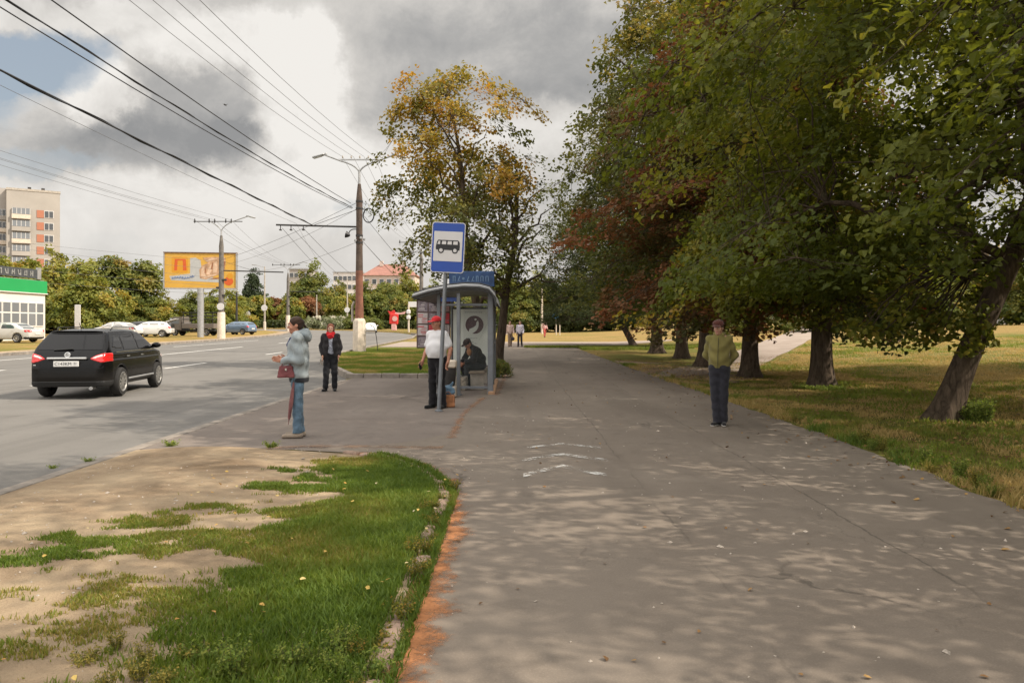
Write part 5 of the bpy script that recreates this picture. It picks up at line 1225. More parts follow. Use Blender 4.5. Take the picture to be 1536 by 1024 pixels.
def bank():
    rng = np.random.default_rng(13); n = 190000
    Y = 8+rng.uniform(0, 1, n)**.9*40; X = np.maximum(6, .13*Y+5)+rng.uniform(0, 1, n)**1.1*(14+.35*Y)
    g = vnoise(X, Y*.6, .55, 70, 4); g2 = vnoise(X, Y, 2.4, 74, 3); k = rng.uniform(0, 1, n) < .15+.85*sst(g2, .42, .62); X, Y, g, g2 = X[k], Y[k], g[k], g2[k]
    side = np.abs(X-np.interp(Y, [23, 26, 41, 60], [4.3, 6.7, 13.9, 22.6])) < 1.7; X, Y, g, g2 = X[~side], Y[~side], g[~side], g2[~side]
    tint = np.clip(.42+1.0*sst(g, .38, .60)+rng.normal(size=len(X))*.10, 0, 1)
    blades('bank_grass', X, Y, H(X, Y)-.01, (.045+.06*g2)*rng.uniform(.6, 1.4, len(X)), tint, 15, .012, .9)
bank()
def island():
    rng = np.random.default_rng(7); n = 120000
    Y = 23.05+rng.uniform(0, 1, n)**1.6*24; X = rng.uniform(0, 1, n)*(-.6-(KR(Y)+.2))+KR(Y)+.2
    g = vnoise(X, Y, .8, 60, 3); k = rng.uniform(0, 1, n) < .4+.6*sst(g, .3, .5); X, Y, g = X[k], Y[k], g[k]
    tint = .32+.55*sst(g, .48, .68)+rng.normal(size=len(X))*.1
    blades('island_grass', X, Y, H(X, Y), rng.uniform(.03, .075, len(X)), tint, 8, .009, .6)
    n = 30000; Y = 45+rng.uniform(0, 1, n)*4.7; X = 4.25+rng.uniform(0, 1, n)**1.2*10; X2 = rng.uniform(.8, 4.6, n//3); Y2 = 48.7+rng.uniform(-.5, .9, n//3)*sst(X2, .5, 1.6)
    X = np.concatenate([X, X2]); Y = np.concatenate([Y, Y2]); blades('tuft_grass', X, Y, H(X, Y), rng.uniform(.06, .20, len(X)), .45+rng.normal(size=len(X))*.18, 9, .012, .6)
island()
# taller weeds: things of their own
WEED = leaf_mat('weed_leaf', [(0, (.10, .16, .03)), (.6, (.19, .25, .045)), (1, (.28, .30, .07))], .45)
WEEDY = leaf_mat('yellowing_weed_leaf', [(0, (.15, .16, .035)), (.6, (.25, .22, .045)), (1, (.36, .28, .07))], .4)
def weed_mesh(seed, h, n, leaf, spread):
    rng = np.random.default_rng(seed); WV = []; WQ = []; nv = 0; Cs = []; Ns = []
    P = []; 
    for k in range(n):
        a = rng.uniform(0, 6.28); b = np.array([math.cos(a), math.sin(a), 0])*spread; p0 = b*rng.uniform(.05, .4); p1 = b*rng.uniform(.5, 1.1)+np.array([0, 0, h*rng.uniform(.6, 1.1)])
        s = np.linspace(0, 1, 5)[:, None]; L = p0*(1-s)+p1*s+np.array([0, 0, 1])*np.sin(math.pi*s)*h*.12; P.append(L)
        m = int(rng.integers(14, 24)); t = rng.uniform(.15, 1, m)[:, None]; c = p0*(1-t)+p1*t; Cs.append(c+rng.normal(size=(m, 3))*.014); Ns.append(rng.normal(size=(m, 3))*.5+np.array([0, 0, .8])+b*.8/spread*.5)
    V, Q = batch_tubes(np.array(P), np.full((n, 5), .0025)*np.linspace(1, .4, 5)[None], 4)
    C = np.concatenate(Cs); C[:, 2] = np.maximum(C[:, 2], .006); LV, LQ = leaf_cards(rng, C, np.concatenate(Ns), leaf, .55)
    return np_mesh('stem', V, [Q], True), np_mesh('foliage', LV, [LQ], attrs={'tint': np.repeat(rng.uniform(0, 1, len(C)), 2)})
wm = [weed_mesh(1, .20, 26, .026, .12), weed_mesh(2, .11, 20, .030, .15), weed_mesh(3, .26, 30, .028, .11)]
def weed(label, x, y, k, s, mat, group=None, rz=0, z=None):
    t = ((x+4.85)/4.23); zz = Hf(x, y)+.004+(.05*math.sin(math.pi*t) if 0 < t < 1 and y < 9.75 else 0) if z is None else z
    r = thing('weed', label, 'weed', (x, y, zz), rz, group); r.scale = (s, s, s)
    for me, nme, m in ((wm[k][0], 'stem', M_WEEDS), (wm[k][1], 'foliage', mat)):
        o = link(nme, me, r)
        if not len(me.materials): me.materials.append(m)
        o.material_slots[0].link = 'OBJECT'; o.material_slots[0].material = m
M_WEEDS = simple('weed_stem', (.10, .11, .035), .8)
rng_ = random.Random(21)
for k in range(16):
    u = rng_.uniform(300, 565); v = rng_.uniform(965, 1060); d = CAMZ*F/(v-488); weed('fresh green weed clump in the grass at the bottom edge', px(u, d), d, rng_.randrange(3), rng_.uniform(.45, .75), WEED, 'green weeds at the bottom edge', k)
for k in range(7):
    u = rng_.uniform(95, 300); v = rng_.uniform(985, 1050); d = CAMZ*F/(v-488); weed('yellowing weed clump in the bottom corner by the bare patches', px(u, d), d, rng_.randrange(3), rng_.uniform(.4, .65), WEEDY, 'yellowing weeds in the corner', k)
for k in range(26):
    y = rng_.uniform(3.2, 7.3); weed('dark green weed growing along the broken edging stones', -.72+rng_.uniform(-.05, .17), y, rng_.randrange(2), rng_.uniform(.3, .6), LIME, 'weeds along the edging', k)
for (u, v, lab, s) in ((245, 669, 'larger weed tuft growing from the kerb edge', .9), (120, 693, 'small weed tuft on the kerb edge', .6), (66, 703, 'tiny weed tuft on the kerb near the frame edge', .5), (395, 677, 'yellowish weed tuft at the back of the sandy patch', .9)):
    d = CAMZ*F/(v-488); weed(lab, px(u, d)+.1, d, 1, s*.8, WEED)
for k in range(9):
    weed('leafy green shoots at the foot of the leaning trunk', 7.25+.35+.25*rng_.uniform(-.5, 1), 12.45+rng_.uniform(-.2, .3), 2, rng_.uniform(.9, 1.5), WEED, 'shoots at the leaning trunk', k, Hf(7.4, 12.5))
for k in range(14):
    a = rng_.uniform(3.1, 6.3); weed('small pale sprouts round the foot of the upright brown trunk', 7.8+.6*math.cos(a), 19+.6*math.sin(a), 1, rng_.uniform(.8, 1.3), WEED, 'sprouts at the upright trunk', k, Hf(7.8, 19))
for k in range(34):
    y = 5+rng_.random()**1.3*18; weed('ragged green weed on the grassy edge of the footpath', float(np.interp(y, [4, 6, 10.8, 20], [4.45, 4.45, 4.62, 4.55]))+rng_.uniform(-.02, .30), y, rng_.randrange(3), rng_.uniform(.4, .85), WEED if k % 4 else WEEDY, 'weeds along the lawn edge', k, .0)
# edging stones, worn and half sunk
M_BRICK = simple('worn_edging', (.27, .19, .145), .9, 0, .3, 7, .2, .6)
def edging():
    pts = [(-.62, 2.9), (-.61, 4.4), (-.63, 5.6), (-.61, 6.8), (-.74, 7.6), (-1.01, 8.3), (-1.49, 9.0), (-2.03, 9.4)]
    P = np.array(pts); seg = np.concatenate([[0], np.cumsum(np.linalg.norm(np.diff(P, axis=0), axis=1))]); s = 0; rg = random.Random(12); k = 0
    while s < seg[-1]:
        L = rg.choice((.26, .34, .42, .5)); x = float(np.interp(s+L/2, seg, P[:, 0])); y = float(np.interp(s+L/2, seg, P[:, 1])); x2 = float(np.interp(s+L/2+.05, seg, P[:, 0])); y2 = float(np.interp(s+L/2+.05, seg, P[:, 1]))
        if rg.random() < .84:
            S = SDF((-.32, -.12, -.12), (.32, .12, .12), .014); sl, X, Y, Z = S.all()
            S.D = (smax(smax(np.abs(X)-L*.48, np.abs(Y)-.050, .02), np.abs(Z)-.06, .02)+0.0).astype(np.float32); S.fold(.003, 30, k); S.fold(.0025, 75, k+3)
            me = np_mesh('edging_stone', *(lambda q: (q[0], [q[1]]))(S.mesh()), True)
            o = link('edging_stone', me, None, M_BRICK); o.location = (x+rg.uniform(-.02, .02), y, -.022+rg.uniform(-.015, .012)); o.rotation_euler = (rg.uniform(-.12, .12), rg.uniform(-.06, .06), math.atan2(y2-y, x2-x)+rg.uniform(-.07, .07))
            tag(o, 'worn brown edging stone sunk between the grass and the footpath', 'edging stone', 'edging stones of the verge')
        s += L+rg.uniform(.02, .10); k += 1
edging()
def dust(name, pts, w, ny, col, strength=.85):
    P = np.array(pts); t = np.linspace(0, 1, ny); seg = np.concatenate([[0], np.cumsum(np.linalg.norm(np.diff(P, axis=0), axis=1))]); s = t*seg[-1]
    X = np.interp(s, seg, P[:, 0]); Y = np.interp(s, seg, P[:, 1]); nx = 9; o = np.linspace(-1, 1, nx)
    dx = np.gradient(X); dy = np.gradient(Y); l = np.hypot(dx, dy); nxv, nyv = dy/l, -dx/l
    V = np.stack([X[:, None]+nxv[:, None]*o*w, Y[:, None]+nyv[:, None]*o*w, np.full((ny, nx), .0165)+H(X, Y)[:, None]], -1).reshape(-1, 3)
    i, j = np.meshgrid(np.arange(ny-1), np.arange(nx-1), indexing='ij'); a = (i*nx+j).ravel(); me = np_mesh(name, V, [np.stack([a, a+1, a+nx+1, a+nx], 1)], False)
    at_ = me.attributes.new('edge', 'FLOAT', 'POINT'); at_.data.foreach_set('value', np.tile(1-np.abs(o), ny).astype(np.float32))
    m, nt, b = nm(name); N = NB(nt); Q = N.pos(); e = N.attr('edge')
    nz_ = N.math('ADD', N.math('MULTIPLY', N.noise(Q, 3.2, 7, .75), .75), N.math('MULTIPLY', N.noise(Q, 38, 4, .7), .25))
    f = N.math('MULTIPLY', N.sstep(N.math('ADD', nz_, N.math('MULTIPLY', e, .27)), .61, .83), strength)
    N.set(b.inputs['Base Color'], N.ramp(N.noise(Q, 26, 4), [(.3, tuple(v*.7 for v in col)), (.7, col)])); b.inputs['Roughness'].default_value = .95
    tr = nt.nodes.new('ShaderNodeBsdfTransparent'); mx = nt.nodes.new('ShaderNodeMixShader'); N.set(mx.inputs[0], f); nt.links.new(tr.outputs[0], mx.inputs[1]); nt.links.new(b.outputs[0], mx.inputs[2]); nt.links.new(mx.outputs[0], nt.nodes['Material Output'].inputs[0])
    tag(link('brick_dust', me, None, m), kind='stuff')
dust('brick_dust_edge', [(-.52, 2.6), (-.49, 4.2), (-.47, 5.6), (-.52, 6.6), (-.60, 7.4), (-.86, 8.2), (-1.33, 8.95), (-1.9, 9.4)], .26, 120, (.40, .165, .062, 1), .95)
dust('brick_dust_corner', [(-.9, 9.8), (-1.6, 9.85), (-2.4, 9.9), (-3.2, 9.8)], .3, 60, (.26, .155, .095, 1), .7)
dust('brick_dust_seam', [(-.86, 10.6), (-.88, 12.4), (-.85, 14), (-.62, 16.6)], .16, 80, (.34, .165, .085, 1), .55)
dust('brick_dust_shelter', [(-.36, 17.2), (-.3, 19.5), (-.25, 22.2), (-.2, 27)], .2, 80, (.34, .17, .09, 1), .5)
def scatter_leaves(name, X, Y, size, seed, stops, lift=.012):
    rng = np.random.default_rng(seed); C = np.stack([X, Y, H(X, Y)+lift], 1); nrm = rng.normal(size=C.shape)*.25+np.array([0, 0, 1]); V, Q = leaf_cards(rng, C, nrm, size, .75, .12)
    tag(link('fallen_leaves', np_mesh(name, V, [Q], attrs={'tint': np.repeat(rng.uniform(0, 1, len(X)), 2)}), None, leaf_mat(name, stops, .1)), kind='stuff')
rg_ = np.random.default_rng(77)
DRY = [(0, (.10, .055, .025)), (.5, (.22, .12, .05)), (1, (.36, .22, .08))]
Yq = rg_.uniform(5, 34, 5200); Xq = 4.6+rg_.uniform(0, 1, 5200)**1.2*8; scatter_leaves('dry_leaves_lawn', Xq, Yq, .055, 1, DRY, .03)
Yq = 3+rg_.uniform(0, 1, 420)*40; Xq = rg_.normal(size=420)*.5+4.3; Xq = np.minimum(Xq, 4.7); scatter_leaves('dry_leaves_edge', Xq, Yq, .05, 2, DRY, .022)
Yq = 3+rg_.uniform(0, 1, 170)*20; Xq = rg_.uniform(-.6, 4.4, 170); scatter_leaves('dry_leaves_path', Xq, Yq, .035, 3, DRY, .022)
Yq = 3+rg_.uniform(0, 1, 75)*6; Xq = rg_.uniform(-3.2, -.5, 75); scatter_leaves('yellow_leaves_verge', Xq, Yq, .034, 4, [(0, (.42, .22, .05)), (.6, (.55, .38, .10)), (1, (.55, .48, .30))], .085)
def gravel():
    rng = np.random.default_rng(5); n = 900; X = np.concatenate([rng.uniform(-4.7, -.4, 600), rng.uniform(-.5, 4.4, 300)]); Y = np.concatenate([3+rng.uniform(0, 1, 600)*6.6, 3+rng.uniform(0, 1, 300)*14])
    r = rng.uniform(.004, .014, n)*np.where(rng.uniform(0, 1, n) < .04, 2.0, 1); t = (X+4.85)/4.23
    Z = H(X, Y)+np.where(X < -.62, .004+.05*np.sin(math.pi*np.clip(t, 0, 1)), .013)
    o = np.array([[1, 0, 0], [0, 1, 0], [-1, 0, 0], [0, -1, 0], [0, 0, .7], [0, 0, -.5]], float)
    V = np.stack([X, Y, Z], 1)[:, None]+(o[None]+rng.normal(size=(n, 6, 3))*.18)*r[:, None, None]
    f = np.array([[0, 1, 4], [1, 2, 4], [2, 3, 4], [3, 0, 4], [1, 0, 5], [2, 1, 5], [3, 2, 5], [0, 3, 5]]); Q = (np.arange(n)[:, None, None]*6+f[None]).reshape(-1, 3)
    tag(link('gravel', np_mesh('gravel', V.reshape(-1, 3), [Q]), None, simple('pebble', (.36, .31, .26), .9, 0, .4, 40)), kind='stuff')
gravel()
def bird():
    d = 60; r = thing('bird', 'tiny dark bird high against the big grey cloud', 'bird', (px(338, d), d, pz(158, d))); S = SDF((-.25, -.4, -.15), (.25, .4, .2), .02); S.cone((0, -.12, 0), (0, .12, .02), .06, .035, .03); S.ell((0, -.17, .03), (.04, .05, .04)); S.cone((0, .1, .01), (0, .25, .0), .03, .015, .02)
    for s in (-1, 1): S.cone((s*.03, -.02, .03), (s*.21, .03, .10), .045, .02, .02, (1, 1, .4))
    sdf_obj('body', S, M_BLACK, r)
bird()
# ------------------------------------------------------------------ vehicles
def paint(name, col, metal=.2, rough=.28, coat=.8):
    m, nt, b = nm(name); N = NB(nt)
    b.inputs['Base Color'].default_value = (*col, 1); b.inputs['Metallic'].default_value = metal
    n = N.noise(N.obj(), 3.5, 5, .6); sp = nt.nodes.new('ShaderNodeSeparateXYZ'); N.set(sp.inputs[0], N.obj())
    dust = N.math('MULTIPLY', N.sstep(sp.outputs[2], .75, .2), N.math('ADD', .25, n))
    N.set(b.inputs['Base Color'], N.mix(N.math('MULTIPLY', dust, .3 if col[0] > .01 else .10), (*col, 1), (.20, .17, .13, 1)))
    N.set(b.inputs['Roughness'], N.math('ADD', rough, N.math('MULTIPLY', dust, .5)))
    b.inputs['Coat Weight'].default_value = coat; b.inputs['Specular IOR Level'].default_value = .5*coat/.8; b.inputs['Coat Roughness'].default_value = .06
    return m
M_TYRE = simple('tyre_rubber', (.020, .019, .018), .85, 0, .25)
M_CHROME = simple('chrome', (.55, .55, .54), .18, .9, .05)
M_RIM = simple('alloy_rim', (.42, .41, .39), .32, .75, .1)
M_TAIL = simple('red_lens', (.55, .012, .012), .15, 0, .1, 10, .6, coat=.6)
M_TAILW = simple('clear_lens', (.62, .50, .48), .15, 0, .2, 20, .6, coat=.6)
M_PLATE = simple('plate_white', (.58, .57, .55), .5)
M_CARGL = glass_mat('tinted_car_glass', (.006, .006, .007, 1), .05); M_CARGL.node_tree.nodes['Principled BSDF'].inputs['Specular IOR Level'].default_value = .28
M_CARGL2 = glass_mat('clear_car_glass', (.05, .058, .062, 1), .04)
M_TRIM = simple('car_black_trim', (.014, .014, .014), .6)
def wheel(parent, x, y, r, w, spokes=7, rim=None):
    s = 1 if x > 0 else -1
    M = Matrix.Translation((x, y, r)) @ Matrix.Rotation(R(90*s), 4, 'Y')
    q = MB(); q.lathe([(r*.60, -w/2), (r*.92, -w/2), (r, -w*.32), (r, w*.32), (r*.93, w/2), (r*.66, w/2), (r*.62, w*.40), (r*.60, -w/2)], 30, M, False)
    wh = q.build('wheel', M_TYRE, parent, True)
    q = MB(); q.lathe([(r*.66, w*.47), (r*.69, w*.5), (r*.66, w*.53), (r*.61, w*.45), (r*.60, .0), (r*.58, .0), (r*.58, w*.42), (r*.66, w*.47)], 30, M, False)
    q.lathe([(.0, w*.36), (r*.15, w*.38), (r*.15, w*.46), (r*.05, w*.5), (0, w*.5)], 14, M)
    for k in range(spokes):
        a = 2*math.pi*k/spokes
        q.T = M @ Matrix.Rotation(a, 4, 'Z')
        q.prism([(r*.10, -r*.075), (r*.61, -r*.05), (r*.61, r*.05), (r*.10, r*.075)], w*.36, w*.46, 'xy'); q.T = Matrix.Identity(4)
    q.build('rim', rim or M_RIM, wh, True)
    q = MB(); q.lathe([(.0, w*.05), (r*.57, w*.05), (r*.57, w*.1), (0, w*.1)], 20, M); q.build('brake_disc', M_TRIM, wh)
CARS = {
 'suv': dict(L=4.5, side=[(-2.17, .30), (-2.26, .50), (-2.25, .74), (-2.18, .95), (-2.08, 1.09), (-1.66, 1.52), (-1.70, 1.575), (-1.2, 1.615), (-.4, 1.63), (.25, 1.60), (.52, 1.54), (1.25, 1.10), (1.75, 1.00), (2.08, .86), (2.21, .66), (2.24, .45), (2.14, .28), (1.9, .25), (-1.9, .27)],
   front=[(.80, .2), (.865, .34), (.895, .58), (.89, .86), (.862, 1.02), (.745, 1.32), (.655, 1.5), (.54, 1.62), (.3, 1.68)], wy=(-1.32, 1.33), wr=.345,
   glass=[[(1.0, 1.09), (.50, 1.47), (-.03, 1.53), (-.08, 1.09)], [(-.15, 1.09), (-.11, 1.53), (-.86, 1.51), (-1.02, 1.42), (-1.08, 1.11)], [(-1.16, 1.13), (-1.10, 1.42), (-1.42, 1.45), (-1.78, 1.17)]],
   rear=[(-.71, 1.13), (.71, 1.13), (.63, 1.51), (-.63, 1.51)], wind=[(-.72, 1.12), (.72, 1.12), (.60, 1.50), (-.60, 1.50)],
   tail=[(.47, .93), (.60, 1.01), (.74, 1.055), (.95, 1.07), (.95, .87), (.72, .84), (.58, .88)]),
 'sedan': dict(L=4.5, side=[(-2.2, .28), (-2.25, .5), (-2.23, .80), (-2.12, .93), (-1.65, .97), (-.95, 1.36), (-.4, 1.44), (.2, 1.43), (.45, 1.38), (1.15, .97), (1.8, .86), (2.12, .72), (2.22, .5), (2.15, .28), (1.9, .22), (-1.9, .22)],
   front=[(.78, .18), (.85, .3), (.875, .55), (.865, .80), (.84, .95), (.70, 1.25), (.60, 1.38), (.3, 1.5)], wy=(-1.3, 1.32), wr=.31,
   glass=[[(.95, .97), (.42, 1.33), (.02, 1.37), (-.02, .97)], [(-.08, .97), (-.06, 1.37), (-.7, 1.33), (-1.05, 1.16), (-1.15, .98)]],
   rear=[(-.62, .98), (.62, .98), (.52, 1.33), (-.52, 1.33)], wind=[(-.68, .99), (.68, .99), (.55, 1.36), (-.55, 1.36)], tail=[(.5, .74), (.95, .72), (.95, .92), (.6, .90)]),
 'hatch': dict(L=4.2, side=[(-1.98, .28), (-2.06, .5), (-2.05, .78), (-1.95, .98), (-1.6, 1.38), (-1.1, 1.48), (-.3, 1.5), (.2, 1.47), (.45, 1.40), (1.15, .99), (1.7, .88), (2.0, .72), (2.1, .5), (2.02, .28), (1.8, .22), (-1.7, .22)],
   front=[(.78, .18), (.85, .3), (.87, .55), (.86, .82), (.83, .98), (.70, 1.28), (.61, 1.42), (.3, 1.55)], wy=(-1.25, 1.28), wr=.31,
   glass=[[(.95, 1.0), (.42, 1.36), (.02, 1.41), (-.02, 1.0)], [(-.08, 1.0), (-.06, 1.41), (-.85, 1.39), (-1.0, 1.02)], [(-1.08, 1.04), (-1.0, 1.36), (-1.4, 1.32), (-1.6, 1.1)]],
   rear=[(-.62, 1.0), (.62, 1.0), (.54, 1.35), (-.54, 1.35)], wind=[(-.68, 1.0), (.68, 1.0), (.56, 1.38), (-.56, 1.38)], tail=[(.58, .78), (.95, .76), (.95, 1.04), (.66, 1.02)]),
}
def make_car(name, label, kind, mat, loc, rz, res=.04, cat='car', gl=None, group=None, detail=False):
    c = CARS[kind]; r = thing(name, label, cat, loc, rz, group)
    h2 = c['L']/2+.1; hz = max(p[1] for p in c['side'])+.1
    S = SDF((-1.02, -h2, .1), (1.02, h2, hz), res); sl, X, Y, Z = S.all()
    ds = poly_sdf(c['side'], Y[0], Z[0])[None]
    fr = c['front']; fp = fr+[(-a, b) for a, b in fr[::-1]]
    df = poly_sdf(fp, X[:, 0], Z[0])[:, None, :]
    Lr = -min(p[0] for p in c['side']); Lf = max(p[0] for p in c['side'])
    pp = [(.60, -Lr-.02), (.78, -Lr+.09), (.865, -Lr+.42), (.90, -.6), (.90, .8), (.87, Lf-.75), (.79, Lf-.26), (.60, Lf+.01)]; pp = pp+[(-a, b) for a, b in pp[::-1]]
    dp = poly_sdf(pp, X[:, :, 0], Y[:, :, 0])[:, :, None]
    D = smax(smax(ds, df, .09), dp, .09)
    # crease under the glass line, arches
    D = D+.010*np.exp(-((Z-(c['front'][3][1]+.06))/.03)**2)*(np.abs(X) > .6)
    full = D.astype(np.float32)
    for wy in c['wy']:
        da = np.maximum(np.sqrt((Y-wy)**2+(Z-c['wr'])**2)-(c['wr']+.055), .58-np.abs(X)); D = np.maximum(D, -da)
    S.D = D.astype(np.float32); body = sdf_obj('body', S, mat, r)
    def region(nme, d2, m, out=.006, deep=.05, par=r, cond=None):
        T = SDF((-1.02, -h2, .1), (1.02, h2, hz), res)
        q = np.maximum(np.maximum(d2, full-out), -(full+deep))
        if cond is not None: q = np.maximum(q, cond)
        T.D = np.broadcast_to(q, T.D.shape).astype(np.float32)
        return sdf_obj(nme, T, m, par)
    for s in (-1, 1):
        for k, g in enumerate(c['glass']):
            region('side_window', poly_sdf(g, Y[0], Z[0])[None], gl or M_CARGL, cond=.35-s*X)
    rw = region('rear_window', poly_sdf(c['rear'], X[:, 0], Z[0])[:, None, :], gl or M_CARGL, cond=Y+.6)
    region('windscreen', poly_sdf(c['wind'], X[:, 0], Z[0])[:, None, :], gl or M_CARGL, cond=.3-Y)
    for s in (-1, 1):
        t = region('tail_light', poly_sdf(c['tail'], s*X[:, 0], Z[0])[:, None, :], M_TAIL, .014, .04, cond=Y+Lr-.45)
        if detail:
            q2 = [(.50, .935), (.62, 1.0), (.74, 1.035), (.76, .985), (.60, .93)]
            region('reversing_lens', poly_sdf(q2, s*X[:, 0], Z[0])[:, None, :], M_TAILW, .020, .03, t, cond=Y+Lr-.45)
        hl = [(.45, c['tail'][0][1]-.22), (.80, c['tail'][0][1]-.12), (.85, c['tail'][0][1]-.02), (.50, c['tail'][0][1]-.1)]
        region('headlight', poly_sdf(hl, s*X[:, 0], Z[0])[:, None, :], M_TAILW, .01, .04, cond=Lf-.5-Y)
        S2 = SDF((s*.98-.2, c['wind'][0][1]-.45+.15, c['wind'][0][1]-.12), (s*.98+.2, c['wind'][0][1]+.05, c['wind'][0][1]+.22), .02)
        S2.ell((s*.97, c['wind'][0][1]-.22, c['wind'][0][1]+.05), (.12, .07, .075)); S2.cone((s*.97, c['wind'][0][1]-.22, c['wind'][0][1]+.03), (s*.84, c['wind'][0][1]-.2, c['wind'][0][1]-.0), .03, .03); sdf_obj('mirror', S2, mat, r)
        for wy in c['wy']: wheel(r, s*(.80), wy, c['wr'], .21, 10 if detail else 7)
        for k in range(2):
            q = MB(); q.box((s*.895, (-.95, .05)[k], c['wind'][0][1]-.17), (.03, .17, .03), bev=.01); q.build('door_handle', M_CHROME if detail else mat, r)
    q = MB(); q.box((0, -Lr-.004, c['tail'][0][1]-.11), (.54, .03, .125), bev=.006); pl_ = q.build('number_plate', M_PLATE, r)
    region('bumper', np.broadcast_to(Z-.42, full.shape), M_TRIM, .008, .06, cond=Y+Lr-.5)
    return r, pl_, region, (X, Y, Z, Lr)
BLACKP = paint('black_car_paint', (.0025, .0025, .003), .0, .22, .22)
WHITEP = paint('white_car_paint', (.60, .59, .57), .0, .3); SILVP = paint('silver_white_paint', (.52, .51, .49), .15, .3)
BLUEP = paint('steel_blue_paint', (.13, .19, .27), .3, .3); DKP = paint('dark_estate_paint', (.045, .045, .05), .2, .3); BRP = paint('brown_grey_truck_paint', (.16, .135, .115), .1, .5)
def black_suv():
    d = 18.05; x = -10.62
    r, pl_, region, (X, Y, Z, Lr) = make_car('suv', 'black five-door SUV driving away on the carriageway', 'suv', BLACKP, (-10.53, 19.5, Hf(-10.5, 19.5)-.112), R(8), .022, detail=True)
    z = .93
    q = MB(); q.box((0, -2.225, .945), (.86, .05, .05), bev=.012); q.build('chrome_strip', M_CHROME, r)
    q = MB(); M = Matrix.Translation((0, -2.185, 1.025)) @ Matrix.Rotation(R(75), 4, 'X'); q.lathe([(.045, -.01), (.065, -.01), (.065, .012), (.045, .012), (.045, -.01)], 20, M); q.box((0, -2.195, 1.025), (.14, .02, .024)); q.build('emblem', M_CHROME, r, True)
    t = text_mesh('C143KM', .10, M_BLACK, 'plate_lettering', pl_, (-.06, -2.281, .82), depth=.001)
    t = text_mesh('21', .07, M_BLACK, 'plate_region', pl_, (.2, -2.281, .83), depth=.001)
    q = MB(); q.box((-.62, -2.195, .79), (.22, .03, .02), bev=.004); q.build('badge', M_CHROME, r)
    for s in (-1, 1):
        q = MB(); q.box((s*.868, -.3, 1.068), (.012, 2.7, .016)); q.build('window_strip', M_CHROME, r)
        q = MB(); q.box((s*.893, 0, .40), (.03, 1.85, .05), bev=.012); q.build('sill_strip', M_GALV, r)
        q = MB(); q.tube([(s*.60, -1.3, 1.585), (s*.61, -1.2, 1.655), (s*.62, .2, 1.655), (s*.62, .32, 1.60)], .014, 6); q.build('roof_rail', M_TRIM, r)
    q = MB(); q.box((-.14, -2.06, 1.145), (.42, .03, .03), (R(-40), R(-4), 0), .008); q.build('wiper', M_TRIM, r)
    q = MB(); q.tube([(0, -1.45, 1.60), (0, -1.56, 1.76)], .007, 5); q.build('aerial', M_TRIM, r)
    q = MB(); q.tube([(.5, -2.0, .26), (.5, -2.2, .25)], .04, 10); q.build('exhaust', M_GALV, r)
black_suv()
def at(u, d): x = px(u, d); return (x, d, Hf(x, d)+.01)
make_car('sedan', 'silver-white saloon parked in front of the shop, cut by the picture edge', 'sedan', SILVP, at(12, 54), R(86), .05, gl=M_CARGL2)
make_car('coupe', 'white low coupe parked just beyond the black SUV roof', 'sedan', WHITEP, at(176, 71), R(82), .06)
make_car('estate_car', 'dark estate car parked behind the white coupe', 'hatch', DKP, at(208, 75), R(84), .06)
rr, _p, _f, _g = make_car('hatchback', 'white hatchback parked with its tailgate raised', 'hatch', WHITEP, at(226, 72.5), R(100), .06)
q = MB(); q.T = Matrix.Translation((0, -1.5, 1.44)) @ Matrix.Rotation(R(-16), 4, 'X'); q.box((0, -.5, .02), (1.2, 1.0, .06), bev=.03); tg = q.build('tailgate', WHITEP, rr)
q = MB(); q.T = Matrix.Translation((0, -1.5, 1.44)) @ Matrix.Rotation(R(-16), 4, 'X'); q.box((0, -.42, -.025), (1.0, .6, .03), bev=.01); q.build('tailgate_glass', M_CARGL2, tg)
q = MB(); q.box((0, -2.0, .95), (1.1, .04, .5)); q.build('boot_opening', M_TRIM, rr)
make_car('hatchback', 'steel blue hatchback parked on the grass beyond the billboard', 'hatch', BLUEP, at(357, 86), R(72), .06, gl=M_CARGL2)
make_car('hatchback', 'small white car far up the avenue, half hidden by the rusty lamp post', 'hatch', WHITEP, (px(556, 112), 112, Hf(-20, 112)-.11), R(192), .07)
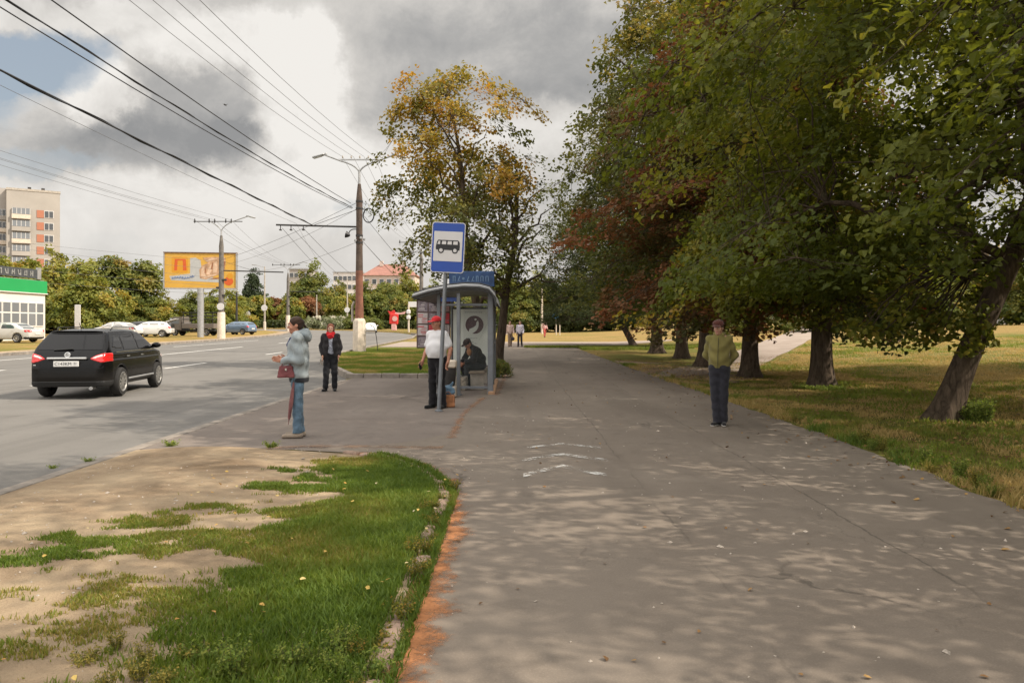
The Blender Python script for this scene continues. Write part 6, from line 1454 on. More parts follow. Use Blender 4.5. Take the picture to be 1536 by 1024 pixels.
def truck():
    r = thing('pickup_truck', 'old brown-grey flatbed truck with a dark ladder rack parked beside the billboard post', 'truck', at(292, 79), R(84))
    def bx(nme, c, d, mat, par=r, bev=.03, rot=(0, 0, 0)): q = MB(); q.box(c, d, rot, bev); return q.build(nme, mat, par)
    bx('chassis', (0, 0, .55), (1.5, 5.2, .2), M_TRIM)
    cab = MB(); cab.prism([(1.0, .6), (2.7, .6), (2.7, 1.05), (2.35, 1.2), (1.95, 1.95), (1.05, 1.98)], -.85, .85, 'yz'); cb = cab.build('cab', BRP, r)
    for s in (-1, 1):
        q = MB(); q.prism([(1.25, 1.25), (2.15, 1.25), (1.85, 1.82), (1.25, 1.84)], s*.852-.006, s*.852+.006, 'yz'); q.build('side_window', M_GLASSP, cb)
        bx('bed_side', (s*.86, -.8, 1.02), (.05, 3.5, .5), BRP, bev=.01)
        for y in (-1.7, 1.75): wheel(r, s*.72, y, .36, .22, 5)
        for z in (1.7, 2.05, 2.4): q = MB(); q.tube([(s*.8, -2.5, z), (s*.8, .9, z)], .05, 6); q.build('rack_rail', M_TRIM, r)
        for y in (-2.4, -.8, .8): q = MB(); q.tube([(s*.8, y, 1.1), (s*.8, y, 2.42)], .04, 6); q.build('rack_post', M_TRIM, r)
    q = MB(); q.box((0, 2.2, 1.56), (1.5, .03, .62), (R(-28), 0, 0)); q.build('windscreen', M_GLASSP, cb)
    bx('bed_floor', (0, -.8, .8), (1.7, 3.5, .08), BRP); bx('tailboard', (0, -2.52, 1.02), (1.7, .05, .5), BRP, bev=.01); bx('headboard', (0, .9, 1.1), (1.7, .05, .7), BRP, bev=.01)
    q = MB(); q.tube([(-.8, .85, 2.42), (.8, .85, 2.42)], .04, 6); q.build('rack_rail', M_TRIM, r); q = MB(); q.tube([(-.8, -2.4, 2.42), (.8, -2.4, 2.42)], .04, 6); q.build('rack_rail', M_TRIM, r)
truck()
# ------------------------------------------------------------------ people
def cloth(name, col, var=.18, scale=12, rough=.9):
    m, nt, b = nm(name); N = NB(nt)
    n1 = N.noise(N.obj(), scale, 6, .6); n2 = N.noise(N.obj(), 160, 2, .6)
    lo = tuple(v*(1-var) for v in col)+(1,); hi = tuple(min(1, v*(1+var)) for v in col)+(1,)
    N.set(b.inputs['Base Color'], N.mix(.25, N.ramp(n1, [(.3, lo), (.7, hi)]), N.ramp(n2, [(.3, lo), (.7, hi)])))
    b.inputs['Roughness'].default_value = rough; b.inputs['Specular IOR Level'].default_value = .15
    b.inputs['Sheen Weight'].default_value = .15
    N.set(b.inputs['Normal'], N.bump(N.math('ADD', n1, N.math('MULTIPLY', n2, .2)), .5, .012))
    return m
M_SKIN = simple('skin', (.42, .235, .165), .6, 0, .1, 20, .3)
M_SKINT = simple('tanned_skin', (.40, .19, .125), .6, 0, .12, 20, .3)
M_LIP = simple('lip', (.33, .11, .09), .5); M_EYEW = simple('eye_white', (.5, .48, .45), .3); M_IRIS = simple('iris', (.03, .022, .018), .3)
def lerp(a, b, t): return v3(a)*(1-t)+v3(b)*t
def default_pose():
    J = {}
    for s, n in ((-1, 'L'), (1, 'R')):
        J['hip'+n] = (s*.085, 0, .92); J['knee'+n] = (s*.095, -.015, .49); J['ank'+n] = (s*.10, .015, .085); J['toe'+n] = (s*.125, -.15, .028)
        J['sho'+n] = (s*.175, .0, 1.42); J['elb'+n] = (s*.235, .02, 1.13); J['wri'+n] = (s*.245, -.05, .88); J['tip'+n] = (s*.24, -.09, .71)
    J.update(pelvis=(0, 0, .96), waist=(0, 0, 1.10), chest=(0, .0, 1.30), neck=(0, .0, 1.47), head=(0, -.02, 1.62))
    return J
def frame(a, b, side):
    z = v3(b)-v3(a); z /= np.linalg.norm(z); x = v3(side)-z*np.dot(side, z); x /= np.linalg.norm(x); return x, np.cross(z, x), z
def hand(S, J, n, curl=.35, sgn=1, thumb_dir=(0, -1, 0)):
    """palm, five unequal fingers bent at the knuckles, thumb from the side of the palm"""
    w, t = v3(J['wri'+n]), v3(J['tip'+n])
    zx = t-w; L = np.linalg.norm(zx); zx /= L
    td = v3(thumb_dir); td = td-zx*(td@zx); td /= np.linalg.norm(td)
    nrm = np.cross(zx, td)*(-sgn)        # palm side
    pe = w+zx*.095
    S.cone(w, w+zx*.03, .026, .030, .015)
    for k in (-1, 0, 1): S.cone(w+zx*.025+td*.018*k, pe+td*.025*k, .017, .0145, .012)
    for k, ln in enumerate((.072, .080, .074, .058)):
        b = pe+td*(.030-.020*k); d = zx*math.cos(curl*.5)+nrm*math.sin(curl*.5); m = b+d*ln*.5
        d2 = zx*math.cos(curl*1.6)+nrm*math.sin(curl*1.6); e = m+d2*ln*.3; d3 = zx*math.cos(curl*2.4)+nrm*math.sin(curl*2.4)
        S.cone(b-zx*.01, m, .0098, .0092, .004); S.cone(m, e, .0092, .0085, .002); S.cone(e, e+d3*ln*.22, .0085, .0072, .002)
    b = w+zx*.03+td*.026; m = b+(td*.75+zx*.7+nrm*.25)*.036; S.cone(b, m, .0145, .0115, .010); S.cone(m, m+(td*.25+zx*.9+nrm*.4)*.034, .0115, .0085, .003)
def person(label, loc, rz, J, skin, cfg, h=1.72, res=.0075, group=None):
    """cfg: dict of clothing callables"""
    r = thing('person', label, 'person', loc, rz, group); k = h/1.735; r.scale = (k, k, k)
    lo = np.min(np.array(list(J.values())), 0)-.2; hi = np.max(np.array(list(J.values())), 0)+.2; lo[2] = -.04
    fat = cfg.get('fat', 1.0)
    B = SDF(lo, hi, res)
    for n in 'LR':
        B.cone(J['hip'+n], J['knee'+n], .085*fat**.5, .056, .04); B.cone(J['knee'+n], lerp(J['knee'+n], J['ank'+n], .35), .054, .056, .03); B.cone(lerp(J['knee'+n], J['ank'+n], .35), J['ank'+n], .056, .036, .03)
        B.cone(v3(J['ank'+n])+(0, .02, -.04), J['toe'+n], .036, .028, .02)
        B.cone(J['sho'+n], J['elb'+n], .048, .040, .03); B.cone(J['elb'+n], lerp(J['elb'+n], J['wri'+n], .4), .040, .038, .02); B.cone(lerp(J['elb'+n], J['wri'+n], .4), J['wri'+n], .038, .025, .02)
        hand(B, J, n, cfg.get('curl', {}).get(n, .35), -1 if n == 'L' else 1, cfg.get('thumb', {}).get(n, (0, -1, -.1)))
    B.cone(J['pelvis'], J['waist'], .125*fat, .115*fat, .06, (1.15, .82, 1)); B.cone(J['waist'], J['chest'], .115*fat, .13, .07, (1.12, .82, 1))
    B.cone(J['shoL'], J['shoR'], .062, .062, .06); B.cone(J['chest'], J['neck'], .12, .065, .06, (1.1, .8, 1)); B.cone(J['neck'], J['head'], .056, .05, .03)
    # head
    hp = v3(J['head']); from mathutils import Euler
    hrot = cfg.get('head_rot', Euler((0, 0, 0))); Q = np.array(hrot.to_matrix())
    def hpt(p): return hp+Q@v3(p)
    B.ell(hpt((0, .012, .035)), (.076, .094, .088), .03, hrot); B.ell(hpt((0, -.03, -.03)), (.058, .062, .082), .04, hrot)
    B.cone(hpt((0, -.060, -.088)), hpt((0, -.072, -.082)), .024, .020, .03)
    B.cone(hpt((0, -.088, .018)), hpt((0, -.106, -.020)), .010, .015, .012); B.ell(hpt((0, -.086, .036)), (.055, .012, .010), .015, hrot)
    for s in (-1, 1):
        B.ell(hpt((s*.074, .015, -.005)), (.012, .024, .034), .008, hrot); B.ell(hpt((s*.040, -.062, -.03)), (.026, .022, .024), .02, hrot)
        B.ell(hpt((s*.031, -.096, .012)), (.017, .014, .012), .0, hrot, sub=True)
    B.ell(hpt((0, -.089, -.052)), (.024, .010, .006), .006, hrot); B.ell(hpt((0, -.086, -.064)), (.020, .010, .006), .006, hrot)
    body = sdf_obj('body', B, skin, r); me = body.data; me.materials.append(M_LIP)
    V = np.zeros(len(me.vertices)*3); me.vertices.foreach_get('co', V); V = V.reshape(-1, 3); Lc = (V-hp)@Q
    pm = (np.abs(Lc[:, 0]) < .024) & (Lc[:, 1] < -.085) & (Lc[:, 2] > -.070) & (Lc[:, 2] < -.046)
    nf = len(me.polygons); vi = np.zeros(nf*4, np.int32); me.loops.foreach_get('vertex_index', vi)
    me.polygons.foreach_set('material_index', pm[vi.reshape(-1, 4)].all(1).astype(np.int32))
    for s in (-1, 1):
        E = SDF(hpt((s*.031, -.084, .012))-.02, hpt((s*.031, -.084, .012))+.02, .003); E.ell(hpt((s*.031, -.082, .012)), (.0125, .0125, .0125)); e = sdf_obj('eye', E, M_EYEW, r)
        E = SDF(hpt((s*.031, -.094, .012))-.015, hpt((s*.031, -.094, .012))+.015, .002); E.ell(hpt((s*.031, -.091, .012)), (.006, .0055, .006)); sdf_obj('iris', E, M_IRIS, e)
        E = SDF(hpt((s*.031, -.096, .034))-.03, hpt((s*.031, -.096, .034))+.03, .004); E.cone(hpt((s*.016, -.098, .034)), hpt((s*.048, -.086, .034)), .005, .004); sdf_obj('eyebrow', E, cfg.get('hairmat', M_IRIS), r)
    def grid(): return SDF(lo, hi, res)
    def put(nme, S, m, par=r): return sdf_obj(nme, S, m, par)
    cfg['dress'](J, grid, put, hpt, hrot, r)
    return r
def trousers(S, J, wd=1.0, hem=.07, waist=1.03, seed=0, fat=1.0, flare=.0):
    for n in 'LR':
        S.cone(J['hip'+n], J['knee'+n], .103*wd*fat**.5, .078*wd, .05); S.cone(J['knee'+n], v3(J['ank'+n])+(0, 0, -.03), .078*wd, (.070+flare)*wd, .03)
    S.cone(J['pelvis'], v3(J['waist'])-(0, 0, .02), .142*fat, .132*fat, .06, (1.15, .86, 1))
    S.fold(0.0065, 34, seed)
    return S.cut((0, 0, waist), (0, 0, 1)).cut((0, 0, hem), (0, 0, -1))
def shoes(grid, put, J, mat, sole, long=1.0):
    for n in 'LR':
        a = v3(J['ank'+n]); t = v3(J['toe'+n]); S = SDF(np.minimum(a, t)-.12, np.maximum(a, t)+.12, .0075)
        hl = a+(0, .035, 0); hl[2] = .035
        tt = a+(t-a)*long; tt[2] = .032
        S.cone(hl, tt, .045, .036, .02, (1, 1, .9)); S.cone(a+(0, .005, -.03), a+(0, .005, .01), .050, .047, .03); S.cut((0, 0, .012), (0, 0, -1)); S.cut((0, 0, .115), (0, 0, 1)); sh = put('shoe', S, mat)
        S = SDF(np.minimum(a, t)-.12, np.maximum(a, t)+.12, .0075); S.cone((hl[0], hl[1], .02), (tt[0], tt[1], .02), .047, .040, .01, (1, 1, .6)); S.cut((0, 0, .001), (0, 0, -1)); S.cut((0, 0, .022), (0, 0, 1)); put('sole', S, sole, sh)
def sleeve(S, J, n, r0=.066, r1=.056, r2=.046, end=.97, k=.03):
    S.cone(J['sho'+n], J['elb'+n], r0, r1, k); S.cone(J['elb'+n], lerp(J['elb'+n], J['wri'+n], end), r1, r2, k)
def hair_cap(grid, hpt, hrot, r=(.084, .100, .092), back=0.0):
    c = hpt((0, .014, .040)); S = SDF(c-.16, c+.16, .006); S.ell(c, r, .02, hrot); S.ell(hpt((0, .055, -.02)), (.066, .05, .07), .03, hrot)
    S.fold(.0025, 90, 3)
    n = np.array(hrot.to_matrix())@v3((0, -1, -.55)); S.cut(hpt((0, -.055, .035)), n); return S
from mathutils import Euler
# ---- the woman in the pale blue jacket, in profile at the kerb
def blue_jacket():
    J = default_pose()
    J.update(elbR=(.21, .03, 1.13), wriR=(.16, -.19, 1.11), tipR=(.12, -.34, 1.15), elbL=(-.22, .00, 1.14), wriL=(-.10, -.17, 1.12), tipL=(.0, -.26, 1.14), head=(0, -.035, 1.615))
    J.update(kneeL=(-.075, -.02, .49), ankL=(-.075, .03, .085), toeL=(-.09, -.14, .028), kneeR=(.075, -.0, .49), ankR=(.075, .0, .085), toeR=(.085, -.17, .028))
    mj = cloth('pale_blue_jacket', (.255, .29, .305)); mj2 = cloth('jeans', (.095, .150, .205), .3, 18); ms = cloth('beige_shoe', (.27, .215, .165)); mh = cloth('dark_brown_hair', (.035, .020, .014), .3, 60); md = cloth('dark_lining', (.02, .022, .028))
    def dress(J, grid, put, hpt, hrot, r):
        S = grid(); trousers(S, J, .95, .07, 1.0, 1); put('jeans', S, mj2); shoes(grid, put, J, ms, simple('sole', (.16, .12, .09)), 1.08)
        S = grid(); S.cone((0, .01, .90), J['waist'], .172, .168, .05, (1.12, .86, 1)); S.cone(J['waist'], J['chest'], .165, .165, .06, (1.12, .86, 1)); S.cone(J['shoL'], J['shoR'], .080, .080, .06); S.cone(J['chest'], J['neck'], .15, .075, .06, (1.1, .85, 1))
        for n in 'LR': sleeve(S, J, n, .078, .070, .055)
        S.fold(0.0116, 26, 2).cut((0, 0, .86), (0, 0, -1)); put('jacket', S, mj)
        S = grid(); S.cone((0, .015, .86), (0, .015, .92), .165, .16, .02, (1.12, .86, 1)); S.cut((0, 0, .80), (0, 0, -1)); S.cut((0, 0, .875), (0, 0, 1)); put('jacket_lining', S, md)
        S = grid(); S.ell((0, .12, 1.47), (.12, .07, .10), .02, Euler((R(25), 0, 0))); S.cone((-.09, -.02, 1.49), (.09, -.02, 1.49), .035, .035, .03); S.cone((-.10, -.02, 1.49), (0, .11, 1.52), .045, .05, .03); S.cone((.10, -.02, 1.49), (0, .11, 1.52), .045, .05, .03); S.fold(.005, 40, 5); put('hood', S, mj)
        S = hair_cap(grid, hpt, hrot); S.ell(hpt((0, .095, .03)), (.04, .035, .04), .03); hr = put('hair', S, mh)
        c = hpt((0, .12, -.01)); S = SDF(c-.15, c+.15, .006); S.cone(hpt((0, .10, .02)), hpt((0, .155, -.07)), .022, .010, .01); put('ponytail', S, mh, hr)
        S = grid(); S.cone((-.05, -.10, 1.40), (-.02, -.135, 1.34), .03, .03, .03); S.cone((.06, -.09, 1.42), (.02, -.13, 1.33), .03, .03, .03); put('neck_scarf', S, cloth('patterned_scarf', (.05, .06, .13), .8, 40))
    return person('woman in a pale blue hooded jacket and jeans standing in profile at the kerb', (px(447, 10.75), 10.75, .008), R(-78), J, M_SKINT, dict(dress=dress, hairmat=mh, head_rot=Euler((R(6), 0, 0)), curl={'L': .5, 'R': .5}, thumb={'L': (0, 0, 1), 'R': (0, 0, 1)}), 1.71)
PB = blue_jacket()
def rope(pts, r, name, mat, parent=None): q = MB(); q.tube(pts, r, 7); return q.build(name, mat, parent, True)
def handbag():
    ang = R(-78); base = Vector((px(447, 10.75), 10.75, .008)); Mx = Matrix.Translation(base) @ Matrix.Rotation(ang, 4, 'Z')
    mb = cloth('maroon_leather', (.155, .048, .052), .2, 10, .5)
    r = thing('handbag', 'maroon trapezoid handbag hanging from the forearm of the woman in pale blue', 'handbag', Mx @ Vector((.17, -.15, .86)), ang); r.scale = (.74, .74, .74)
    S = SDF((-.13, -.20, -.05), (.13, .20, .36), .008); sl, X, Y, Z = S.all()
    w = .165-.05*np.clip(Z/.26, 0, 1); S.D = (smax(smax(np.abs(Y)-w, np.abs(X)-(.065-.03*np.clip(Z/.26, 0, 1)), .03), np.abs(Z-.115)-.115, .03)+0*X).astype(np.float32); S.fold(.003, 40, 1); sdf_obj('bag', S, mb, r)
    for s in (-1, 1): rope(arc((s*.03, -.08, .22), (s*.02, 0, .50), (s*.03, .08, .22), 12), .008, 'strap', mb, r)
    q = MB(); q.box((.066, 0, .16), (.01, .03, .04)); q.build('clasp', M_CHROME, r)
    r2 = thing('umbrella', 'furled dusty-red umbrella hanging below the maroon handbag', 'umbrella', Mx @ Vector((.16, -.12, .20)), ang)
    r2.rotation_euler = (R(-7), 0, ang)
    mu = cloth('dusty_red_nylon', (.17, .07, .07), .3, 25)
    q = MB(); q.lathe([(.004, .0), (.006, .06), (.020, .10), (.030, .30), (.026, .44), (.016, .56), (.010, .60)], 10); q.build('canopy', mu, r2, True)
    rope([(0, 0, .58), (0, 0, .68), (0, -.02, .72), (0, -.05, .725), (0, -.065, .70)], .008, 'handle', M_BLACK, r2)
handbag()
# ---- the woman in black with the red scarf
def red_scarf():
    J = default_pose()
    for n, s in (('L', -1), ('R', 1)):
        J['sho'+n] = (s*.165, 0, 1.40); J['elb'+n] = (s*.24, .05, 1.14); J['wri'+n] = (s*.205, -.06, .93); J['tip'+n] = (s*.185, -.11, .77)
    J.update(ankL=(-.13, .0, .085), toeL=(-.19, -.14, .028), kneeL=(-.11, -.01, .49), ankR=(.10, .03, .085), toeR=(.11, -.13, .028), head=(0, -.02, 1.60))
    mb = cloth('black_cardigan', (.018, .016, .017)); mt = cloth('black_trousers', (.014, .014, .016)); mr = cloth('red_scarf', (.42, .012, .016)); mw = cloth('grey_print_shirt', (.25, .26, .30), .9, 22); mh = cloth('reddish_brown_hair', (.16, .055, .030), .3, 60)
    def dress(J, grid, put, hpt, hrot, r):
        S = grid(); trousers(S, J, 1.0, .075, 1.0, 4); put('trousers', S, mt); shoes(grid, put, J, cloth('black_shoe', (.012, .011, .011)), M_BLACK)
        S = grid(); S.cone(J['pelvis'], J['waist'], .145, .14, .05, (1.15, .86, 1)); S.cone(J['waist'], J['chest'], .14, .15, .06, (1.14, .86, 1)); S.cone(J['chest'], J['neck'], .13, .07, .05, (1.1, .85, 1)); S.fold(.003, 40, 7).cut((0, 0, .92), (0, 0, -1)); put('shirt', S, mw)
        S = grid(); S.cone((0, 0, .92), J['waist'], .175, .165, .05, (1.16, .86, 1)); S.cone(J['waist'], J['chest'], .165, .168, .06, (1.16, .86, 1)); S.cone(J['shoL'], J['shoR'], .078, .078, .05); S.cone(J['chest'], J['neck'], .15, .075, .05, (1.1, .85, 1))
        for n in 'LR': sleeve(S, J, n, .066, .062, .050)
        S.fold(0.0101, 28, 9).cut((0, 0, .88), (0, 0, -1))
        sl, X, Y, Z = S.all(); S.D = np.maximum(S.D, np.minimum(.062-np.abs(X)+.02*np.sin(Z*9), -Y-.03)*1.0).astype(np.float32); put('cardigan', S, mb)
        S = grid(); S.cone((-.06, -.05, 1.47), (.06, -.05, 1.47), .055, .055, .04); S.cone((-.06, .05, 1.49), (.06, .05, 1.49), .05, .05, .04); S.ell((0, -.10, 1.41), (.085, .06, .075), .03); S.fold(.006, 60, 3); put('scarf', S, mr)
        S = hair_cap(grid, hpt, hrot, (.09, .104, .096)); S.ell(hpt((.07, .03, -.03)), (.03, .05, .07), .03); S.ell(hpt((-.07, .03, -.03)), (.03, .05, .07), .03); put('hair', S, mh)
    return person('woman in black with a bright red scarf standing near the kerb', (px(496, 18.3), 18.3, .008), R(12), J, M_SKIN, dict(dress=dress, hairmat=mh), 1.64, .0085)
red_scarf()
# ---- the stout man in the white T-shirt and red cap
def red_cap():
    J = default_pose()
    J.update(elbR=(.265, .05, 1.12), wriR=(.265, -.04, .88), tipR=(.25, -.10, .72), elbL=(-.265, .04, 1.12), wriL=(-.28, -.08, .90), tipL=(-.275, -.16, .76), shoL=(-.165, 0, 1.40), shoR=(.165, 0, 1.40), head=(0, -.035, 1.615), pelvis=(0, .02, .96), ankR=(.11, .03, .085), toeR=(.14, -.13, .028), ankL=(-.10, -.02, .085), toeL=(-.12, -.18, .028))
    mw = cloth('white_tshirt', (.66, .65, .66), .05); mt = cloth('black_slacks', (.012, .011, .013)); mr = cloth('red_cap_cloth', (.50, .025, .030)); mh = cloth('short_grey_hair', (.13, .11, .09), .3, 60)
    def dress(J, grid, put, hpt, hrot, r):
        S = grid(); trousers(S, J, 1.0, .06, 1.0, 5, 1.12); put('trousers', S, mt); shoes(grid, put, J, cloth('black_loafer', (.010, .010, .010)), M_BLACK, 1.1)
        S = grid(); S.cone((0, -.01, 1.0), (0, -.03, 1.14), .165, .172, .05, (1.12, 1.02, 1)); S.cone((0, -.03, 1.14), J['chest'], .172, .165, .07, (1.12, .95, 1)); S.cone(J['shoL'], J['shoR'], .066, .066, .06); S.cone(J['chest'], J['neck'], .145, .072, .05, (1.1, .85, 1))
        S.ell((0, -.10, 1.10), (.15, .10, .13), .08)
        for n in 'LR': S.cone(J['sho'+n], lerp(J['sho'+n], J['elb'+n], .70), .066, .068, .04)
        S.fold(0.0072, 24, 6).cut((0, 0, .955), (0, 0, -1)).cut((0, 0, 1.485), (0, 0, 1))
        put('tshirt', S, mw)
        S = hair_cap(grid, hpt, hrot, (.081, .097, .088)); put('hair', S, mh)
        c = hpt((0, 0, .06)); S = SDF(c-.24, c+.24, .006); S.ell(hpt((0, .008, .052)), (.094, .112, .086), .01); S.cut(hpt((0, 0, .04)), (0, .12, -1)); cp = put('cap', S, mr)
        S = SDF(c-.24, c+.24, .006); S.ell(hpt((0, -.12, .043)), (.080, .085, .012), .01, Euler((R(10), 0, 0))); put('cap_peak', S, mr, cp)
        q = MB(); q.tube([(s[0]*.142*1.14, s[1]*.145*.98-.005, .985) for s in [(math.cos(a), math.sin(a)) for a in [2*math.pi*k/24 for k in range(25)]]], .014, 6); q.build('belt', M_BLACK, r, True)
    return person('stout man in a white T-shirt and red cap standing behind the bus stop pole', (px(656, 14.55), 14.55, .008), R(-28), J, M_SKINT, dict(dress=dress, hairmat=mh, fat=1.2, head_rot=Euler((R(4), 0, R(-14))), curl={'L': .6, 'R': .5}), 1.76)
red_cap()
def phone():
    M = Matrix.Translation((px(656, 14.55), 14.55, .008)) @ Matrix.Rotation(R(-28), 4, 'Z'); p = M @ Vector((-.285*1.014, -.15*1.014, .79*1.014))
    r = thing('phone', 'small dark phone in the hand of the man in the red cap', 'phone', p, R(-28)); q = MB(); q.box((0, 0, 0), (.018, .07, .13), (R(25), 0, 0), .006); q.build('case', M_BLACK, r); q = MB(); q.box((-.0105, 0, 0), (.002, .06, .115), (R(25), 0, 0)); q.build('screen', M_CARGL, r)
phone()
def bags():
    y = 14.75; x = px(668, y)
    mt = cloth('tan_bag', (.34, .15, .07), .25, 14); mb = cloth('blue_plastic_bag', (.12, .20, .28), .4, 14, .5); mk = cloth('black_bag', (.015, .015, .016))
    r = thing('shopping_bag', 'orange-brown shopping bag standing at the feet of the man in the red cap', 'bag', (x+.06, y-.05, .010))
    S = SDF((-.2, -.16, -.02), (.2, .16, .40), .009); sl, X, Y, Z = S.all(); S.D = (smax(smax(np.abs(X)-.135+.02*Z, np.abs(Y)-.08+.08*Z, .03), np.abs(Z-.12)-.12, .03)).astype(np.float32); S.fold(.005, 36, 2); sdf_obj('bag', S, mt, r)
    for s in (-1, 1): rope(arc((-.07, s*.045, .23), (0, s*.02, .37), (.07, s*.045, .23), 10), .007, 'strap', mt, r)
    r = thing('plastic_bag', 'crumpled blue plastic bag resting on top of the orange-brown shopping bag', 'bag', (x+.03, y+.02, .24))
    S = SDF((-.22, -.16, -.05), (.22, .16, .32), .009); S.ell((0, 0, .09), (.13, .09, .10), .03); S.ell((.08, 0, .07), (.08, .07, .08), .03); S.cone((-.06, 0, .14), (-.10, .01, .25), .04, .018, .03); S.cone((.06, 0, .14), (.11, 0, .25), .04, .02, .03); S.fold(.009, 48, 4); sdf_obj('bag', S, mb, r)
    r = thing('rucksack', 'slumped black bag lying beside the orange-brown shopping bag', 'bag', (x-.13, y+.12, .010), R(15))
    S = SDF((-.22, -.16, -.02), (.26, .16, .32), .009); S.ell((0, 0, .11), (.15, .10, .12), .03); S.ell((.05, 0, .08), (.12, .10, .08), .03); S.fold(.008, 40, 6); S.cut((0, 0, .002), (0, 0, -1)); sdf_obj('bag', S, mk, r); rope(arc((-.05, 0, .2), (0, .02, .33), (.07, 0, .2), 8), .008, 'strap', mk, r)
bags()
# ---- the seated figure in the shelter, bent forward
def seated():
    J = default_pose()
    for n, s in (('L', -1), ('R', 1)):
        J['hip'+n] = (s*.09, .02, .55); J['knee'+n] = (s*.12, -.42, .53); J['ank'+n] = (s*.10, -.38+.12*(s < 0), .085); J['toe'+n] = (s*.11, -.55+.12*(s < 0), .028)
        J['sho'+n] = (s*.17, -.20, .99); J['elb'+n] = (s*.24, -.30, .73); J['wri'+n] = (s*.09, -.45, .66); J['tip'+n] = (s*.03, -.55, .58)
    J.update(pelvis=(0, .03, .58), waist=(0, -.01, .72), chest=(0, -.12, .89), neck=(0, -.24, 1.04), head=(0, -.34, 1.13))
    mb = cloth('black_coat', (.014, .013, .014)); mt = cloth('dark_grey_trousers', (.022, .021, .023)); mh = cloth('dark_cap', (.035, .022, .018), .3, 40); mo = cloth('ochre_sweater', (.30, .14, .06), .3)
    hr = Euler((R(38), 0, 0))
    def dress(J, grid, put, hpt, hrot, r):
        S = grid()
        for n in 'LR': S.cone(J['hip'+n], J['knee'+n], .105, .082, .04); S.cone(J['knee'+n], v3(J['ank'+n])+(0, 0, -.02), .080, .066, .03)
        S.cone(J['pelvis'], J['waist'], .14, .13, .05, (1.15, .9, 1)); S.fold(0.0087, 34, 2).cut((0, 0, .07), (0, 0, -1)); put('trousers', S, mt); shoes(grid, put, J, cloth('black_boot', (.012, .011, .011)), M_BLACK)
        S = grid(); S.cone(J['pelvis'], J['waist'], .165, .165, .05, (1.12, .92, 1)); S.cone(J['waist'], J['chest'], .165, .17, .06, (1.12, .9, 1)); S.cone(J['shoL'], J['shoR'], .085, .085, .06); S.cone(J['chest'], J['neck'], .155, .08, .05, (1.1, .9, 1))
        for n in 'LR': sleeve(S, J, n, .080, .072, .056)
        S.fold(0.0116, 26, 3).cut((0, 0, .47), (0, 0, -1)); put('coat', S, mb)
        S = grid(); S.ell((0, -.29, .93), (.09, .06, .11), .03); S.fold(.004, 40, 1); put('sweater', S, mo)
        S = hair_cap(grid, hpt, hrot); put('hair', S, mh)
        c = hpt((0, 0, .06)); S = SDF(c-.25, c+.25, .007); S.ell(hpt((0, .008, .058)), (.095, .115, .08), .01, hrot); S.ell(hpt((0, -.11, .050)), (.08, .08, .014), .01, hrot); put('cap', S, mh)
    return person('person in a black coat and dark cap sitting bent forward on the shelter bench', (-.84, 19.35, .012), R(-58), J, M_SKINT, dict(dress=dress, hairmat=mh, head_rot=hr, curl={'L': .7, 'R': .7}), 1.72, .009)
seated()
def parcel():
    r = thing('paper_bag', 'crumpled pale carrier bag held in the lap of the seated person', 'bag', (-1.45, 19.15, .55), R(20)); S = SDF((-.2, -.2, -.14), (.2, .2, .2), .01); S.ell((0, 0, .0), (.12, .10, .09), .03); S.cone((.0, 0, .05), (.09, 0, .13), .04, .02, .03); S.fold(.01, 44, 2); sdf_obj('bag', S, cloth('pale_plastic', (.40, .37, .31), .3), r)
    r = thing('carrier_bag', 'checked grey carrier bag on the shelter floor beside the seated person', 'bag', (-1.28, 18.55, .012), R(-10)); S = SDF((-.25, -.2, -.02), (.25, .2, .5), .01); sl, X, Y, Z = S.all(); S.D = smax(smax(np.abs(X)-.19, np.abs(Y)-.12+.1*Z, .04), np.abs(Z-.17)-.17, .04).astype(np.float32); S.fold(.006, 36, 5); sdf_obj('bag', S, cloth('checked_grey', (.22, .19, .15), .8, 30), r)
    for s in (-1, 1): rope(arc((-.09, s*.06, .32), (0, s*.03, .50), (.09, s*.06, .32), 8), .008, 'strap', M_BLACK, r)
parcel()
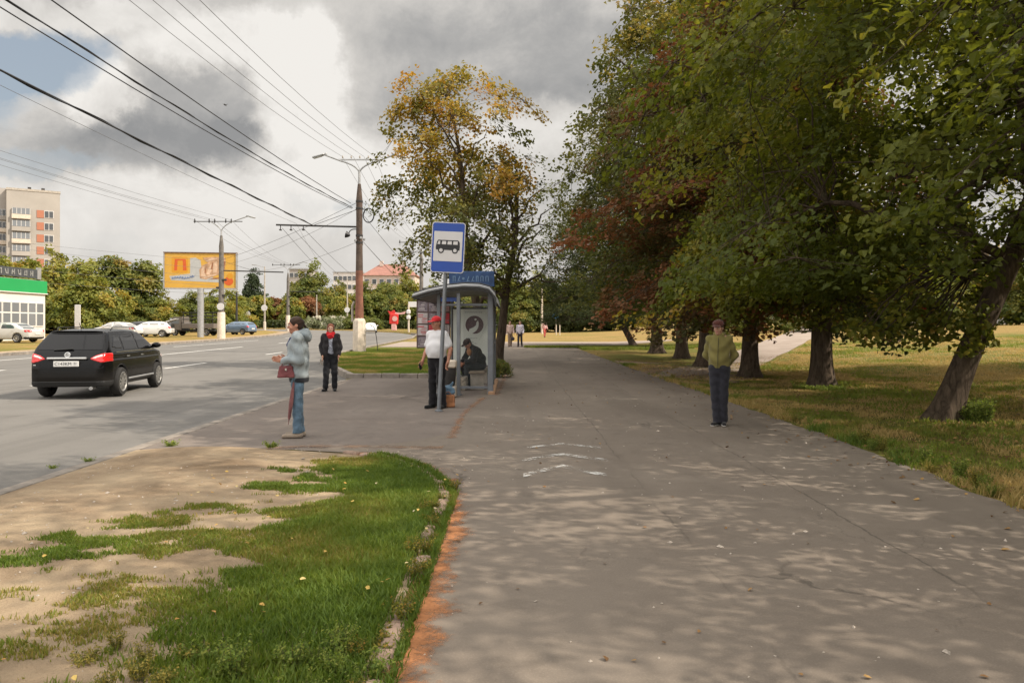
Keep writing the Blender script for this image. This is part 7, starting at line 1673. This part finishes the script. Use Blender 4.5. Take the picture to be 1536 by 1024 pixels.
# ---- the man in the olive jacket, hands behind his back
def olive():
    J = default_pose()
    J.update(elbR=(.255, .10, 1.16), wriR=(.13, .20, .99), tipR=(-.02, .22, .93), elbL=(-.25, .10, 1.16), shoL=(-.165, 0, 1.41), shoR=(.165, 0, 1.41), wriL=(-.10, .23, .97), tipL=(.05, .25, .90), head=(-.01, -.03, 1.60))
    J.update(hipL=(-.085, 0, .92), kneeL=(-.07, -.02, .49), ankL=(-.03, .0, .085), toeL=(-.09, -.15, .028), kneeR=(.075, .0, .49), ankR=(.055, .05, .085), toeR=(.10, -.10, .028))
    mo = cloth('olive_jacket', (.185, .160, .055), .15); mt = cloth('charcoal_trousers', (.026, .026, .034)); mc = cloth('maroon_brown_cap', (.11, .040, .034), .3, 40)
    def dress(J, grid, put, hpt, hrot, r):
        S = grid(); trousers(S, J, 1.02, .055, 1.02, 3, 1.0, .012); put('trousers', S, mt); shoes(grid, put, J, cloth('dark_trainer', (.018, .017, .018)), simple('white_sole', (.5, .48, .45)), 1.05)
        S = grid(); S.cone((0, .0, .99), J['waist'], .152, .156, .05, (1.13, .92, 1)); S.cone(J['waist'], J['chest'], .156, .158, .06, (1.13, .90, 1)); S.cone(J['shoL'], J['shoR'], .072, .072, .06); S.cone(J['chest'], J['neck'], .155, .078, .05, (1.1, .85, 1))
        for n in 'LR': sleeve(S, J, n, .070, .064, .052, .93)
        S.fold(0.0116, 23, 1).cut((0, 0, .945), (0, 0, -1)).cut((0, 0, 1.515), (0, 0, 1)); jk = put('jacket', S, mo)
        S = grid(); S.cone((-.07, -.03, 1.49), (.07, -.03, 1.49), .035, .035, .03); S.cone((-.08, .03, 1.50), (.08, .03, 1.50), .035, .035, .03); put('collar', S, mo, jk)
        q = MB(); q.tube([(.01, -.140, 1.44), (.005, -.158, 1.3), (0, -.170, 1.12), (0, -.165, .95)], .006, 6); q.build('zip', simple('zip_dark', (.05, .045, .02)), jk)
        S = hair_cap(grid, hpt, hrot, (.086, .100, .092)); put('hair', S, cloth('brown_hair', (.045, .025, .018), .3, 60))
        c = hpt((0, 0, .06)); S = SDF(c-.24, c+.24, .006); S.ell(hpt((0, .008, .060)), (.098, .116, .078), .01); S.ell(hpt((0, .0, .075)), (.10, .115, .05), .02); S.cut(hpt((0, 0, .035)), (0, .12, -1)); cp = put('cap', S, mc)
        S = SDF(c-.24, c+.24, .006); S.ell(hpt((0, -.115, .040)), (.080, .075, .012), .01, Euler((R(14), 0, 0))); put('cap_peak', S, mc, cp)
    o_ = person('person in an olive jacket and dark trousers standing on the footpath, hands behind the back', (px(1079, 11.95), 11.95, .013), R(-24), J, M_SKIN, dict(dress=dress, hairmat=mc, head_rot=Euler((R(5), 0, R(-8))), curl={'L': .8, 'R': .8}, thumb={'L': (0, 0, 1), 'R': (0, 0, 1)}), 1.68); o_.scale.x *= .90; o_.scale.y *= .95
olive()
# ---- walkers far along the path
def walker(label, u, d, rz, top, legs, stride=.16, skirt=False, h=1.7):
    J = default_pose()
    J.update(kneeL=(-.09, -stride*.7, .50), ankL=(-.09, -stride, .09), toeL=(-.10, -stride-.16, .04), kneeR=(.09, stride*.2, .49), ankR=(.09, stride*1.2, .11), toeR=(.10, stride*1.2-.15, .03), elbL=(-.24, .06, 1.13), wriL=(-.25, .10, .90), elbR=(.24, .0, 1.13), wriR=(.25, -.14, .92), tipR=(.25, -.22, .77), tipL=(-.25, .08, .73))
    def dress(J, grid, put, hpt, hrot, r):
        S = grid(); trousers(S, J, .92, .08, 1.0, 3); put('trousers', S, legs); shoes(grid, put, J, M_TRIM, M_TRIM)
        S = grid(); S.cone((0, 0, .93), J['waist'], .155, .15, .05, (1.12, .86, 1)); S.cone(J['waist'], J['chest'], .15, .155, .06, (1.12, .86, 1)); S.cone(J['shoL'], J['shoR'], .075, .075, .05); S.cone(J['chest'], J['neck'], .14, .07, .05, (1.1, .85, 1))
        for n in 'LR': sleeve(S, J, n, .068, .06, .05)
        S.fold(0.0087, 26, 5).cut((0, 0, .88), (0, 0, -1)); put('top', S, top)
        S = hair_cap(grid, hpt, hrot); put('hair', S, cloth('fair_hair', (.20, .13, .08), .3, 50))
    x = px(u, d)
    return person(label, (x, d, Hf(x, d)+.017), rz, J, M_SKIN, dict(dress=dress), h, .013)
mp = cloth('pale_pink_top', (.52, .38, .33)); mlv = cloth('lilac_white_top', (.50, .46, .52)); mdk = cloth('dark_walker_trousers', (.035, .03, .035)); mbr = cloth('printed_beige_trousers', (.20, .14, .10), .8, 30)
walker('far walker in a pink top and brown patterned trousers carrying a small dark bag', 765, 50.5, R(8), mp, mbr)
walker('far walker in a pale lilac top and dark trousers', 780, 50.3, R(-12), mlv, mdk)
walker('distant person in pink and red clothes by the leaning lamp pole', 817, 79, R(20), cloth('washed_pink_coat', (.50, .30, .28)), cloth('red_trousers', (.38, .07, .06)))
def small_bag():
    x, y = px(768, 50.3), 50.2; r = thing('small_bag', 'small dark bag in the hand of the far walker in pink', 'bag', (x+.05, y, Hf(x, y)+.42)); S = SDF((-.2, -.12, -.02), (.2, .12, .4), .015); S.ell((0, 0, .13), (.13, .07, .13)); S.cone((0, 0, .2), (0, 0, .36), .02, .015, .02); sdf_obj('bag', S, mdk, r)
small_bag()
